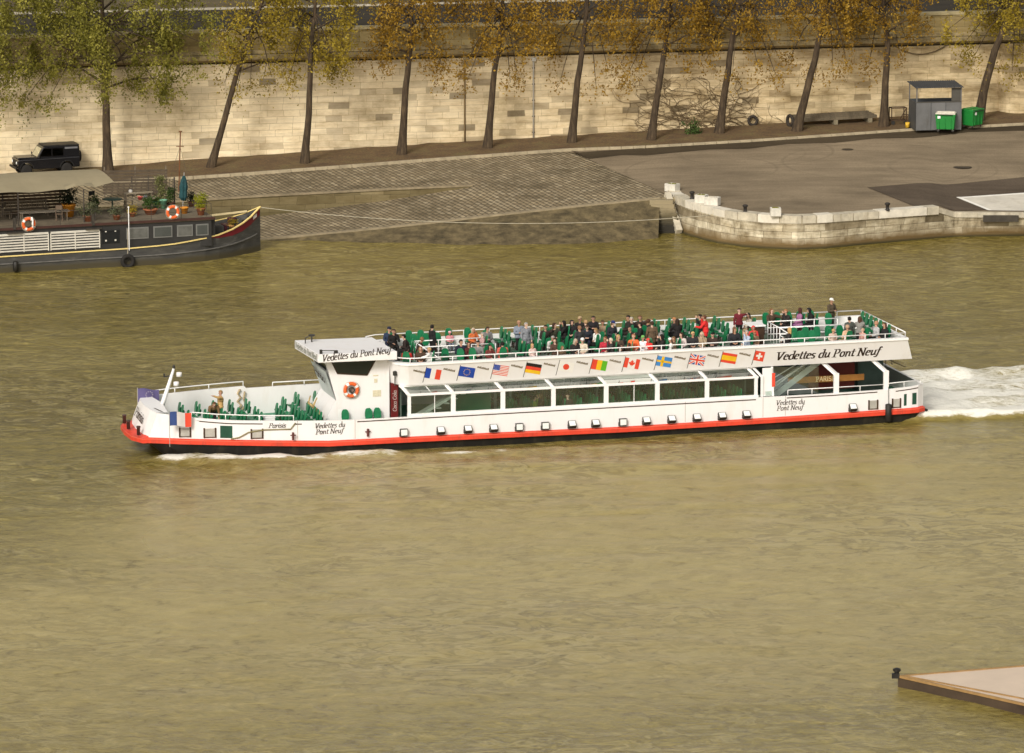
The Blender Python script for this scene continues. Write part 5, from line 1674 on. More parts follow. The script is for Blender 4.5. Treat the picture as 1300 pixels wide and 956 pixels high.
# facing: b towards the bow, c towards the camera, a away, s astern, or degrees
YAW = {'b': 0, 'c': 90, 'a': -90, 's': 180}
PEOPLE = [
 # px, py of the top of the head, pose, facing, top, colour, head, colour, legs, scale, label
 (493.9, 415.4, 's2', 'c', 'jacket', (.022, .035, .075), 'cap', NAVY, NAVY, 1, 'person in a dark blue anorak and cap at the front end of the upper deck'),
 (499.6, 417.6, 's3', 'c', 'coat', BLK, 'short', HB_, BLK, 1, 'person in black shielding their face, beside the dark blue anorak at the deck front'),
 (516.8, 424.6, 's6', 'b', 'coat', (.025, .016, .014), 'short', HD, BLK, 1, 'hunched person in dark coat just behind the wheelhouse roof corner'),
 (531.4, 428.0, 's6', 's', 'jacket', (.04, .022, .016), 'short', HLT, BRN, 1, 'person in brown jacket leaning towards the stair rail at the deck front'),
 (516.8, 440.6, 's4', 'a', 'jacket', REDC, 'short', HD, BLK, .95, 'dark haired person in a bright red jacket at the curved front corner of the rail'),
 (534.0, 441.6, 's1', 'c', 'jacket', BRN, 'long', HLT, BRN, .95, 'brown haired person in brown between the red jacket and the white top'),
 (544.3, 440.8, 's5', 'b', 'jacket', WHT, 'short', HBL, (.25, .22, .2), .95, 'blond person in a white top with arms along the front rail'),
 (549.1, 412.0, 't2', 's', 'coat', BLK, 'short', HD, BLK, 1, 'person in a black coat standing alone at the far rail near the front stairs'),
 (571.2, 419.2, 's1', 'c', 'jacket', PINK, 'cap', (.75, .40, .45), GRYB, .72, 'small child in pink with a pink hat by the far rail'),
 (565.3, 445.6, 's2', 'a', 'jacket', (.10, .05, .03), 'cap', (.62, .03, .03), BRN, .68, 'small child with a bright red cap behind the near rail'),
 (585.2, 431.0, 's2', 'c', 'jacket', (.012, .014, .03), 'short', HD, BLK, 1.05, 'dark haired person in a navy jacket seated near the front stair rails'),
 (596.5, 434.6, 's4', 'c', 'jacket', (.09, .02, .018), 'long', HB_, BRN, .95, 'person in dark red with long brown hair beside the navy jacket'),
 (606.8, 432.8, 's1', 'c', 'jacket', (.19, .19, .19), 'short', HD, BLK, 1, 'dark haired person in a mid grey jacket seated behind the near rail'),
 (600.7, 416.4, 's3', 'c', 'jacket', (.55, .14, .04), 'long', (.45, .36, .27), BRN, .95, 'fair haired person with orange scarf by the far rail'),
 (611.5, 421.8, 's1', 'b', 'jacket', (.45, .27, .27), 'short', HGR, DGRY, .95, 'grey haired person in dusty pink beside the orange scarf'),
 (617.9, 414.4, 's8', 'c', 'coat', (.17, .165, .165), 'short', HB_, BLK, 1, 'brown haired person in a plain grey coat by the far rail'),
 (621.8, 441.8, 's3', 'c', 'jacket', (.14, .03, .025), 'long', HD, BRN, .9, 'long haired person in wine red between grey jacket and coral jacket'),
 (637.8, 433.6, 's1', 'a', 'jacket', (.60, .12, .09), 'short', HD, (.40, .05, .03), .98, 'dark haired person seen from behind in a coral red jacket at the near rail'),
 (658.8, 406.8, 't1', 'c', 'jacket', GRYB, 'short', (.42, .24, .14), BLK, 1, 'ginger haired person standing in a blue grey jacket at the far rail'),
 (668.0, 409.4, 't2', 'c', 'coat', (.20, .21, .235), 'short', HGR, BLK, 1, 'grey haired person standing in a grey coat beside the ginger one'),
 (676.6, 439.4, 's1', 'c', 'jacket', (.62, .47, .43), 'long', HBL, BRN, .85, 'child in pale pink below the standing grey coat'),
 (692.8, 413.2, 's7', 'c', 'coat', (.028, .02, .016), 'short', HD, BLK, 1, 'person in plain dark brown by the far rail amid empty green seats'),
 (704.0, 410.0, 's2', 'c', 'coat', (.055, .055, .035), 'long', HB_, OLV, 1, 'brown haired person in a dark olive coat by the far rail'),
 (699.8, 425.6, 's6', 'c', 'jacket', (.52, .49, .47), 'short', HGR, BRN, .97, 'white haired person bending forward in a pale grey jacket mid deck'),
 (705.2, 430.2, 's4', 'c', 'jacket', (.075, .04, .028), 'long', HB_, BRN, .95, 'person in a chestnut jacket beside the pale grey jacket'),
 (713.4, 440.0, 's8', 'c', 'jacket', (.11, .07, .04), 'long', HLT, BRN, .72, 'small child in brown peering over the near rail'),
 (716.0, 407.2, 's3', 'b', 'coat', BLK, 'long', HD, BLK, 1.02, 'black clad person with black hair holding a white bag by the far rail'),
 (725.8, 406.4, 's2', 'c', 'coat', (.014, .013, .014), 'hood', BLK, BLK, 1.02, 'person in a raised black hood by the far rail'),
 (736.0, 403.0, 's7', 'c', 'coat', (.016, .014, .012), 'cap', (.42, .30, .17), BLK, 1.02, 'person in black with a tan flat cap by the far rail'),
 (741.4, 406.0, 's4', 'b', 'coat', (.03, .025, .022), 'short', (.36, .22, .11), BLK, 1.02, 'sandy haired person in dark coat beside the tan cap'),
 (735.5, 413.4, 't2', 'a', 'coat', (.032, .034, .036), 'short', (.26, .13, .07), BLK, .98, 'auburn haired person standing with back turned in a charcoal coat mid deck'),
 (753.2, 401.2, 't1', 'c', 'jacket', (.013, .012, .014), 'short', HD, BLK, 1, 'dark haired person standing in a black jacket above the white jacket'),
 (745.6, 411.8, 's6', 'c', 'coat', (.018, .022, .034), 'short', HB_, NAVY, 1.02, 'person in a blue black coat leaning forward in the middle of the crowd'),
 (765.0, 406.6, 's2', 'c', 'jacket', (.30, .22, .14), 'short', HB_, BRN, 1, 'person in a beige jacket with a brown scarf beside the navy knitted cap'),
 (776.4, 407.6, 's8', 'c', 'coat', (.024, .026, .034), 'cap', (.02, .03, .13), NAVY, 1.02, 'person with a navy knitted cap and patterned dark coat'),
 (759.7, 416.4, 's6', 'b', 'jacket', (.80, .79, .75), 'long', (.26, .16, .07), BLK, 1, 'person in a bright white jacket leaning over in the middle of the crowd'),
 (729.5, 431.8, 's8', 'c', 'jacket', (.018, .017, .016), 'long', (.40, .33, .25), BLK, .97, 'person in black with a cream fur collar at the near rail'),
 (739.5, 432.4, 's1', 'c', 'jacket', (.60, .53, .42), 'cap', (.72, .71, .70), TAN, .95, 'person in a cream jacket and white woolly hat at the near rail'),
 (768.3, 430.8, 's4', 'c', 'jacket', (.42, .025, .045), 'long', HRD, BLK, .97, 'red haired person in a crimson jacket at the near rail'),
 (776.0, 430.2, 's3', 'b', 'jacket', (.035, .033, .032), 'short', (.55, .45, .36), BLK, .97, 'pale haired person in dark grey beside the crimson jacket'),
 (785.0, 425.0, 's2', 'c', 'coat', (.07, .05, .035), 'long', HBL, BRN, 1.02, 'blond person in a mottled brown coat behind the near rail'),
 (796.5, 438.2, 's7', 'b', 'jacket', (.08, .05, .035), 'long', HB_, BRN, .75, 'child in brown tucked between the mottled coat and the orange jacket'),
 (804.4, 426.6, 's9', 'c', 'jacket', (.78, .15, .045), 'short', (.30, .12, .06), (.45, .08, .03), 1.02, 'person in a vivid orange jacket behind the near rail'),
 (797.4, 400.2, 's2', 'b', 'coat', (.026, .018, .015), 'short', HD, BLK, 1.08, 'broad dark haired person in a brown black coat by the far rail'),
 (803.3, 402.8, 's4', 'c', 'coat', (.022, .017, .015), 'short', (.40, .37, .30), BLK, 1.04, 'silver haired person in dark coat beside the broad dark one'),
 (802.2, 415.2, 's6', 'b', 'jacket', (.024, .014, .013), 'short', (.30, .16, .11), BLK, .9, 'person crouching low below the silver haired one'),
 (813.5, 400.8, 's7', 'c', 'coat', (.04, .026, .018), 'short', (.13, .06, .025), BLK, 1.06, 'brown haired person in a dark brown coat at the far rail'),
 (813.0, 409.6, 't1', 'b', 'coat', (.013, .016, .014), 'short', HD, BLK, .95, 'person standing in greenish black in front of the brown coats'),
 (823.0, 404.8, 's2', 's', 'coat', (.015, .014, .015), 'short', (.07, .03, .015), BLK, 1.04, 'person in jet black behind the standing tan brown coat'),
 (827.8, 407.6, 't2', 'a', 'coat', (.115, .075, .045), 'short', HB_, BRN, 1, 'person standing with back turned in a tan brown coat'),
 (816.5, 432.2, 's4', 'c', 'jacket', (.72, .74, .78), 'cap', (.15, .38, .10), GRYB, .92, 'person in pale blue white with a green cap at the near rail'),
 (823.0, 433.4, 's8', 'c', 'jacket', (.66, .035, .03), 'hood', (.66, .035, .03), BRN, .85, 'child in a red hooded jacket next to the green cap'),
 (840.2, 424.8, 's3', 'b', 'coat', (.017, .013, .012), 'long', HD, BLK, 1, 'person in black with long black hair behind the near rail'),
 (855.8, 402.8, 's2', 'b', 'jacket', (.028, .026, .028), 'short', (.45, .20, .08), BLK, 1.05, 'orange haired person in a dark jacket by the far rail'),
 (860.4, 405.2, 't3', 'a', 'coat', (.012, .010, .010), 'long', (.03, .016, .01), BLK, 1, 'person standing in a long black coat with back turned, aft of the orange haired one'),
 (852.6, 434.2, 's8', 'b', 'jacket', (.77, .76, .73), 'cap', (.80, .79, .76), (.2, .2, .2), .85, 'child all in white with a white cap at the near rail'),
 (857.0, 430.6, 's8', 'b', 'jacket', (.11, .075, .045), 'long', (.17, .09, .04), BRN, .9, 'brown haired person in tan brown behind the child in white'),
 (864.5, 427.4, 's4', 'c', 'jacket', (.62, .52, .50), 'long', HB_, BRN, .97, 'dark haired person in a pinkish white jacket at the near rail'),
 (879.5, 425.4, 's2', 'c', 'jacket', (.025, .024, .026), 'short', (.50, .34, .15), BLK, 1, 'blond person in a black jacket with white shirt front'),
 (891.0, 427.0, 's3', 'c', 'jacket', (.34, .26, .17), 'long', (.48, .38, .25), BRN, .97, 'fair haired person in sand coloured jacket beside the blond one'),
 (889.2, 399.0, 's3', 'b', 'jacket', (.014, .013, .014), 'short', HD, BLK, 1.06, 'dark haired person in black beside the standing red coat'),
 (896.2, 400.2, 't3', 'b', 'coat', (.68, .03, .028), 'short', (.10, .04, .02), BLK, 1, 'person standing in a long bright red coat at the far side'),
 (905.2, 426.8, 's6', 'c', 'jacket', (.045, .028, .022), 'short', HD, BRN, .97, 'stooping dark haired person in brown before the rows of empty seats'),
 (932.6, 415.6, 's2', 'c', 'coat', (.018, .018, .022), 'long', (.13, .06, .03), BLK, 1.08, 'person in a bulky black jacket laughing at the near side towards the stern'),
 (938.5, 391.4, 't4', 'c', 'jacket', MARO, 'short', HB_, BLK, .96, 'person in a maroon sweater with one arm stretched out along the far rail'),
 (952.0, 397.4, 's8', 'b', 'jacket', (.47, .41, .34), 'long', HD, TAN, 1.02, 'dark haired person in a light beige jacket next to the maroon sweater'),
 (956.8, 413.8, 's1', 'c', 'jacket', (.68, .05, .05), 'hood', (.66, .04, .04), BRN, .92, 'person in a raised red hood beside the dark guide desk'),
 (948.4, 419.0, 's3', 'b', 'jacket', (.36, .43, .55), 'short', HGR, GRYB, 1, 'grey haired person in a light blue jacket near the guide desk'),
 (958.4, 423.4, 's1', 'c', 'jacket', (.19, .12, .07), 'cap', (.45, .10, .05), BRN, .9, 'child in tan with a rust coloured cap near the guide desk'),
 (979.8, 392.0, 's5', 'c', 'coat', (.065, .04, .024), 'long', (.16, .075, .03), BRN, 1.06, 'person with sunglasses in a brown coat above the guide desk'),
 (998.0, 392.4, 's3', 'b', 'coat', (.022, .019, .018), 'short', (.30, .14, .06), BLK, 1.06, 'reddish haired person in a black coat holding a camera at the far rail'),
 (1014.8, 390.8, 's9', 'b', 'coat', (.33, .14, .27), 'long', (.06, .022, .014), PURP, 1.04, 'dark haired person in a mauve pink coat at the far rail'),
 (1031.5, 390.8, 's6', 'b', 'coat', (.011, .010, .011), 'hood', BLK, BLK, 1.06, 'person in black with hood up at the far rail near the standing man'),
 (1055.5, 379.2, 't1', 'c', 'coat', (.075, .055, .034), 'cap', (.78, .77, .74), (.05, .06, .05), 1.0, 'man standing in a brown jacket and white cap at the far rail'),
 (999.7, 421.0, 's4', 'b', 'coat', (.024, .021, .020), 'long', (.48, .30, .12), BLK, 1.02, 'blond person in black lounging by the aft stair rail'),
 (1056.8, 420.8, 's8', 'c', 'jacket', (.55, .43, .36), 'short', HBL, TAN, .85, 'fair child in light tan at the near rail of the stern seats'),
 (1078.2, 402.0, 't2', 'a', 'coat', (.075, .085, .075), 'short', HD, (.04, .045, .045), .97, 'black haired person standing with back turned in a grey green coat near the stern'),
 (1091.6, 402.0, 't3', 'a', 'jacket', (.22, .215, .20), 'long', (.075, .035, .02), BLK, .97, 'brown haired person in a grey patterned jacket beside the grey green coat'),
 (1075.0, 418.2, 's1', 'a', 'jacket', (.62, .40, .27), 'bald', HBL, TAN, 1.02, 'bald person in a peach jacket at the near rail'),
 (1095.0, 419.0, 's9', 'b', 'jacket', (.55, .30, .26), 'bald', HBL, BLK, .85, 'child in salmon pink at the near rail beside the stern seats'),
 (1112.0, 407.4, 's9', 'b', 'jacket', (.42, .42, .43), 'short', (.38, .20, .12), BLK, 1.04, 'person in black and white striped jacket at the stern rail'),
 (1122.3, 410.0, 's1', 'b', 'coat', (.013, .012, .013), 'long', (.08, .035, .02), BLK, 1.0, 'long haired person in a black coat at the very stern rail'),
]
for (px, py, ps, fc, tp, tc, hdk, hc, lg, sc, lab) in PEOPLE:
    po = POSES[ps]
    u, v = boat_on_w(px, py, UPF + po.top * sc)
    vv = max(-2.85, min(2.85, v))
    if abs(vv - v) > .02:          # keep the column of view, slide back on board
        u = boat_on_v(px, py, vv)[0]
    if po.kind == 'sit' and fc == 'c' and vv < -2.5: vv = -2.5; u = boat_on_v(px, py, vv)[0]
    u = max(1.55, min(27.3, u))
    yw = YAW[fc] + rnd.uniform(-28, 28)
    person(boat_world(u, vv, UPF), PSI + R(yw), ps, tp, tc, hdk, hc, lg, lab, sc)
    if po.kind == 'sit': SIT_ON.append((u, vv, yw, sc))
    else: SIT_ON.append((u, vv, None, sc))
# lower deck, bow and wheelhouse
def lower(px, py, ps, fc, fl, v0, *a, **k):
    po = POSES[ps]
    u, w = boat_on_v(px, py, v0)
    person(boat_world(u, v0, fl), PSI + R(YAW[fc]), ps, *a, **k)
    if po.kind == 'sit' and fl == DECK: SIT_ON.append((u, v0, YAW[fc], 1))
lower(678, 505, 's3', 's', DECK, -2.75, 'jacket', (.28, .38, .06), 'short', HD, BLK, 'dark haired person in a lime green jacket behind the saloon window')
lower(687, 506, 's3', 'b', DECK, -2.3, 'jacket', (.08, .05, .04), 'long', HB_, BRN, 'long haired person facing the lime green jacket behind the saloon window')
lower(721, 498, 's1', 'c', DECK, -2.75, 'coat', (.04, .025, .022), 'short', HB_, BLK, 'person in dark brown sitting alone behind the saloon window')
lower(270, 499, 'b1', 'c', DECK, .1, 'jacket', (.17, .10, .045), 'short', (.10, .05, .02), (.015, .014, .013), 'person in a brown jacket bending over among the green bow seats')
lower(279.5, 491, 't4', 'b', DECK, .9, 'jacket', (.50, .31, .12), 'short', (.30, .18, .07), (.03, .035, .03), 'person in a tan jacket with one arm stretched out in the bow')
lower(449, 464, 't2', 'b', 2.55, -1.3, 'jacket', (.16, .18, .2), 'short', HD, BLK, 'helmsman in grey behind the dark wheelhouse window', group='boat crew')

# seats that stay free, and one below each sitting passenger
slots = []
for (u, v, fl, yw, pr) in seat_slots:
    if any(abs(u - a) < .62 and abs(v - c) < .50 and (fl == UPF) for a, c, y, s in SIT_ON[:len(PEOPLE)]): continue
    if fl == DECK and any(abs(u - a) < .5 and abs(v - c) < .5 for a, c in ((uv_of(o.location)) for o in ())): continue
    if fl == UPF and any(s < .8 and abs(u - a) < .5 and .2 < c - v < 1.5 for a, c, y, s in SIT_ON[:len(PEOPLE)]): continue
    slots.append((u, v, fl, yw, pr))
for a, c, y, s in SIT_ON[:len(PEOPLE)]:
    if y is not None: slots.append((a, c, UPF, y, 1.5))
slots.sort(key=lambda s: s[4])
rest = MB()
for i, (u, v, fl, yw, pr) in enumerate(slots):
    loc = L(u, v, fl)
    if i < 100:
        o = bpy.data.objects.new('seat', SEATM); col.objects.link(o); o.parent = BOAT
        o.location = loc; o.rotation_euler = (0, 0, R(yw))
    else:
        mt = Matrix.Translation(loc) @ Matrix.Rotation(R(yw), 4, 'Z')
        base = len(rest.v)
        rest.v += [tuple(mt @ x.co) for x in SEATM.vertices]
        for p in SEATM.polygons: rest.f.append([base + k for k in p.vertices]); rest.m.append(p.material_index)
for (u, v, fl, yw) in saloon:
    mt = Matrix.Translation(L(u, v, fl))
    base = len(rest.v)
    rest.v += [tuple(mt @ x.co) for x in SEATM.vertices]
    for p in SEATM.polygons: rest.f.append([base + k for k in p.vertices]); rest.m.append(p.material_index)
o = rest.build('seat_rows', list(SEATM.materials), BOAT)
o['kind'] = 'stuff'

# ------------------------------------------------------------------ loose things on board
def lifebuoy(loc, yaw, Rr, lab, tilt=0, grp='lifebuoys', rope=True):
    b = MB()
    b.torus((0, 0, 0), Rr, Rr * .28, 32, 10, 'Y', lambda t: 1 if (t * 4 + .5) % 1 < .13 else 0)
    o = b.build('lifebuoy', [ORANGE, FWHT], None, True)
    o.location = loc; o.rotation_euler = (R(tilt), 0, yaw)
    tag(o, lab, 'lifebuoy', grp)
    if rope:
        b = MB()
        pts = []
        for k in range(25):
            a = 2 * PI * k / 24
            rr = Rr * (1.30 + .10 * abs(math.sin(2 * a)))
            pts.append((rr * math.cos(a), .0, rr * math.sin(a)))
        b.tube(pts, .012, 5, caps=False)
        b.build('grab_line', ROPE, o, True)
    return o
u_, w_ = boat_on_v(446, 495, WN_ - .1)
lifebuoy(boat_world(u_, WN_ - .10, w_), PSI, .315, 'orange lifebuoy with white bands on the white wheelhouse wall')
b = MB()
for k in range(4): b.torus((0, -.02 + .03 * k, .0), .14 - .012 * k, .03, 16, 6, 'Y')
b.tube([(-.05, -.03, -.1), (.02, -.05, -.3), (-.03, -.04, -.42)], .025, 6)
o = b.build('rope_coil', M('dark rope', (.06, .05, .035), .9, .3, 10), None, True)
o.location = boat_world(u_ - .02, WN_ - .14, w_); o.rotation_euler = (0, 0, PSI)
tag(o, 'dark coiled line hanging inside the wheelhouse lifebuoy', 'rope')
# flags at the bow
def bow_flag(px, py, px2, py2, v0, cols, lab, wav, poleh):
    u, w = boat_on_v(px, py, v0)
    root = empty('flag', boat_world(u, v0, w), PSI)
    tag(root, lab, 'flag')
    b = MB(); b.tube([(0, 0, -poleh), (0, 0, .05)], .018, 6); b.build('staff', M('thin grey staff', (.35, .33, .3), .5), root)
    b = MB()
    W_, H_ = 1.16, .70
    n = 18
    for i in range(n):
        for j in range(6):
            def pt(a, c):
                x = a / n; z = c / 6
                return (-x * W_ * .95, wav * math.sin(x * 5.5 + .6 * z) * (.2 + x), (z - 1) * H_ - .10 * x + .04 * math.sin(x * 6))
            b.poly([pt(i, j), pt(i + 1, j), pt(i + 1, j + 1), pt(i, j + 1)], cols(i / n, j / 6))
    b.build('cloth', [M('faded flag blue', (.035, .065, .20), .8, .15), M('faded flag white', (.66, .62, .6), .8, .06), FRED, M('faded violet blue', (.10, .085, .20), .8, .1)], root, True)
    return root
bow_flag(215, 523, 0, 0, -2.98, lambda x, z: 0 if x < .33 else (1 if x < .7 else 2), 'French tricolour flag hanging from a thin staff at the near side of the bow', .07, 1.75)
r_ = bow_flag(174.5, 493.5, 0, 0, 1.9, lambda x, z: 3, 'violet blue flag with a faint ring of stars on the far bow staff', .07, 1.35)
b = MB()
for k in range(10):
    a = 2 * PI * k / 10
    b.poly([(-.58 + .17 * math.cos(a) + .03 * math.cos(t), .09, -.33 + .17 * math.sin(a) + .03 * math.sin(t)) for t in (0, 1.57, 3.14, 4.71)])
b.build('stars', M('faint stars', (.4, .36, .42), .8), r_, fix=False)
# rolled rope and life vest at the far bulwark, white crate in the bow
u_, w_ = boat_on_v(304, 497, 3.0)
b = MB()
b.tube([(0, 0, .62), (.1, -.06, .4), (-.05, -.06, .2), (.12, -.05, .0), (-.08, -.05, -.2), (.06, -.05, -.4)], .06, 6)
b.tube([(-.25, 0, .5), (-.2, -.05, .1), (-.3, -.04, -.2), (-.1, -.05, -.45)], .05, 6)
o = b.build('rope_coil', M('tan and white rope', (.42, .33, .20), .9, .6, 5), None, True)
o.location = boat_world(u_, 2.9, w_ - .5); o.rotation_euler = (0, 0, PSI)
tag(o, 'tan rope bundle hanging on the far white bulwark of the bow', 'rope')
u_, v_ = boat_on_w(350, 530, DECK + .45)
b = MB(); b.box((0, 0, .22), (.75, .5, .40)); b.box((0, 0, .44), (.80, .55, .06))
o = b.build('storage_box', WHITE2, None, bevel=.03)
o.location = boat_world(max(34.2, u_), -1.6, DECK + .35); o.rotation_euler = (0, 0, PSI)
tag(o, 'small white storage box among the green seats behind the near bow rail', 'box')
b = MB(); b.box((0, 0, -.19), (.5, .36, .33)); b.build('stand', M('brown box stand', (.2, .13, .07), .6), o)
# ================================================================== trees
def bark():
    m, t, b = nt('dark bark')
    v = coords(t, 'Object', scale=(1, 1, .22))
    n = noise_tex(t, v, 5.0, 6, .72)
    n2 = noise_tex(t, coords(t), .8, 3, .6)
    cc = ramp(t, [(.3, (.022, .014, .008)), (.5, (.058, .039, .022)), (.72, (.125, .09, .054))], n)
    cc = mixc(t, 1.0, cc, ramp(t, [(.3, (.7, .7, .68)), (.7, (1.2, 1.15, 1.05))], n2), 'MULTIPLY')
    t.links.new(cc, b.inputs['Base Color'])
    b.inputs['Roughness'].default_value = .95
    bump(t, b, n, .6, .05)
    return m
BARK = bark()
def leafmat(name, cols):
    m, t, b = nt(name)
    out = t.nodes['Material Output']
    n = noise_tex(t, coords(t, 'World'), .9, 3, .6)
    n2 = noise_tex(t, coords(t, 'World'), 6.0, 2, .6)
    k = mth(t, 'ADD', mth(t, 'MULTIPLY', n, .6), mth(t, 'MULTIPLY', n2, .4))
    cc = ramp(t, [(.33, cols[0]), (.5, cols[1]), (.66, cols[2])], k)
    t.links.new(cc, b.inputs['Base Color'])
    b.inputs['Roughness'].default_value = .6
    b.inputs['Specular IOR Level'].default_value = .25
    tr = N(t, 'ShaderNodeBsdfTranslucent')
    t.links.new(cc, tr.inputs[0])
    mx = N(t, 'ShaderNodeMixShader'); mx.inputs[0].default_value = .35
    t.links.new(b.outputs[0], mx.inputs[1]); t.links.new(tr.outputs[0], mx.inputs[2])
    t.links.new(mx.outputs[0], out.inputs[0])
    return m
LEAFG = leafmat('olive young leaves', [(.045, .048, .008), (.22, .205, .030), (.50, .45, .09)])
LEAFO = leafmat('golden leaves', [(.085, .045, .006), (.32, .185, .018), (.56, .36, .05)])
LEAFY = leafmat('yellow olive leaves', [(.085, .065, .008), (.32, .235, .022), (.56, .43, .06)])
LEAFV = leafmat('green leaves', [(.015, .035, .008), (.045, .09, .02), (.11, .17, .04)])

def leaf_cloud(mb_v, mb_f, c, sig, n, size, r_, droop=0.0):
    for _ in range(n):
        d = Vector((r_.gauss(0, 1), r_.gauss(0, 1), r_.gauss(0, 1)))
        p = c + Vector((d.x * sig, d.y * sig, d.z * sig * (1 + droop) - droop * sig * abs(r_.gauss(0, .8))))
        a = Vector((r_.gauss(0, 1), r_.gauss(0, 1), r_.gauss(0, .6))).normalized()
        q = a.orthogonal().normalized()
        w = a.cross(q)
        s = size * r_.uniform(.6, 1.35)
        an = r_.uniform(0, PI)
        e1, e2 = (q * math.cos(an) + w * math.sin(an)) * s, (w * math.cos(an) - q * math.sin(an)) * s * .62
        b = len(mb_v)
        mb_v.extend([p - e1, p + e2 * .9 - e1 * .1, p + e1, p - e2 * .9 - e1 * .1])
        mb_f.append((b, b + 1, b + 2, b + 3))

def tree(path, r0, crown, leaf, label, seed, group, dens=1.0, low=None, fork=None):
    """path: trunk points in the world; crown: half width, length of limbs"""
    r_ = random.Random(seed)
    base = path[0]
    root = empty('tree', base)
    tag(root, label, 'tree', group)
    P = [p - base for p in path]
    top = P[-1]
    ext = [top + Vector((r_.uniform(-.5, .5), r_.uniform(-.4, .4), 2.2)), top + Vector((r_.uniform(-.9, .9), r_.uniform(-.6, .6), 4.2))]
    full = P + ext
    n = len(full)
    pts = resample(full, 16)
    pts = [p + Vector((noise.noise(p * .6 + Vector((seed, 0, 0))) * .10 * min(1, i / 3), noise.noise(p * .6 + Vector((0, seed, 9))) * .10 * min(1, i / 3), 0)) for i, p in enumerate(pts)]
    Lz = pts[-1].z
    rad = [r0 * (1.0 - .86 * (i / 15) ** 1.05) for i in range(16)]
    rad[0] = r0 * 1.38; rad[1] = r0 * 1.04
    b = MB()
    b.tube([Vector((0, 0, -.3))] + pts, [r0 * 1.6] + rad, 12)
    limbs, clusters = [], []
    z0 = (fork if fork else .48 * Lz)
    nl = int(17 * dens) + 5
    for i in range(nl):
        t = z0 / Lz + (1 - z0 / Lz) * (i + .3) / nl
        p = pts[min(15, int(t * 15))].lerp(pts[min(15, int(t * 15) + 1)], (t * 15) % 1)
        az = i * 2.4 + r_.uniform(-.5, .5)
        reach = crown * r_.uniform(.65, 1.1) * (1.0 - .45 * max(0, (t - .75) / .25))
        el = r_.uniform(.25, .75)
        d = Vector((math.cos(az), math.sin(az) * .8, 0))
        q1 = p + d * reach * .45 + Vector((0, 0, reach * .45 * el + .1))
        q2 = p + d * reach * .8 + Vector((r_.uniform(-.2, .2), r_.uniform(-.2, .2), reach * .62 * el))
        q3 = p + d * reach + Vector((r_.uniform(-.3, .3), 0, reach * .5 * el - .25))
        rr = r0 * .38 * (1 - .6 * t)
        b.tube([p, q1, q2, q3], [rr, rr * .7, rr * .42, .015], 6)
        for q, k in ((q1, 2), (q2, 4), (q3, 4), (q1.lerp(q2, .5), 3), (q2.lerp(q3, .5), 3)):
            for _ in range(k):
                c = q + Vector((r_.gauss(0, .42), r_.gauss(0, .38), r_.gauss(0, .42)))
                clusters.append(c)
                if r_.random() < .5: b.tube([q, c], [.022, .010], 4)
                if r_.random() < .42:      # hanging spray
                    m = c
                    for s in range(r_.randint(1, 3)):
                        m2 = m + Vector((r_.gauss(0, .16), r_.gauss(0, .16), -r_.uniform(.25, .5)))
                        b.tube([m, m2], [.010, .007], 3); clusters.append(m2); m = m2
    if low:
        for (q, k, sg) in low:
            q = q - base
            b.tube([pts[9], pts[9].lerp(q, .6) + Vector((0, 0, .6)), q], [.06, .04, .012], 5)
            for _ in range(k): clusters.append(q + Vector((r_.gauss(0, sg), r_.gauss(0, sg * .7), r_.gauss(0, sg))))
    tr = b.build('trunk', BARK, root, smooth=True)
    V, Fc = [], []
    for c in clusters: leaf_cloud(V, Fc, c, r_.uniform(.12, .34), int(r_.randint(10, 23) * dens), .092, r_, .5)
    me = bpy.data.meshes.new('crown')
    me.from_pydata([tuple(v) for v in V], [], Fc)
    me.materials.append(leaf)
    o = bpy.data.objects.new('crown', me); col.objects.link(o); o.parent = root
    return root
def tpath(pxs):
    b0 = on_ground(*pxs[0], dz=.05)
    return [b0] + [on_y(x, y, b0.y) for x, y in pxs[1:]]
GRP = 'trees along the quay wall'
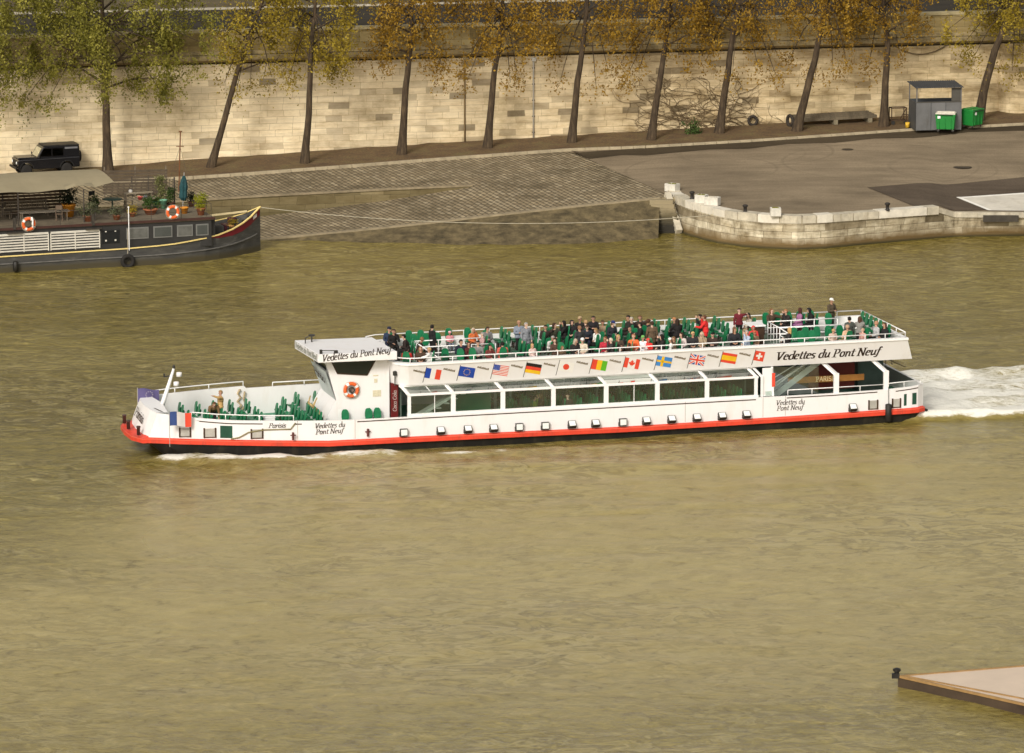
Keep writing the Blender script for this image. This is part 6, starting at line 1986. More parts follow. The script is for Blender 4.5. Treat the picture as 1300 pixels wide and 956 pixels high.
T = [
 (([(137, 219), (134, 130), (133, 92), (131, 40), (128, -20)]), .31, 5.4, LEAFG, 'olive green tree with the broadest crown and a forked trunk beside the black off-road car', 3, 2.0),
 (([(268, 211), (285, 150), (301, 90), (322, 30), (338, -10)]), .24, 2.7, LEAFY, 'strongly slanting thin tree between the rusty mast and the next upright trunk', 5, .8),
 (([(387, 206), (392, 140), (394, 70), (400, 0), (402, -30)]), .25, 2.9, LEAFY, 'upright yellow green tree with a narrow trunk above the end of the low wall', 8, 1.05),
 (([(510, 195), (514, 130), (521, 60), (521, 0), (522, -30)]), .27, 2.9, LEAFO, 'golden tree with a slightly curved trunk, second before the pale drainpipe', 13, 1.0),
 (([(619, 187), (624, 130), (630, 75), (637, 35), (640, -20)]), .26, 3.2, LEAFO, 'dense golden tree with a forked dark crown just before the pale drainpipe', 21, 1.15),
 (([(726, 180), (731, 120), (738, 65), (745, 10), (749, -30)]), .26, 2.7, LEAFO, 'sparse golden tree just past the pale drainpipe, where the cobbles meet the asphalt', 34, .85),
 (([(827, 176), (834, 120), (842, 70), (850, 10), (856, -30)]), .25, 3.0, LEAFO, 'slanting golden tree in front of the leafless creeper', 55, 1.1),
 (([(913, 168), (921, 110), (930, 50), (937, 5), (941, -30)]), .27, 2.9, LEAFO, 'slanting golden tree beside the small green bush', 89, .95),
 (([(1012, 165), (1025, 110), (1040, 50), (1050, 0), (1056, -30)]), .29, 3.0, LEAFO, 'thick slanting golden tree standing at the timber beams', 144, 1.0),
 (([(1122, 158), (1124, 110), (1127, 60), (1122, 10), (1119, -30)]), .28, 2.9, LEAFO, 'upright golden tree between the timber beams and the grey shed', 233, 1.0),
 (([(1242, 152), (1247, 125), (1262, 64), (1284, 15), (1300, -25)]), .33, 3.8, LEAFY, 'thick leaning olive gold tree behind the green bins', 377, 1.5),
 (([(-52, 231), (-50, 150), (-48, 80), (-44, 0), (-42, -30)]), .27, 4.0, LEAFG, 'olive crown reaching in from outside beyond the black off-road car', 610, 1.5),
]
for px, r0, cr, lf, lab, sd, dn in T:
    path = tpath(px)
    low = None
    hang = {3: [(60, 130), (165, 105), (205, 118), (30, 128), (235, 85), (100, 100), (270, 60), (190, 85), (60, 90), (15, 100), (225, 45), (265, 30), (80, 40)],
            5: [(318, 108), (300, 118), (345, 98), (285, 105)], 8: [(425, 92), (365, 105), (408, 80), (440, 70)],
            13: [(555, 70), (490, 80), (563, 50)], 21: [(592, 105), (656, 92), (590, 85), (648, 105), (660, 70)], 34: [(757, 112), (772, 88), (712, 100), (700, 70)],
            55: [(795, 100), (812, 85), (788, 80), (862, 75)], 89: [(962, 85), (985, 95), (895, 80), (930, 95), (990, 75)], 144: [(1058, 95), (1075, 80), (1035, 98), (1000, 80)],
            233: [(1103, 85), (1143, 70), (1105, 70), (1150, 50)], 377: [(1220, 60), (1235, 75), (1285, 90), (1200, 40), (1295, 60)], 610: [(5, 130), (25, 95), (-20, 110)]}
    if sd in hang:
        rr = random.Random(sd)
        low = [(on_y(x, y, path[0].y + rr.uniform(-1.2, 1.0)), 8, .42) for x, y in hang[sd]]
    tree(path, r0, cr * 1.12, lf, lab, sd, GRP, dn, low, fork=(5.6 if sd == 3 else 6.2))

# small bush and the bare creeper on the wall
c = on_ground(880, 170)
root = empty('bush', c); tag(root, 'small leafy green bush at the foot of the wall beside the creeper', 'bush')
V, Fc = [], []
r_ = random.Random(4)
for k in range(26): leaf_cloud(V, Fc, Vector((r_.gauss(0, .22), r_.gauss(0, .2), .35 + r_.gauss(0, .26))), .13, 22, .07, r_)
me = bpy.data.meshes.new('foliage'); me.from_pydata([tuple(v) for v in V], [], Fc); me.materials.append(LEAFV)
o = bpy.data.objects.new('foliage', me); col.objects.link(o); o.parent = root
b = MB()
for k in range(6): b.tube([(0, 0, -.05), (r_.uniform(-.25, .25), r_.uniform(-.2, .2), .6)], [.03, .012], 5)
b.build('stem', BARK, root)
root = empty('creeper', on_wall(915, 160)); tag(root, 'bare brown creeper branching over the stone wall behind the slanting trees', 'creeper')
b = MB()
def vine(px, py, ang, n, r):
    p = [(px, py)]
    a = ang
    for k in range(n):
        a += r_.gauss(0, .38)
        a += (-.0 - a) * .04 if abs(a) < 1.2 else 0
        p.append((p[-1][0] + 6.5 * math.cos(a), p[-1][1] - 4.2 * math.sin(a)))
        if r_.random() < .30 and n > 4: vine(p[-1][0], p[-1][1], a + r_.choice((-.9, .9)), n // 2, r * .7)
    pts = [on_wall(x, y, -.05 - r_.uniform(0, .06)) - Vector(root.location) for x, y in p if 770 < x < 1010 and 95 < y < 175]
    if len(pts) > 1: b.tube(pts, [r * (1 - .75 * i / len(pts)) for i in range(len(pts))], 4, caps=False)
for k in range(9): vine(908 + r_.uniform(-14, 14), 162 + r_.uniform(-6, 3), r_.choice((2.9, 2.6, 2.2, .35, .7, 1.2, 1.8)), r_.randint(12, 22), .034)
for k in range(14): vine(r_.uniform(800, 960), r_.uniform(120, 152), r_.choice((2.9, .2, .5, 2.5)), r_.randint(6, 12), .020)
b.build('stem', M('brown vine', (.15, .105, .055), .9, .3, 5), root)

# ------------------------------------------------------------------ wall fittings
def wallthing(name, lab, cat, px, py, build):
    o = empty(name, on_wall(px, py, -.06), WPSI); tag(o, lab, cat); build(o)
h = on_wall(676, 76).z - on_wall(676, 178).z
def dp(o):
    b = MB(); b.tube([(0, -.04, 0), (0, -.04, h)], .055, 8); b.build('pipe', M('pale zinc pipe', (.45, .42, .36), .5, .2, 3), o, True)
    b = MB(); b.box((0, -.04, h + .05), (.30, .22, .24))
    b.build('hopper', M('pale zinc hopper', (.60, .58, .53), .5, .2, 3), o)
    b = MB()
    for k in range(5): b.box((0, -.02, h * (k + .5) / 5), (.18, .10, .06))
    b.build('bracket', DARKMETAL, o)
wallthing('drainpipe', 'thin pale vertical drainpipe with a small white hopper on the wall', 'drainpipe', 677, 178, dp)
h2 = on_wall(589, 74).z - on_wall(589, 186).z
def dp2(o):
    b = MB(); b.tube([(0, .0, 0), (0, .0, h2)], .06, 6); b.build('pipe', M('stained brown wall joint', (.24, .17, .085), .9, .3, 3), o, True)  # pipe added in place of a vertical wall joint
    b = MB(); b.box((0, 0, h2), (.2, .12, .3)); b.build('added_pipe_collar', CORNICE, o)
wallthing('drainpipe', 'brown stained vertical joint of the wall, built as a pipe, between two golden trees', 'drainpipe', 590, 185, dp2)  # a vertical joint in the wall, with a pipe added in its place
def cab(o):
    b = MB()
    pts = [(-2.2, -.0, .55), (-1.4, -.05, .1), (-.6, -.08, -.12), (.1, -.08, -.15), (.9, -.06, .05), (1.8, -.02, .5)]
    b.tube(resample(pts, 14), .035, 6); b.build('strand', M('sagging dark cable', (.12, .09, .05), .8), o, True)
wallthing('cable', 'dark cable sagging in a loop just below the cornice above the grey shed', 'cable', 1172, 66, cab)
c = on_ground(956, 163)
b = MB(); b.torus((0, 0, .38), .30, .10, 24, 8, 'Y'); o = b.build('tyre', M('old tyre rubber', (.035, .028, .022), .85, .2, 4), None, True)
o.location = on_wall(956, 160, -.35); o.location.z = zg(wall_s(o.location)) + .02; o.rotation_euler = (R(-14), 0, WPSI); tag(o, 'old black tyre leaning on the foot of the wall', 'tyre')

# timber beams lying on the ground
TIM = M('grey weathered timber', (.125, .10, .065), .9, .35, 3, .4, dirt=((.05, .04, .025), .8))
p0, p1 = on_wall(1003, 160, -1.0), on_wall(1112, 152, -1.0)
for k in range(4):
    a, c = p0.lerp(p1, .02 + .01 * k), p0.lerp(p1, .98 - .015 * k)
    a.z = zg(wall_s(a)) + .42 + .05 * k; c.z = zg(wall_s(c)) + .42 + .05 * k
    offv = WN * (-.55 + .34 * k)
    b = MB(); b.bar(Vector((0, 0, 0)), c - a, .29, .20)
    for q in range(22):
        x = (c - a) * ((q + .5) / 22)
        b.bar(x - WN * .15 + Vector((0, 0, .105)), x + WN * .15 + Vector((0, 0, .105)), .05, .02)
    o = b.build('timber_beam', TIM, None, bevel=.02)
    o.location = a + offv
    tag(o, 'long grey timber beam lying beside the quay wall, %s of the four' % ('the one closest to the kerb', 'second from the kerb', 'third from the kerb', 'the one against the wall')[k], 'beam', 'timber beams at the wall')
for k in range(3):
    a = p0.lerp(p1, (.1, .5, .9)[k]); a.z = zg(wall_s(a))
    b = MB(); b.box((0, 0, .16), (.3, 1.5, .34)); o = b.build('support_block', M('grey stone block', (.2, .17, .11), .9, .3, 2), None, bevel=.02)
    o.location = a; o.rotation_euler = (0, 0, WPSI); tag(o, 'squat stone block under the %s of the timber beams' % ('creeper end', 'middle', 'shed end')[k], 'block', 'blocks under the timber beams')
p = on_wall(1003, 160, -1.5); p.z = zg(wall_s(p))
b = MB(); b.torus((0, 0, .42), .36, .12, 24, 8, 'X'); o = b.build('tyre', M('old tyre rubber', (.035, .028, .022)), None, True); o.location = p; o.rotation_euler = (0, 0, WPSI + .3); tag(o, 'black tyre standing at the creeper end of the timber beams', 'tyre')

# rusty trolley frame beside the shed
p = on_ground(1140, 157)
root = empty('trolley', p, WPSI); tag(root, 'rusty open trolley frame on small wheels beside the grey shed', 'trolley')
RUST = M('rusty steel', (.055, .032, .018), .9, .4, 5)
b = MB()
for x in (-.55, .5):
    for y in (-.3, .3): b.bar((x, y, .12), (x, y, 1.15), .06)
for z in (.25, 1.13):
    for y in (-.3, .3): b.bar((-.55, y, z), (.5, y, z), .06)
    for x in (-.55, .5): b.bar((x, -.3, z), (x, .3, z), .06)
b.bar((.0, -.3, .25), (.5, -.3, 1.1), .05); b.bar((.5, .3, .6), (1.0, .3, .55), .05); b.bar((1.0, .3, .1), (1.0, .3, .85), .05)
b.build('frame', RUST, root)
for x in (-.45, .45):
    b = MB(); b.lathe([(.1, -.03), (.14, -.03), (.14, .03), (.1, .03)], (0, 0, 0), 12); o = b.build('wheel', DARKMETAL, root); o.location = (x, -.33, .12); o.rotation_euler = (R(90), 0, 0)
p = on_ground(1152, 162, .0)
b = MB(); b.lathe([(.14, 0), (.16, .36), (.15, .37), (.13, .33), (.12, .03)], (0, 0, 0), 14); o = b.build('bucket', M('yellow plastic', (.65, .40, .04), .5, .1), None, True)
o.location = p; tag(o, 'small yellow bucket at the corner of the grey shed', 'bucket')

# grey open shed
p = on_ground(1163, 166, 0)
root = empty('shed', p, WPSI - R(3)); tag(root, 'grey metal shed with solid lower panels and a flat corrugated roof', 'shed')
GRYM = M('grey painted steel', (.125, .125, .125), .55, .12, 1.2, dirt=((.07, .06, .05), .6))
GRYD = M('dark grey steel', (.055, .06, .065), .55, .15, 1.5)
LX, LY = 3.15, 2.1
b = MB(); b.box((LX / 2, 0, .98), (LX, .05, 1.92)); b.build('front_panel', GRYM, root)
b = MB(); b.box((0, LY / 2, .98), (.05, LY, 1.92)); b.box((LX, LY / 2, .98), (.05, LY, 1.92)); b.build('side_panel', GRYD, root)
b = MB(); b.box((LX / 2, LY, .98), (LX, .05, 1.92)); b.build('back_panel', GRYD, root)
b = MB()
for x in (1.02, 2.05): b.box((x, -.03, .98), (.03, .012, 1.9))
b.build('panel_joint', GRYD, root)
b = MB(); b.box((1.55, -.03, .98), (.95, .01, 1.86)); b.box((1.95, -.05, 1.0), (.04, .04, .18)); b.build('door', M('grey door panel', (.135, .135, .135), .5, .1, 1.5), root)
for x in (.02, LX - .02):
    for y in (.0, LY): b = MB(); b.box((x, y, 1.5), (.07, .07, 3.0)); b.build('post', GRYM, root)
b = MB(); b.box((LX / 2, -.01, 1.95), (LX, .08, .06)); b.box((LX - .35, .02, 2.45), (.7, .03, .9)); b.build('mesh_panel', M('dark mesh panel', (.07, .065, .055), .7), root)
b = MB()
for k in range(22):
    x = -.12 + (LX + .24) * k / 22
    b.prism([Vector((x, -.25, 2.95)), Vector((x + .05, -.25, 3.0)), Vector((x + .10, -.25, 3.0)), Vector((x + .15, -.25, 2.95))], (0, 0, 0), (0, LY + .5, .14))
b.build('roof', M('dark corrugated roof', (.05, .055, .062), .5, .2, 2), root)

# two wheeled bins
GB = M('green bin plastic', (.015, .19, .035), .42, .12, 2)
def bin_(px, py, rz, lid, lab):
    root = empty('wheeled_bin', on_ground(px, py, -.06), rz); tag(root, lab, 'bin', 'wheeled bins by the shed')
    b = MB(); b.box((0, 0, .68), (1.18, .86, 1.0)); b.v = [((x * (1 + .16 * (z - .2))), y * (1 + .16 * (z - .2)), z) for x, y, z in b.v]; b.box((0, 0, 1.17), (1.40, 1.06, .07))
    for k in (-.4, 0, .4): b.box((k, -.47, .62), (.05, .06, .8))
    b.build('body', GB, root, bevel=.03)
    b = MB(); b.box((0, 0, 1.25), (1.36, 1.02, .08)); b.box((0, .2, 1.31), (1.2, .5, .06)); b.build('lid', lid, root, bevel=.03)
    b = MB(); b.box((-.42, -.56, 1.02), (.2, .01, .17)); b.build('sticker', FWHT, root)
    b = MB(); b.tube([(-.5, -.53, 1.2), (-.5, -.62, 1.2), (.5, -.62, 1.2), (.5, -.53, 1.2)], .022, 6); b.build('handle', DARKMETAL, root)
    for x in (-.5, .5):
        for y in (-.33, .33):
            b = MB(); b.lathe([(.04, -.025), (.1, -.025), (.1, .025), (.04, .025)], (0, 0, 0), 12); o = b.build('wheel', DARKMETAL, root); o.location = (x, y, .1); o.rotation_euler = (R(90), 0, R(20))
            b = MB(); b.bar((x, y, .1), (x, y, .22), .05); b.build('caster', STEEL, root)
bin_(1200.5, 166.5, WPSI - R(22), M('cream lid', (.66, .62, .52), .5, .12, 2), 'green wheeled bin with cream lid in front of the grey shed')
bin_(1234.5, 161.5, WPSI + R(38), M('green bin lid', (.018, .21, .04), .42, .12, 2), 'all green wheeled bin beside the leaning tree, past the shed')

# ------------------------------------------------------------------ things on the quay edge
PLW = M('white planter box', (.60, .57, .50), .8, .18, 3, .2)
MOSS = M('moss and soil', (.16, .15, .02), .95, .5, 9)
def planter(px, py, L_, lab, rz, moss=True):
    p = on_z(px, py, 2.12)
    root = empty('planter', p, rz); tag(root, lab, 'planter', 'white stone planters on the quay edge')
    b = MB()
    for y in (-.25, .25): b.box((0, y, .26), (L_, .07, .52))
    for x in (-L_ / 2 + .035, L_ / 2 - .035): b.box((x, 0, .26), (.07, .5, .515))
    b.box((0, 0, .05), (L_ - .1, .45, .08)); b.build('box', PLW, root, bevel=.012)
    b = MB()
    b.box((0, 0, .42), (L_ - .12, .42, .10))
    for k in range(14): b.lathe([(.09, 0), (.07, .06), (.02, .09)], (rnd.uniform(-L_ / 2 + .15, L_ / 2 - .15), rnd.uniform(-.14, .14), .46), 6)
    b.build('soil', MOSS if moss else M('pale gravel', (.5, .45, .36), .9, .3, 8), root)
planter(853.5, 243.0, .84, 'white stone planter at the very corner above the river steps', R(-38))
planter(890.5, 257.2, .72, 'white planter with bright moss, paired with a plain one on the quay edge', R(-25))
planter(904.5, 260.2, .92, 'plain white planter touching the mossy one on the quay edge', R(-25), False)
planter(984.5, 274.0, .66, 'single small white planter standing alone on the quay edge', R(2))
BOL = M('dark iron bollard', (.025, .02, .017), .6, .3, 4)
for px, py, lab in ((878.5, 253, 'dark iron bollard between the corner planter and the paired planters'), (946, 270, 'dark iron bollard between the paired planters and the single planter'), (1126.5, 267.5, 'dark iron bollard on the straight quay edge before the pale slab')):
    p = on_z(px, py, 2.10)
    b = MB(); b.lathe([(.17, 0), (.15, .06), (.11, .12), (.11, .34), (.17, .40), (.18, .47), (.10, .52)], (0, 0, 0), 14); o = b.build('bollard', BOL, None, True)
    o.location = p; tag(o, lab, 'bollard', 'mooring bollards')

# pedestrian on the street above
p = on_z(688, 25, 9.6)
person(wall_pt(wall_s(p), 1.6, 9.6), WPSI + R(-60), 't2', 'coat', (.02, .018, .018), 'short', (.35, .33, .3), BLK, 'person in a black coat walking on the street behind the parapet', group='pedestrians')

# ================================================================== black off-road car
_q = on_z(52, 219, 1.4)
cp = wall_pt(wall_s(_q), -1.75, 0)
CAR = empty('parked_car', Vector((cp.x, cp.y, zg(wall_s(cp)) + .12)), R(180 + 20))
tag(CAR, 'boxy black off-road car parked between the barge canopy and the stone wall', 'car')
CB = M('black car paint', (.006, .006, .008), .22, .2, 1, spec=.6)
CT = M('black plastic trim', (.012, .011, .010), .6)
CG = make_glass('car glass', (.06, .07, .05), .8)
TY = M('tyre rubber', (.018, .016, .014), .85)
W2 = .84
def prof_prism(mb, pr, w):
    mb.add([Vector((x, -w, z)) for x, z in pr] + [Vector((x, w, z)) for x, z in pr], [list(range(len(pr)))[::-1], [len(pr) + i for i in range(len(pr))]] + [[i, (i + 1) % len(pr), len(pr) + (i + 1) % len(pr), len(pr) + i] for i in range(len(pr))])
def arch(cx, r, z0, n=9): return [(cx + r * math.cos(PI * k / n), z0 + r * math.sin(PI * k / n)) for k in range(n + 1)]
b = MB()
lower = [(2.02, .52), (2.02, 1.05), (1.95, 1.14), (.72, 1.22), (-2.22, 1.22), (-2.22, .50), (-1.78, .50)] + arch(-1.33, .45, .50)[::-1] + [(-.88, .46), (.98, .46)] + arch(1.43, .45, .50)[::-1]
prof_prism(b, lower, W2)
b.build('body', CB, CAR, bevel=.03)
b = MB(); b.box((1.35, 0, 1.205), (1.25, 1.36, .09)); b.build('bonnet', CB, CAR, bevel=.04)
b = MB(); gh = [(.70, 1.215), (.30, 1.86), (.18, 1.95), (-2.20, 1.97), (-2.235, 1.215)]; prof_prism(b, gh, W2 - .03); b.build('cabin', CB, CAR, bevel=.04)
b = MB(); b.box((-1.0, 0, 1.985), (2.45, 1.5, .05)); b.build('roof', M('black roof', (.020, .017, .015), .5, .3, 2), CAR, bevel=.03)
b = MB(); d = .006
b.poly([(.66 + d, -.66, 1.28), (.66 + d, .66, 1.28), (.34 + d, .62, 1.82), (.34 + d, -.62, 1.82)]); b.build('windscreen', make_glass('windscreen glass', (.16, .17, .11), 1.0), CAR)
for s in (-1, 1):
    y = s * (W2 - .03 + .006)
    b = MB(); b.poly([(.50, y, 1.30), (-.28, y, 1.30), (-.28, y, 1.80), (.26, y, 1.80)]); b.build('window', CG, CAR)
    b = MB(); b.poly([(-.36, y, 1.30), (-1.10, y, 1.30), (-1.10, y, 1.80), (-.36, y, 1.80)]); b.build('window', CG, CAR)
    b = MB(); b.poly([(-1.2, y, 1.74), (-2.08, y, 1.74), (-2.08, y, 1.86), (-1.2, y, 1.86)]); b.build('alpine_window', M('silvered glass', (.16, .16, .17), .25), CAR)
    b = MB(); yy = s * (W2 + .004); b.poly([(.60, yy, .55), (-.33, yy, .55), (-.33, yy, 1.18), (.60, yy, 1.18)]); b.build('door', CB, CAR)
    b = MB(); b.bar((2.0, s * (W2 + .01), 1.08), (-2.2, s * (W2 + .01), 1.15), .02, .025); b.build('waist_trim', M('dull side trim', (.06, .06, .065), .4), CAR)
    for cx in (1.43, -1.33):
        b = MB()
        ar = arch(cx, .50, .50); ai = arch(cx, .43, .50)
        for p_, q_, r2, s2 in zip(ar, ar[1:], ai, ai[1:]): b.add([(p_[0], s * (W2 + .06), p_[1]), (q_[0], s * (W2 + .06), q_[1]), (s2[0], s * (W2 + .06), s2[1]), (r2[0], s * (W2 + .06), r2[1]), (p_[0], s * W2, p_[1]), (q_[0], s * W2, q_[1])], [[0, 1, 2, 3], [0, 4, 5, 1]])
        b.build('wheel_arch', CT, CAR)
        b = MB(); b.lathe([(.24, -.12), (.38, -.11), (.40, -.06), (.40, .06), (.38, .11), (.24, .12)], (0, 0, 0), 24); w = b.build('wheel', TY, CAR, True); w.location = (cx, s * .74, .40); w.rotation_euler = (R(90), 0, 0)
        b = MB(); b.lathe([(.05, .10), (.22, .09), (.24, .125), (.24, -.125)], (0, 0, 0), 20); r2 = b.build('rim', M('dark steel rim', (.10, .10, .10), .4), w, True); r2.rotation_euler = (0 if s < 0 else PI, 0, 0)
    b = MB(); b.lathe([(.02, 0), (.10, .0), (.10, .03), (.02, .05)], (0, 0, 0), 16); h_ = b.build('headlight', LENS, CAR, True); h_.location = (2.05, s * .56, .90); h_.rotation_euler = (0, R(90), 0)
    b = MB(); b.box((.62, s * (W2 + .14), 1.32), (.06, .2, .16)); b.build('mirror', CT, CAR, bevel=.02)
b = MB(); b.box((2.035, 0, .88), (.04, .8, .34)); b.build('grille', CT, CAR)
b = MB(); b.box((2.14, 0, .58), (.12, 1.66, .16)); b.build('bumper', CT, CAR, bevel=.02)
b = MB(); b.lathe([(.15, -.1), (.37, -.09), (.37, .09), (.15, .1)], (0, 0, 0), 24); o = b.build('spare_wheel', TY, CAR, True); o.location = (-2.35, .1, 1.12); o.rotation_euler = (0, R(90), 0)
# ================================================================== house barge; local axes x towards its bow, y to the shore, z up
BA = on_z(0, 347, 0); BB = on_z(200, 336, 0)
BPSI = math.atan2(BB.y - BA.y, BB.x - BA.x)
BARGE = empty('house_barge', BA, BPSI)
tag(BARGE, 'dark house barge with white louvres, yellow gunwale line and a planted roof deck', 'barge')
BE = Vector((math.cos(BPSI), math.sin(BPSI), 0)); BNn = Vector((-BE.y, BE.x, 0))
def bw(x, y, z): return BA + BE * x + BNn * y + Vector((0, 0, z))
def b_on_z(px, py, z):
    d = on_z(px, py, z) - BA
    return d.dot(BE), d.dot(BNn)
def b_on_y(px, py, y):
    r = ray(px, py)
    t = (y + BA.dot(BNn)) / r.dot(BNn)
    p = Vector((r.x * t, r.y * t, H + r.z * t)) - BA
    return p.dot(BE), p.z
DZ = 2.62
XS = [-8, -4, 0, 4, 8, 10, 11, 12, 13, 14, 15, 15.8, 16.5, 17.0, 17.3]
NY = [(-8, 0), (10, 0), (11, .04), (12, .16), (13, .38), (14, .74), (15, 1.3), (15.8, 1.85), (16.5, 2.4), (17.0, 2.85), (17.3, 3.1)]
GZ = [(-8, 1.0), (0, 1.02), (8.9, 1.12), (11, 1.24), (12.9, 1.42), (14, 1.55), (15, 1.75), (15.8, 2.0), (16.5, 2.3), (17, 2.6), (17.3, 2.78)]
BW = 6.2
HULL, _t, _b2 = nt('weathered grey black hull')
_v = coords(_t, scale=(.6, 1, 2.2))
_n = noise_tex(_t, _v, 1.2, 6, .7)
_sx = N(_t, 'ShaderNodeSeparateXYZ'); _t.links.new(N(_t, 'ShaderNodeTexCoord').outputs['Object'], _sx.inputs[0])
_cc = ramp(_t, [(.3, (.030, .030, .030)), (.55, (.062, .060, .055)), (.75, (.13, .125, .115))], _n)
_k = mth(_t, 'MULTIPLY', mth(_t, 'SUBTRACT', mth(_t, 'ADD', .30, mth(_t, 'MULTIPLY', _n, .35)), _sx.outputs[2]), 4.0, True)
_cc = mixc(_t, _k, _cc, (.055, .045, .022))
_t.links.new(_cc, _b2.inputs['Base Color']); _b2.inputs['Roughness'].default_value = .6
DKP = M('charcoal paint', (.030, .029, .028), .5, .2, 1.5)
CREAM = M('cream yellow line', (.80, .62, .24), .5, .08, 2)
b = MB()
for far in (0, 1):
    yy = (lambda x: interp(NY, x)) if not far else (lambda x: BW - interp(NY, x))
    b.loft([(x, yy(x), interp(GZ, x)) for x in XS], [(x - .0, yy(x) + (.06 if not far else -.06) * (x < 17), -.6) for x in XS], 4)
b.build('hull', HULL, BARGE)
b = MB()
for far in (0, 1):
    yy = (lambda x: interp(NY, x) - .03) if not far else (lambda x: BW - interp(NY, x) + .03)
    for x0, x1 in zip(XS, XS[1:]): b.bar((x0, yy(x0), interp(GZ, x0)), (x1, yy(x1), interp(GZ, x1)), .12, .06)
b.build('gunwale', CREAM, BARGE)
b = MB()
for x0, x1 in zip(XS, XS[1:-1]): b.bar((x0, interp(NY, x0) - .02, .55 + .35 * (interp(GZ, x0) - 1.0)), (x1, interp(NY, x1) - .02, .55 + .35 * (interp(GZ, x1) - 1.0)), .07, .06)
b.build('rubbing_rail', M('grey rubbing rail', (.14, .135, .125), .6, .3, 2), BARGE)
b = MB()
xs = [13.4, 14, 15, 15.8, 16.5, 17.0, 17.25]
b.loft([(x, interp(NY, x) - .02, interp(GZ, x) - .06) for x in xs], [(x, interp(NY, x) - .012, interp(GZ, x) - .08 - .42 * min(1, (x - 13.3) / 2.2)) for x in xs])
b.build('bow_band', M('dark red bow band', (.16, .012, .02), .5, .15, 2), BARGE)
b = MB(); q = Vector((17.02 - 16.55, interp(NY, 17.02) - interp(NY, 16.55), .30)).normalized()
nq = Vector((q.y, -q.x, 0)).normalized()
b.add([Vector((16.68, interp(NY, 16.68) - .045, 2.06)), Vector((17.0, interp(NY, 17.0) - .045, 2.20)), Vector((17.0, interp(NY, 17.0) - .045, 2.42)), Vector((16.68, interp(NY, 16.68) - .045, 2.26))], [[0, 1, 2, 3]])
b.build('name_plate', M('white name plate', (.70, .66, .62), .6, .3, 12), BARGE)
# bow deck with bulwark inside
b = MB(); b.poly([(13.2, .45, 1.25)] + [(x, interp(NY, x) + .1, 1.25 + .06 * max(0, x - 14)) for x in (14, 15, 15.8, 16.5, 17)] + [(x, BW - interp(NY, x) - .1, 1.25 + .06 * max(0, x - 14)) for x in (17, 16.5, 15.8, 15, 14)] + [(13.2, BW - .45, 1.25)])
b.build('bow_deck', DKP, BARGE)
# house
b = MB(); b.box((2.7, BW / 2, 1.78), (21.4, BW - .64, 1.66)); b.box((13.55, BW / 2, 1.75), (.3, BW - 1.2, 1.6)); b.build('house', DKP, BARGE)
b = MB(); b.box((2.8, BW / 2, DZ - .015), (21.8, BW - .5, .09)); b.build('roof_deck', M('weathered deck boards', (.155, .125, .085), .85, .3, 2, .2), BARGE)
b = MB(); b.bar((-8, .24, DZ), (13.6, .24, DZ + .06), .10, .14); b.build('deck_edge', M('maroon brown edge', (.055, .022, .016), .7, .2, 2), BARGE)
# white louvre panels, then windows
WL = M('white louvre paint', (.60, .57, .50), .6, .1, 3)
def louvre(x0, x1):
    b = MB()
    y = .27
    for k in range(6): b.bar((x0, y, 1.27 + .165 * k), (x1, y, 1.29 + .165 * k), .05, .085)
    for x in (x0, (x0 + x1) / 2, x1): b.box((x, y - .02, 1.72), (.06, .05, 1.05))
    b.box(((x0 + x1) / 2, y - .01, 2.28), (x1 - x0, .06, .13))
    b.build('louvre', WL, BARGE)
for x0, x1 in ((-6.3, -3.3), (-3.15, -.05), (.06, 3.1), (3.25, 6.3)): louvre(x0, x1)
for x0, x1, c in ((8.0, 9.4, 0), (9.7, 10.9, 1), (11.2, 12.2, 0), (12.4, 13.2, 1)):
    b = MB(); b.box(((x0 + x1) / 2, .30, 1.98), (x1 - x0, .05, .72)); f_ = b.build('window', M('grey window frame', (.16, .16, .15), .5, .1, 2), BARGE)
    b = MB(); b.box(((x0 + x1) / 2, .27, 1.98), (x1 - x0 - .16, .03, .56)); b.build('pane', M('dull glass pane', (.07, .075, .07), .15) if c else M('curtained pane', (.12, .12, .11), .25, .2, 3), f_)
b = MB(); b.box((7.0, .29, 1.85), (1.1, .04, .8)); dr = b.build('hatch_door', M('black hatch', (.012, .013, .014), .35), BARGE)
b = MB()
for x in (6.7, 7.3): b.box((x, .26, 1.62), (.1, .03, .1)); b.box((x, .26, 2.18), (.1, .03, .06))
b.build('hinge', WL, dr)
# bow fittings
b = MB(); b.lathe([(.10, 0), (.28, .02), (.30, .5), (.24, .55), (.30, .6), (.30, .85), (.1, .9)], (15.5, 3.2, 1.3), 14); b.box((15.1, 3.0, 1.55), (.5, 1.1, .5)); b.build('windlass', M('dark red windlass', (.06, .014, .02), .5, .4, 3), BARGE)
b = MB(); b.box((14.1, 1.5, 1.62), (.7, .6, .75)); b.build('locker', DKP, BARGE, bevel=.04)
for k, (x, y) in enumerate(((14.3, 1.05), (14.75, 1.35), (15.3, 1.75), (15.9, 2.1), (16.4, 2.6))):
    b = MB(); b.lathe([(.05, 0), (.06, .35), (.09, .38), (.03, .44)], (x, y, 1.3 + .15 * k), 8); b.build('deck_cleat', BLACK, BARGE)
b = MB(); b.bar((13.6, BW - .6, 1.9), (16.6, BW - 2.6, 2.45), .06, .12); b.build('far_bulwark', M('cream far bulwark', (.55, .45, .25), .6), BARGE)
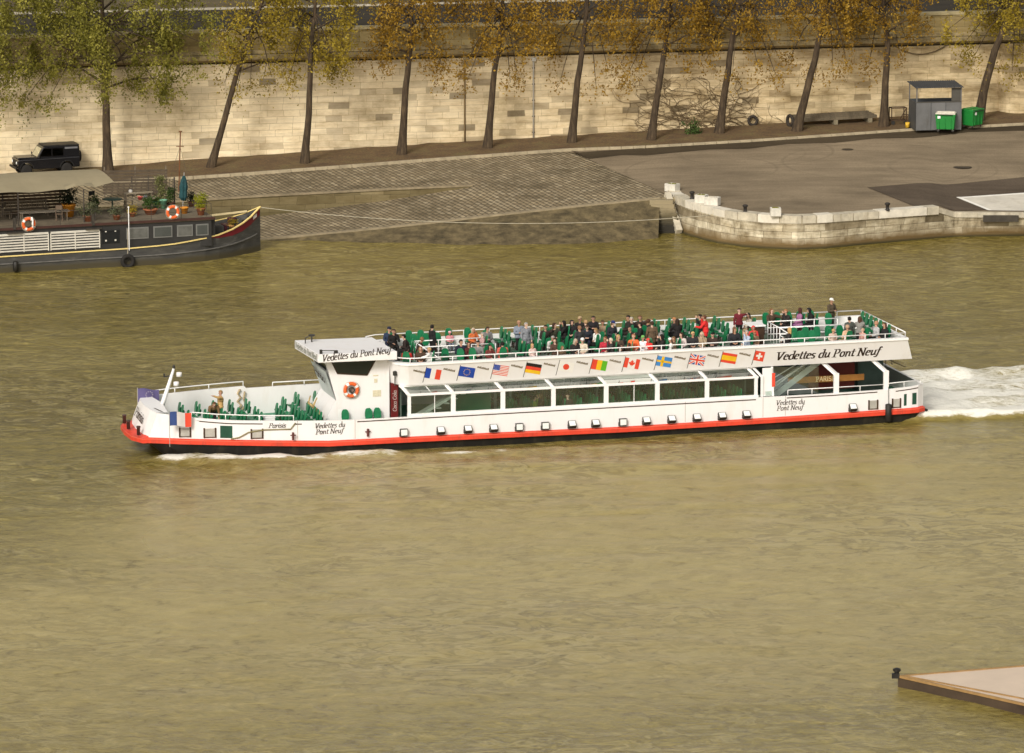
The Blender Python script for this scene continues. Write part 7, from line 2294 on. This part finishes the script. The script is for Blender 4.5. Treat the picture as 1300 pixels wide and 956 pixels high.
# railing on the roof deck
b = MB()
RM_ = M('thin dark railing', (.05, .04, .032), .6)
for k in range(11):
    x = -5.6 + 1.9 * k
    b.tube([(x, .35, DZ), (x, .35, DZ + .95)], .018, 5)
b.tube([(-8, .35, DZ + .95), (13.4, .35, DZ + .98)], .016, 5); b.tube([(-8, .35, DZ + .5), (13.4, .35, DZ + .52)], .012, 5)
for y in (1.5, 3.0, 4.5): b.tube([(13.4, y, DZ), (13.4, y, DZ + .95)], .018, 5)
b.tube([(13.4, .35, DZ + .95), (13.4, BW - .4, DZ + .95)], .016, 5)
b.build('deck_railing', RM_, BARGE)
b = MB(); b.tube([(8.06, -.12, 1.0), (8.06, -.08, DZ + 1.05)], .03, 6); b.lathe([(.03, 0), (.07, .05), (.03, .1)], (8.06, -.08, DZ + 1.0), 8); b.build('white_stanchion', WHITE2, BARGE)
for x in (1.0, 5.9):
    b = MB(); b.box((x, .18, 2.42), (1.0, .3, .07)); b.box((x, .2, DZ + .35), (.16, .16, .7)); b.box((x + .14, .2, DZ + .55), (.05, .1, .5)); b.build('mooring_post', M('grimy steel', (.045, .038, .03), .6, .4, 4), BARGE)
# beige tarpaulin canopy: a curved sheet on posts
TARP = M('beige tarpaulin', (.285, .24, .15), .8, .08, .7, .1, dirt=((.28, .23, .14), .5))
b = MB()
nx, ny = 26, 10
def tz(x, t):
    z = 4.72 + .52 * math.sin(t * PI * .55) + .05 * math.sin(x * 1.9) * (1 - t)
    if x > 5.0: z -= 0
    return z
G = [[None] * (ny + 1) for _ in range(nx + 1)]
for i in range(nx + 1):
    x = -8 + 15.5 * i / nx
    for j in range(ny + 1):
        t = j / ny
        xx = x - (.55 * (1 - t) ** 2 if i == nx else 0) * 0 + (-.9 * (1 - t) ** 2 * max(0, (x - 5.5) / 2) if x > 5.5 else 0) * -0
        z = tz(x, t)
        if x > 5.6: z += .16 * (1 - t) * (x - 5.6)
        if abs(x - 5.4) < .35 and t < .2: z += .25
        G[i][j] = (xx, 1.2 + 4.6 * t, z)
for i in range(nx):
    for j in range(ny): b.poly([G[i][j], G[i + 1][j], G[i + 1][j + 1], G[i][j + 1]])
b.build('tarpaulin', TARP, BARGE, True)
b = MB()
for x in (-7.5, -3, 1.5, 5.6):
    for y in (1.3, 5.7): b.tube([(x, y, DZ), (x, y, 4.70 if y < 3 else 5.15)], .04, 6)
b.build('canopy_pole', RM_, BARGE)
# slatted screen along the shore side
b = MB()
for k in range(9): b.box((-1.2, 5.95, DZ + .12 + .2 * k), (13.5, .03, .15))
for x in (-7.5, -5, -2.5, 0, 2.5, 5.2): b.box((x, 5.98, DZ + .95), (.07, .05, 1.9))
b.build('slat_screen', M('dark brown slats', (.085, .055, .033), .8, .3, 2), BARGE)

# ------------------------------------------------------------------ loose things on the barge
def put(o, x, y, z=DZ + .03, rz=0): o.location = bw(x, y, z); o.rotation_euler = (0, 0, BPSI + R(rz)); return o
def thing(name, lab, cat, x, y, z=DZ + .03, rz=0, grp=None):
    o = empty(name, (0, 0, 0)); put(o, x, y, z, rz); tag(o, lab, cat, grp); return o
TEAK = M('weathered teak', (.15, .12, .085), .8, .25, 4)
def bench(x, y, rz, Lb, lab, mat=TEAK):
    o = thing('bench', lab, 'bench', x, y, rz=rz)
    b = MB()
    for k in range(4): b.box((0, -.2 + .14 * k, .45), (Lb, .11, .03))
    b.build('seat', mat, o)
    b = MB(); b.box((0, .30, .93), (Lb, .04, .08)); b.box((0, .27, .52), (Lb, .04, .06))
    for k in range(int(Lb / .11)): b.box((-Lb / 2 + .06 + .11 * k, .285, .72), (.04, .03, .38))
    b.build('backrest', mat, o)
    for x_ in (-Lb / 2 + .05, Lb / 2 - .05):
        for y_ in (-.24, .27): b = MB(); b.box((x_, y_, .22 if y_ < 0 else .46), (.06, .06, .44 if y_ < 0 else .92)); b.build('leg', mat, o)
        b = MB(); b.box((x_, 0, .66), (.07, .6, .04)); b.box((x_, -.25, .55), (.05, .05, .22)); b.build('armrest', mat, o)
xb, yb = b_on_z(35, 268, DZ)
bench(2.6, 4.6, 0, 3.0, 'long slatted teak bench in the shade under the beige canopy')
o = thing('table', 'low grey plank table behind the orange lifebuoy at the canopy', 'table', 3.4, 2.7)
b = MB()
for k in range(4): b.box((0, -.27 + .18 * k, .58), (3.1, .16, .04))
b.build('tabletop', M('grey planks', (.21, .18, .14), .8, .2, 4), o)
for sx in (-1.4, 1.4):
    for sy in (-.25, .25): b = MB(); b.box((sx, sy, .28), (.07, .07, .56)); b.build('leg', TEAK, o)
def chair(x, y, rz, lab, mat, hgt=.45):
    o = thing('chair', lab, 'chair', x, y, rz=rz)
    b = MB(); b.box((0, 0, hgt), (.44, .44, .04)); b.build('seat', mat, o)
    b = MB(); b.box((0, .21, hgt + .42), (.44, .03, .26)); b.box((-.2, .21, hgt + .25), (.04, .03, .6)); b.box((.2, .21, hgt + .25), (.04, .03, .6)); b.build('backrest', mat, o)
    for sx in (-.19, .19):
        for sy in (-.19, .19): b = MB(); b.box((sx, sy, hgt / 2), (.04, .04, hgt)); b.build('leg', mat, o)
x_, y_ = b_on_z(75.5, 281, DZ)
chair(x_, max(.9, y_), 160, 'brown deck chair between the plank table and the orange pot', M('brown slats', (.13, .09, .06), .8, .2, 4))
x_, y_ = b_on_z(108, 262, DZ); chair(x_, min(5.4, y_), 20, 'tall black stool chair behind the grey green shrub', BLACK, .7)
x_, y_ = b_on_z(10, 278, DZ); chair(max(.4, x_), max(1.2, y_), 60, 'dark folding armchair beside the long bench', TEAK)
# pots and plants
TERRA, ORP, GRP_, MINT = M('terracotta', (.36, .13, .06), .8, .2, 5), M('orange glazed pot', (.62, .25, .025), .5, .15, 4), M('green pot', (.05, .2, .12), .5, .15), M('mint pot', (.16, .36, .24), .5, .15)
def pot(px, py, rp, hp, mat, leaf, ph, pw, lab, n=18, y_=None, zf=DZ + .03, pinch=None):
    x, y = b_on_z(px, py, zf)
    y = max(.75, min(5.5, y)) if y_ is None else y_
    x = b_on_y(px, py, y)[0]
    o = thing('potted_plant', lab, 'potted plant', x, y, z=zf)
    b = MB(); b.lathe([(rp * .68, 0), (rp, hp * .85), (rp * 1.1, hp * .86), (rp * 1.1, hp), (rp * .95, hp), (rp * .9, hp * .9)], (0, 0, 0), 18); b.build('pot', mat, o, True)
    if leaf:
        r2 = random.Random(int(px * 7 + py))
        V, Fc = [], []
        for k in range(n):
            z = hp + ph * r2.uniform(.05, 1.0)
            leaf_cloud(V, Fc, Vector((r2.gauss(0, pw * .45), r2.gauss(0, pw * .45), z)), .12, 26, .055, r2)
        me = bpy.data.meshes.new('foliage'); me.from_pydata([tuple(v) for v in V], [], Fc); me.materials.append(leaf)
        f = bpy.data.objects.new('foliage', me); col.objects.link(f); f.parent = o
        b = MB()
        for k in range(5): b.tube([(0, 0, hp * .8), (r2.uniform(-.3, .3) * pw, r2.uniform(-.3, .3) * pw, hp + ph * .8)], [.02, .008], 4)
        b.build('stem', BARK, o)
    return o
DKLEAF = leafmat('dark shrub leaves', [(.004, .008, .003), (.013, .022, .008), (.03, .045, .015)])
SAGE = leafmat('sage leaves', [(.04, .045, .02), (.11, .12, .06), (.20, .21, .12)])
LIME = leafmat('lime leaves', [(.08, .10, .005), (.24, .26, .015), (.45, .42, .04)])
BLOS = leafmat('blossom and leaves', [(.03, .05, .01), (.16, .17, .05), (.60, .55, .32)])
pot(87.5, 275, .40, .80, ORP, DKLEAF, .95, .55, 'big orange pot with a dark round shrub under the canopy edge', 40)
pot(112, 281, .30, .35, TERRA, SAGE, .75, .75, 'sprawling sage grey shrub in a low terracotta pot', 30)
pot(191, 272, .42, .34, TERRA, LEAFV, .60, .55, 'wide terracotta bowl with a fresh green bush behind the deck edge', 26)
pot(207.5, 265, .22, .58, MINT, None, 0, 0, 'tall mint green pot below the flowering trellis')
pot(198, 262, .22, .42, GRP_, LEAFV, .2, .2, 'dark green pot beside the mint one', 8)
pot(234, 271, .25, .40, ORP, None, 0, 0, 'bare terracotta orange pot at the foot of the folded parasol')
pot(255, 273, .27, .46, TERRA, LIME, .75, .45, 'terracotta pot with a bright yellow green shrub at the end of the roof deck', 26)
pot(295, 278, .24, .52, M('sandy pot', (.42, .22, .08), .8, .15), LEAFY, .22, .22, 'sandy clay pot with a small plant on the barge bow', 8, y_=2.2, zf=1.35)
pot(148, 279, .24, .30, TERRA, SAGE, .45, .40, 'low sage bush in clay between the stanchion and the green table', 16)
pot(120, 268, .22, .34, M('grey zinc pot', (.22, .22, .2), .6, .2), LEAFV, .55, .35, 'zinc pot with a leafy plant below the canopy corner', 18)
pot(168, 275, .20, .26, TERRA, LEAFY, .35, .30, 'small clay pot with a straw coloured plant beside the wide terracotta bowl', 12)
pot(216, 262, .24, .30, M('dark clay pot', (.12, .06, .04), .8, .2), LEAFV, .9, .30, 'dark clay pot with a tall thin plant beside the parasol', 18)
pot(243, 262, .22, .30, M('brown clay pot', (.2, .09, .05), .8, .2), DKLEAF, .55, .28, 'brown pot with a dark red leaved plant at the shore side of the roof deck', 14)
pot(178, 262, .16, .22, M('pink bowl', (.55, .10, .09), .6, .15), None, 0, 0, 'small pink bowl on the plank shelf', zf=DZ + .75, y_=4.4)
# round green table
x_, y_ = b_on_z(139, 266, DZ); y_ = min(5.2, y_)
o = thing('table', 'round dark green garden table on a pedestal', 'table', x_, y_)
DG = M('dark green enamel', (.018, .055, .042), .45, .15, 2)
b = MB(); b.lathe([(.62, .0), (.64, .02), (.62, .05), (.02, .055)], (0, 0, .72), 28); b.build('tabletop', DG, o, True)
b = MB(); b.tube([(0, 0, .1), (0, 0, .72)], .05, 8)
for k in range(4): b.tube([(0, 0, .18), (.36 * math.cos(k * PI / 2), .36 * math.sin(k * PI / 2), .02)], .03, 6)
b.build('pedestal', DG, o)
# plank shelf with bits and pieces
x_, y_ = b_on_z(170, 264, DZ)
o = thing('shelf', 'weathered plank shelf with three boards beside the green table', 'shelf', x_, min(4.9, y_), rz=4)
b = MB()
for z, w in ((.35, 1.9), (.72, 2.0), (1.10, 1.7)): b.box((0, 0, z), (w, .45, .05)); b.box((.1, -.08, z + .04), (w * .95, .12, .03))
b.build('board', M('silvered planks', (.22, .185, .13), .85, .3, 3), o)
for sx in (-.85, .8): b = MB(); b.box((sx, 0, .55), (.07, .4, 1.1)); b.build('upright', TEAK, o)
for k, (dx, zz, c, lab) in enumerate(((-.5, 1.13, (.5, .48, .45), 'white crumpled cloth on the top board of the shelf'), (.45, .78, (.14, .12, .16), 'dark tin on the middle board of the shelf'), (.0, .78, (.42, .33, .2), 'tan jar on the middle board of the shelf'))):
    b = MB(); b.lathe([(.10, 0), (.13, .05), (.12, .16), (.05, .2)], (0, 0, 0), 10); q = b.build(('cloth', 'tin', 'jar')[k], M('shelf item %d' % k, c, .7, .3, 6), None, True); q.location = bw(x_ + dx, min(4.9, y_), DZ + .03 + zz); tag(q, lab, ('cloth', 'tin', 'jar')[k])
# trellis with a flowering climber
x_, y_ = b_on_z(203, 262, DZ); y_ = min(5.6, y_)
o = thing('trellis', 'dark iron trellis overgrown with a pale flowering climber', 'trellis', x_, y_)
b = MB()
for k in range(8): b.tube([(-.75 + .21 * k, .1, 0), (-.75 + .21 * k, .1, 1.75)], .014, 5)
for z in (.3, 1.0, 1.7): b.tube([(-.8, .1, z), (.8, .1, z)], .016, 5)
for sx in (-1.9, -.85, .0): b.tube([(sx, .1, 0), (sx, .1, 2.05)], .03, 6)
b.tube([(.82, .1, 0), (.82, .1, 1.85)], .05, 6)
b.build('frame', RM_, o)
r2 = random.Random(77); V, Fc = [], []
for k in range(46):
    z = r2.uniform(.1, 1.95)
    leaf_cloud(V, Fc, Vector((-.10 + r2.gauss(0, .17) + .10 * math.sin(z * 3), -.05 + r2.gauss(0, .1), z)), .10, 22, .05, r2)
me = bpy.data.meshes.new('foliage'); me.from_pydata([tuple(v) for v in V], [], Fc); me.materials.append(BLOS); f = bpy.data.objects.new('foliage', me); col.objects.link(f); f.parent = o
# folded parasol
x_, y_ = b_on_z(232, 266, DZ); y_ = min(4.6, y_)
o = thing('parasol', 'closed teal parasol leaning slightly beside the rusty mast', 'parasol', x_, y_)
b = MB(); b.tube([(0, 0, .0), (.12, 0, 2.3)], .03, 6); b.build('pole', M('pale pole', (.35, .33, .3), .5), o)
b = MB()
prof_ = [(.10, .55), (.21, .75), (.19, 1.1), (.22, 1.4), (.15, 1.8), (.06, 2.1)]
for (r0_, z0_), (r1_, z1_) in zip(prof_, prof_[1:]):
    n_ = 16
    A_ = [(r0_ * (1 + .25 * (k % 2)) * math.cos(2 * PI * k / n_) + .05 * z0_, r0_ * (1 + .25 * (k % 2)) * math.sin(2 * PI * k / n_), z0_) for k in range(n_)]
    B_ = [(r1_ * (1 + .25 * (k % 2)) * math.cos(2 * PI * k / n_) + .05 * z1_, r1_ * (1 + .25 * (k % 2)) * math.sin(2 * PI * k / n_), z1_) for k in range(n_)]
    closed_loft(b, A_, B_)
b.build('cloth', M('teal cloth', (.012, .055, .062), .8, .4, 5), o)
b = MB(); b.lathe([(.05, 0), (.28, .0), (.28, .1), (.05, .16)], (0, 0, 0), 14); b.build('base', BLACK, o)
# rusty mast standing on the path behind
p = on_z(227, 242, 1.5)
o = empty('mast', p); tag(o, 'thin rusty mast with a small crossbar and stays, on the path behind the barge', 'mast')
top = on_y(229, 167, p.y) - p
b = MB(); b.tube([(0, 0, -.2), top], .045, 6); cr_ = top * .75; b.tube([cr_ + Vector((-.25, 0, 0)), cr_ + Vector((.25, 0, 0))], .03, 5); b.box(top, (.22, .05, .08)); b.build('pole', M('rust brown', (.16, .065, .025), .8, .3, 6), o)
b = MB()
for s in (-.8, .8): b.tube([cr_, Vector((s, 0, 0))], .010, 4)
b.build('stay', M('thin stay', (.12, .10, .07), .8), o)
# wooden fence on the path behind the barge
o = empty('fence', on_z(172, 247, 1.45), R(8)); tag(o, 'grey horizontal slat fence on the path behind the barge roof', 'fence')
b = MB()
for k in range(8): b.box((0, 0, .15 + .2 * k), (4.2, .03, .15))
b.build('slat_panel', M('grey brown slats', (.085, .064, .042), .85, .3, 2), o)
for x in (-2.0, 0, 2.0): b = MB(); b.box((x, .04, .9), (.09, .09, 1.9)); b.build('post', TEAK, o)
for k, x in enumerate((.1, .9)):
    pass
# lifebuoys on the deck edge, tyre fender
lifebuoy(bw(1.86, .10, 2.92), BPSI, .335, 'orange lifebuoy with a white rope tail hanging on the barge rail below the canopy', grp='lifebuoys on the barge')
lifebuoy(bw(10.9, .10, 3.2), BPSI, .335, 'orange lifebuoy on the barge rail below the folded parasol', grp='lifebuoys on the barge')
b = MB(); b.tube([(0, -.1, .35), (.08, -.13, .2), (.06, -.14, -.05), (.1, -.13, -.3)], [.07, .05, .06, .03], 6); q = b.build('rope', FWHT, None, True); put(q, 2.0, .06, 3.0); tag(q, 'white rope tail over the lifebuoy below the canopy', 'rope')
x_, z_ = b_on_y(162.5, 332, -.25)
b = MB(); b.torus((0, 0, 0), .33, .13, 28, 10, 'Y'); q = b.build('tyre', TY, None, True); put(q, x_, -.2, z_); tag(q, 'black tyre hung as a fender on the barge hull', 'tyre')
b = MB(); b.tube([(0, 0, .3), (.05, .05, 2.0)], .015, 4); b.build('rope', ROPE, q)
x_, z_ = b_on_y(19.5, 338, -.12)
b = MB(); b.lathe([(.06, 0), (.16, .06), (.16, .62), (.06, .68)], (0, 0, -.34), 10); q = b.build('fender', BLACK, None, True); put(q, x_, -.18, z_); tag(q, 'black cylindrical fender hanging on the barge hull', 'fender')
# mooring rope from the barge bow to the quay
pa, pb = bw(17.2, 3.1, 2.75), on_z(899, 268, 2.05) + Vector((0, -.2, -.25))
b = MB()
pts = []
for k in range(41):
    t = k / 40
    p = pa.lerp(pb, t)
    p.z -= .75 * 4 * t * (1 - t)
    pts.append(p - pa)
b.tube(pts, .020, 5); o = b.build('mooring_rope', M('pale mooring rope', (.46, .42, .32), .8, .15, 6), None, True)
o.location = pa; tag(o, 'long pale mooring rope from the barge bow across the slip to the quay', 'rope')

# ------------------------------------------------------------------ corner of a pale vessel in the foreground
A0, A1 = on_z(1140, 859, .4), on_z(1300, 846, .4)
d = (A1 - A0).normalized()
nrm = Vector((d.y, -d.x, 0))
root = empty('moored_barge', A0); tag(root, 'pale pinkish flat deck corner of a vessel at the lower edge of the view', 'barge')
PK = M('pale pink deck', (.62, .50, .39), .7, .06, .6, .1)
E_ = (nrm * 1.0 + d * .55).normalized()
far = 60
b = MB(); b.add([Vector((0, 0, 0)), d * far, d * far + nrm * 14, E_ * 14.0 + Vector((0, 0, 0)), E_ * 14.0 + nrm * 1.0 + d * 2], [[0, 1, 2, 4, 3]])
b.build('deck', PK, root)
b = MB(); b.loft([Vector((0, 0, 0)), E_ * 14.0, E_ * 14.0 + nrm * 1.0 + d * 2], [Vector((0, 0, -1.0)), E_ * 14.0 + Vector((0, 0, -1.0)), E_ * 14.0 + nrm * 1.0 + d * 2 + Vector((0, 0, -1.0))]); b.loft([Vector((0, 0, 0)), d * far], [Vector((0, 0, -1.0)), d * far + Vector((0, 0, -1.0))])
b.build('hull', M('brown black hull', (.06, .04, .025), .6, .3, 1), root)
b = MB(); b.bar(Vector((0, 0, .02)), d * far + Vector((0, 0, .02)), .07, .06); b.bar(Vector((0, 0, .02)), E_ * 14 + Vector((0, 0, .02)), .10, .10); b.bar(Vector((0, 0, .03)) + d * .2, E_ * 14.0 + d * 1.6 + Vector((0, 0, .03)), .06, .05)
b.build('edge_rail', M('brown edge strip', (.30, .18, .07), .6, .2, 2), root)
b = MB(); b.lathe([(.10, 0), (.10, .22), (.16, .26), (.16, .34), (.06, .38)], (-.05, 0, -.02), 12); b.box((-.1, -.05, .05), (.3, .16, .2)); b.build('corner_post', BLACK, root)
# ================================================================== light, camera
SUN_EL, SUN_AZ = R(33), R(200)     # azimuth measured from +Y clockwise: behind the camera
w = bpy.data.worlds.new('World')
scene.world = w
w.use_nodes = True
t = w.node_tree
bg = t.nodes['Background']
sk = N(t, 'ShaderNodeTexSky', sky_type='NISHITA')
sk.sun_disc = False
sk.sun_elevation = SUN_EL
sk.sun_rotation = SUN_AZ
sk.air_density = 1.0
sk.dust_density = 3.0
hs = N(t, 'ShaderNodeHueSaturation')
hs.inputs['Saturation'].default_value = .25
t.links.new(sk.outputs[0], hs.inputs['Color'])
t.links.new(mixc(t, 1.0, hs.outputs[0], (1.0, .95, .86), 'MULTIPLY'), bg.inputs['Color'])
bg.inputs['Strength'].default_value = .15
sl = bpy.data.lights.new('sun', 'SUN')
sl.energy = 2.2
sl.angle = R(14)
sl.color = (1.0, .95, .87)
so = bpy.data.objects.new('sun', sl)
col.objects.link(so)
dirv = Vector((math.sin(SUN_AZ) * math.cos(SUN_EL), math.cos(SUN_AZ) * math.cos(SUN_EL), math.sin(SUN_EL)))
so.rotation_euler = dirv.to_track_quat('Z', 'Y').to_euler()
cam = bpy.data.cameras.new('camera')
co = bpy.data.objects.new('camera', cam)
col.objects.link(co)
co.location = (0, 0, H)
co.rotation_euler = (R(90) - TH, 0, 0)
cam.sensor_fit = 'HORIZONTAL'
cam.sensor_width = 36
cam.lens = 36 * F / 1300
cam.shift_x = 0
cam.shift_y = -(478.0 - CY) / 1300
cam.clip_start = 1
cam.clip_end = 5000
scene.camera = co
scene.view_settings.view_transform = 'Standard'
scene.view_settings.look = 'None'
scene.view_settings.exposure = 0
scene.cycles.max_bounces = 6
scene.cycles.transparent_max_bounces = 12
scene.cycles.use_denoising = True
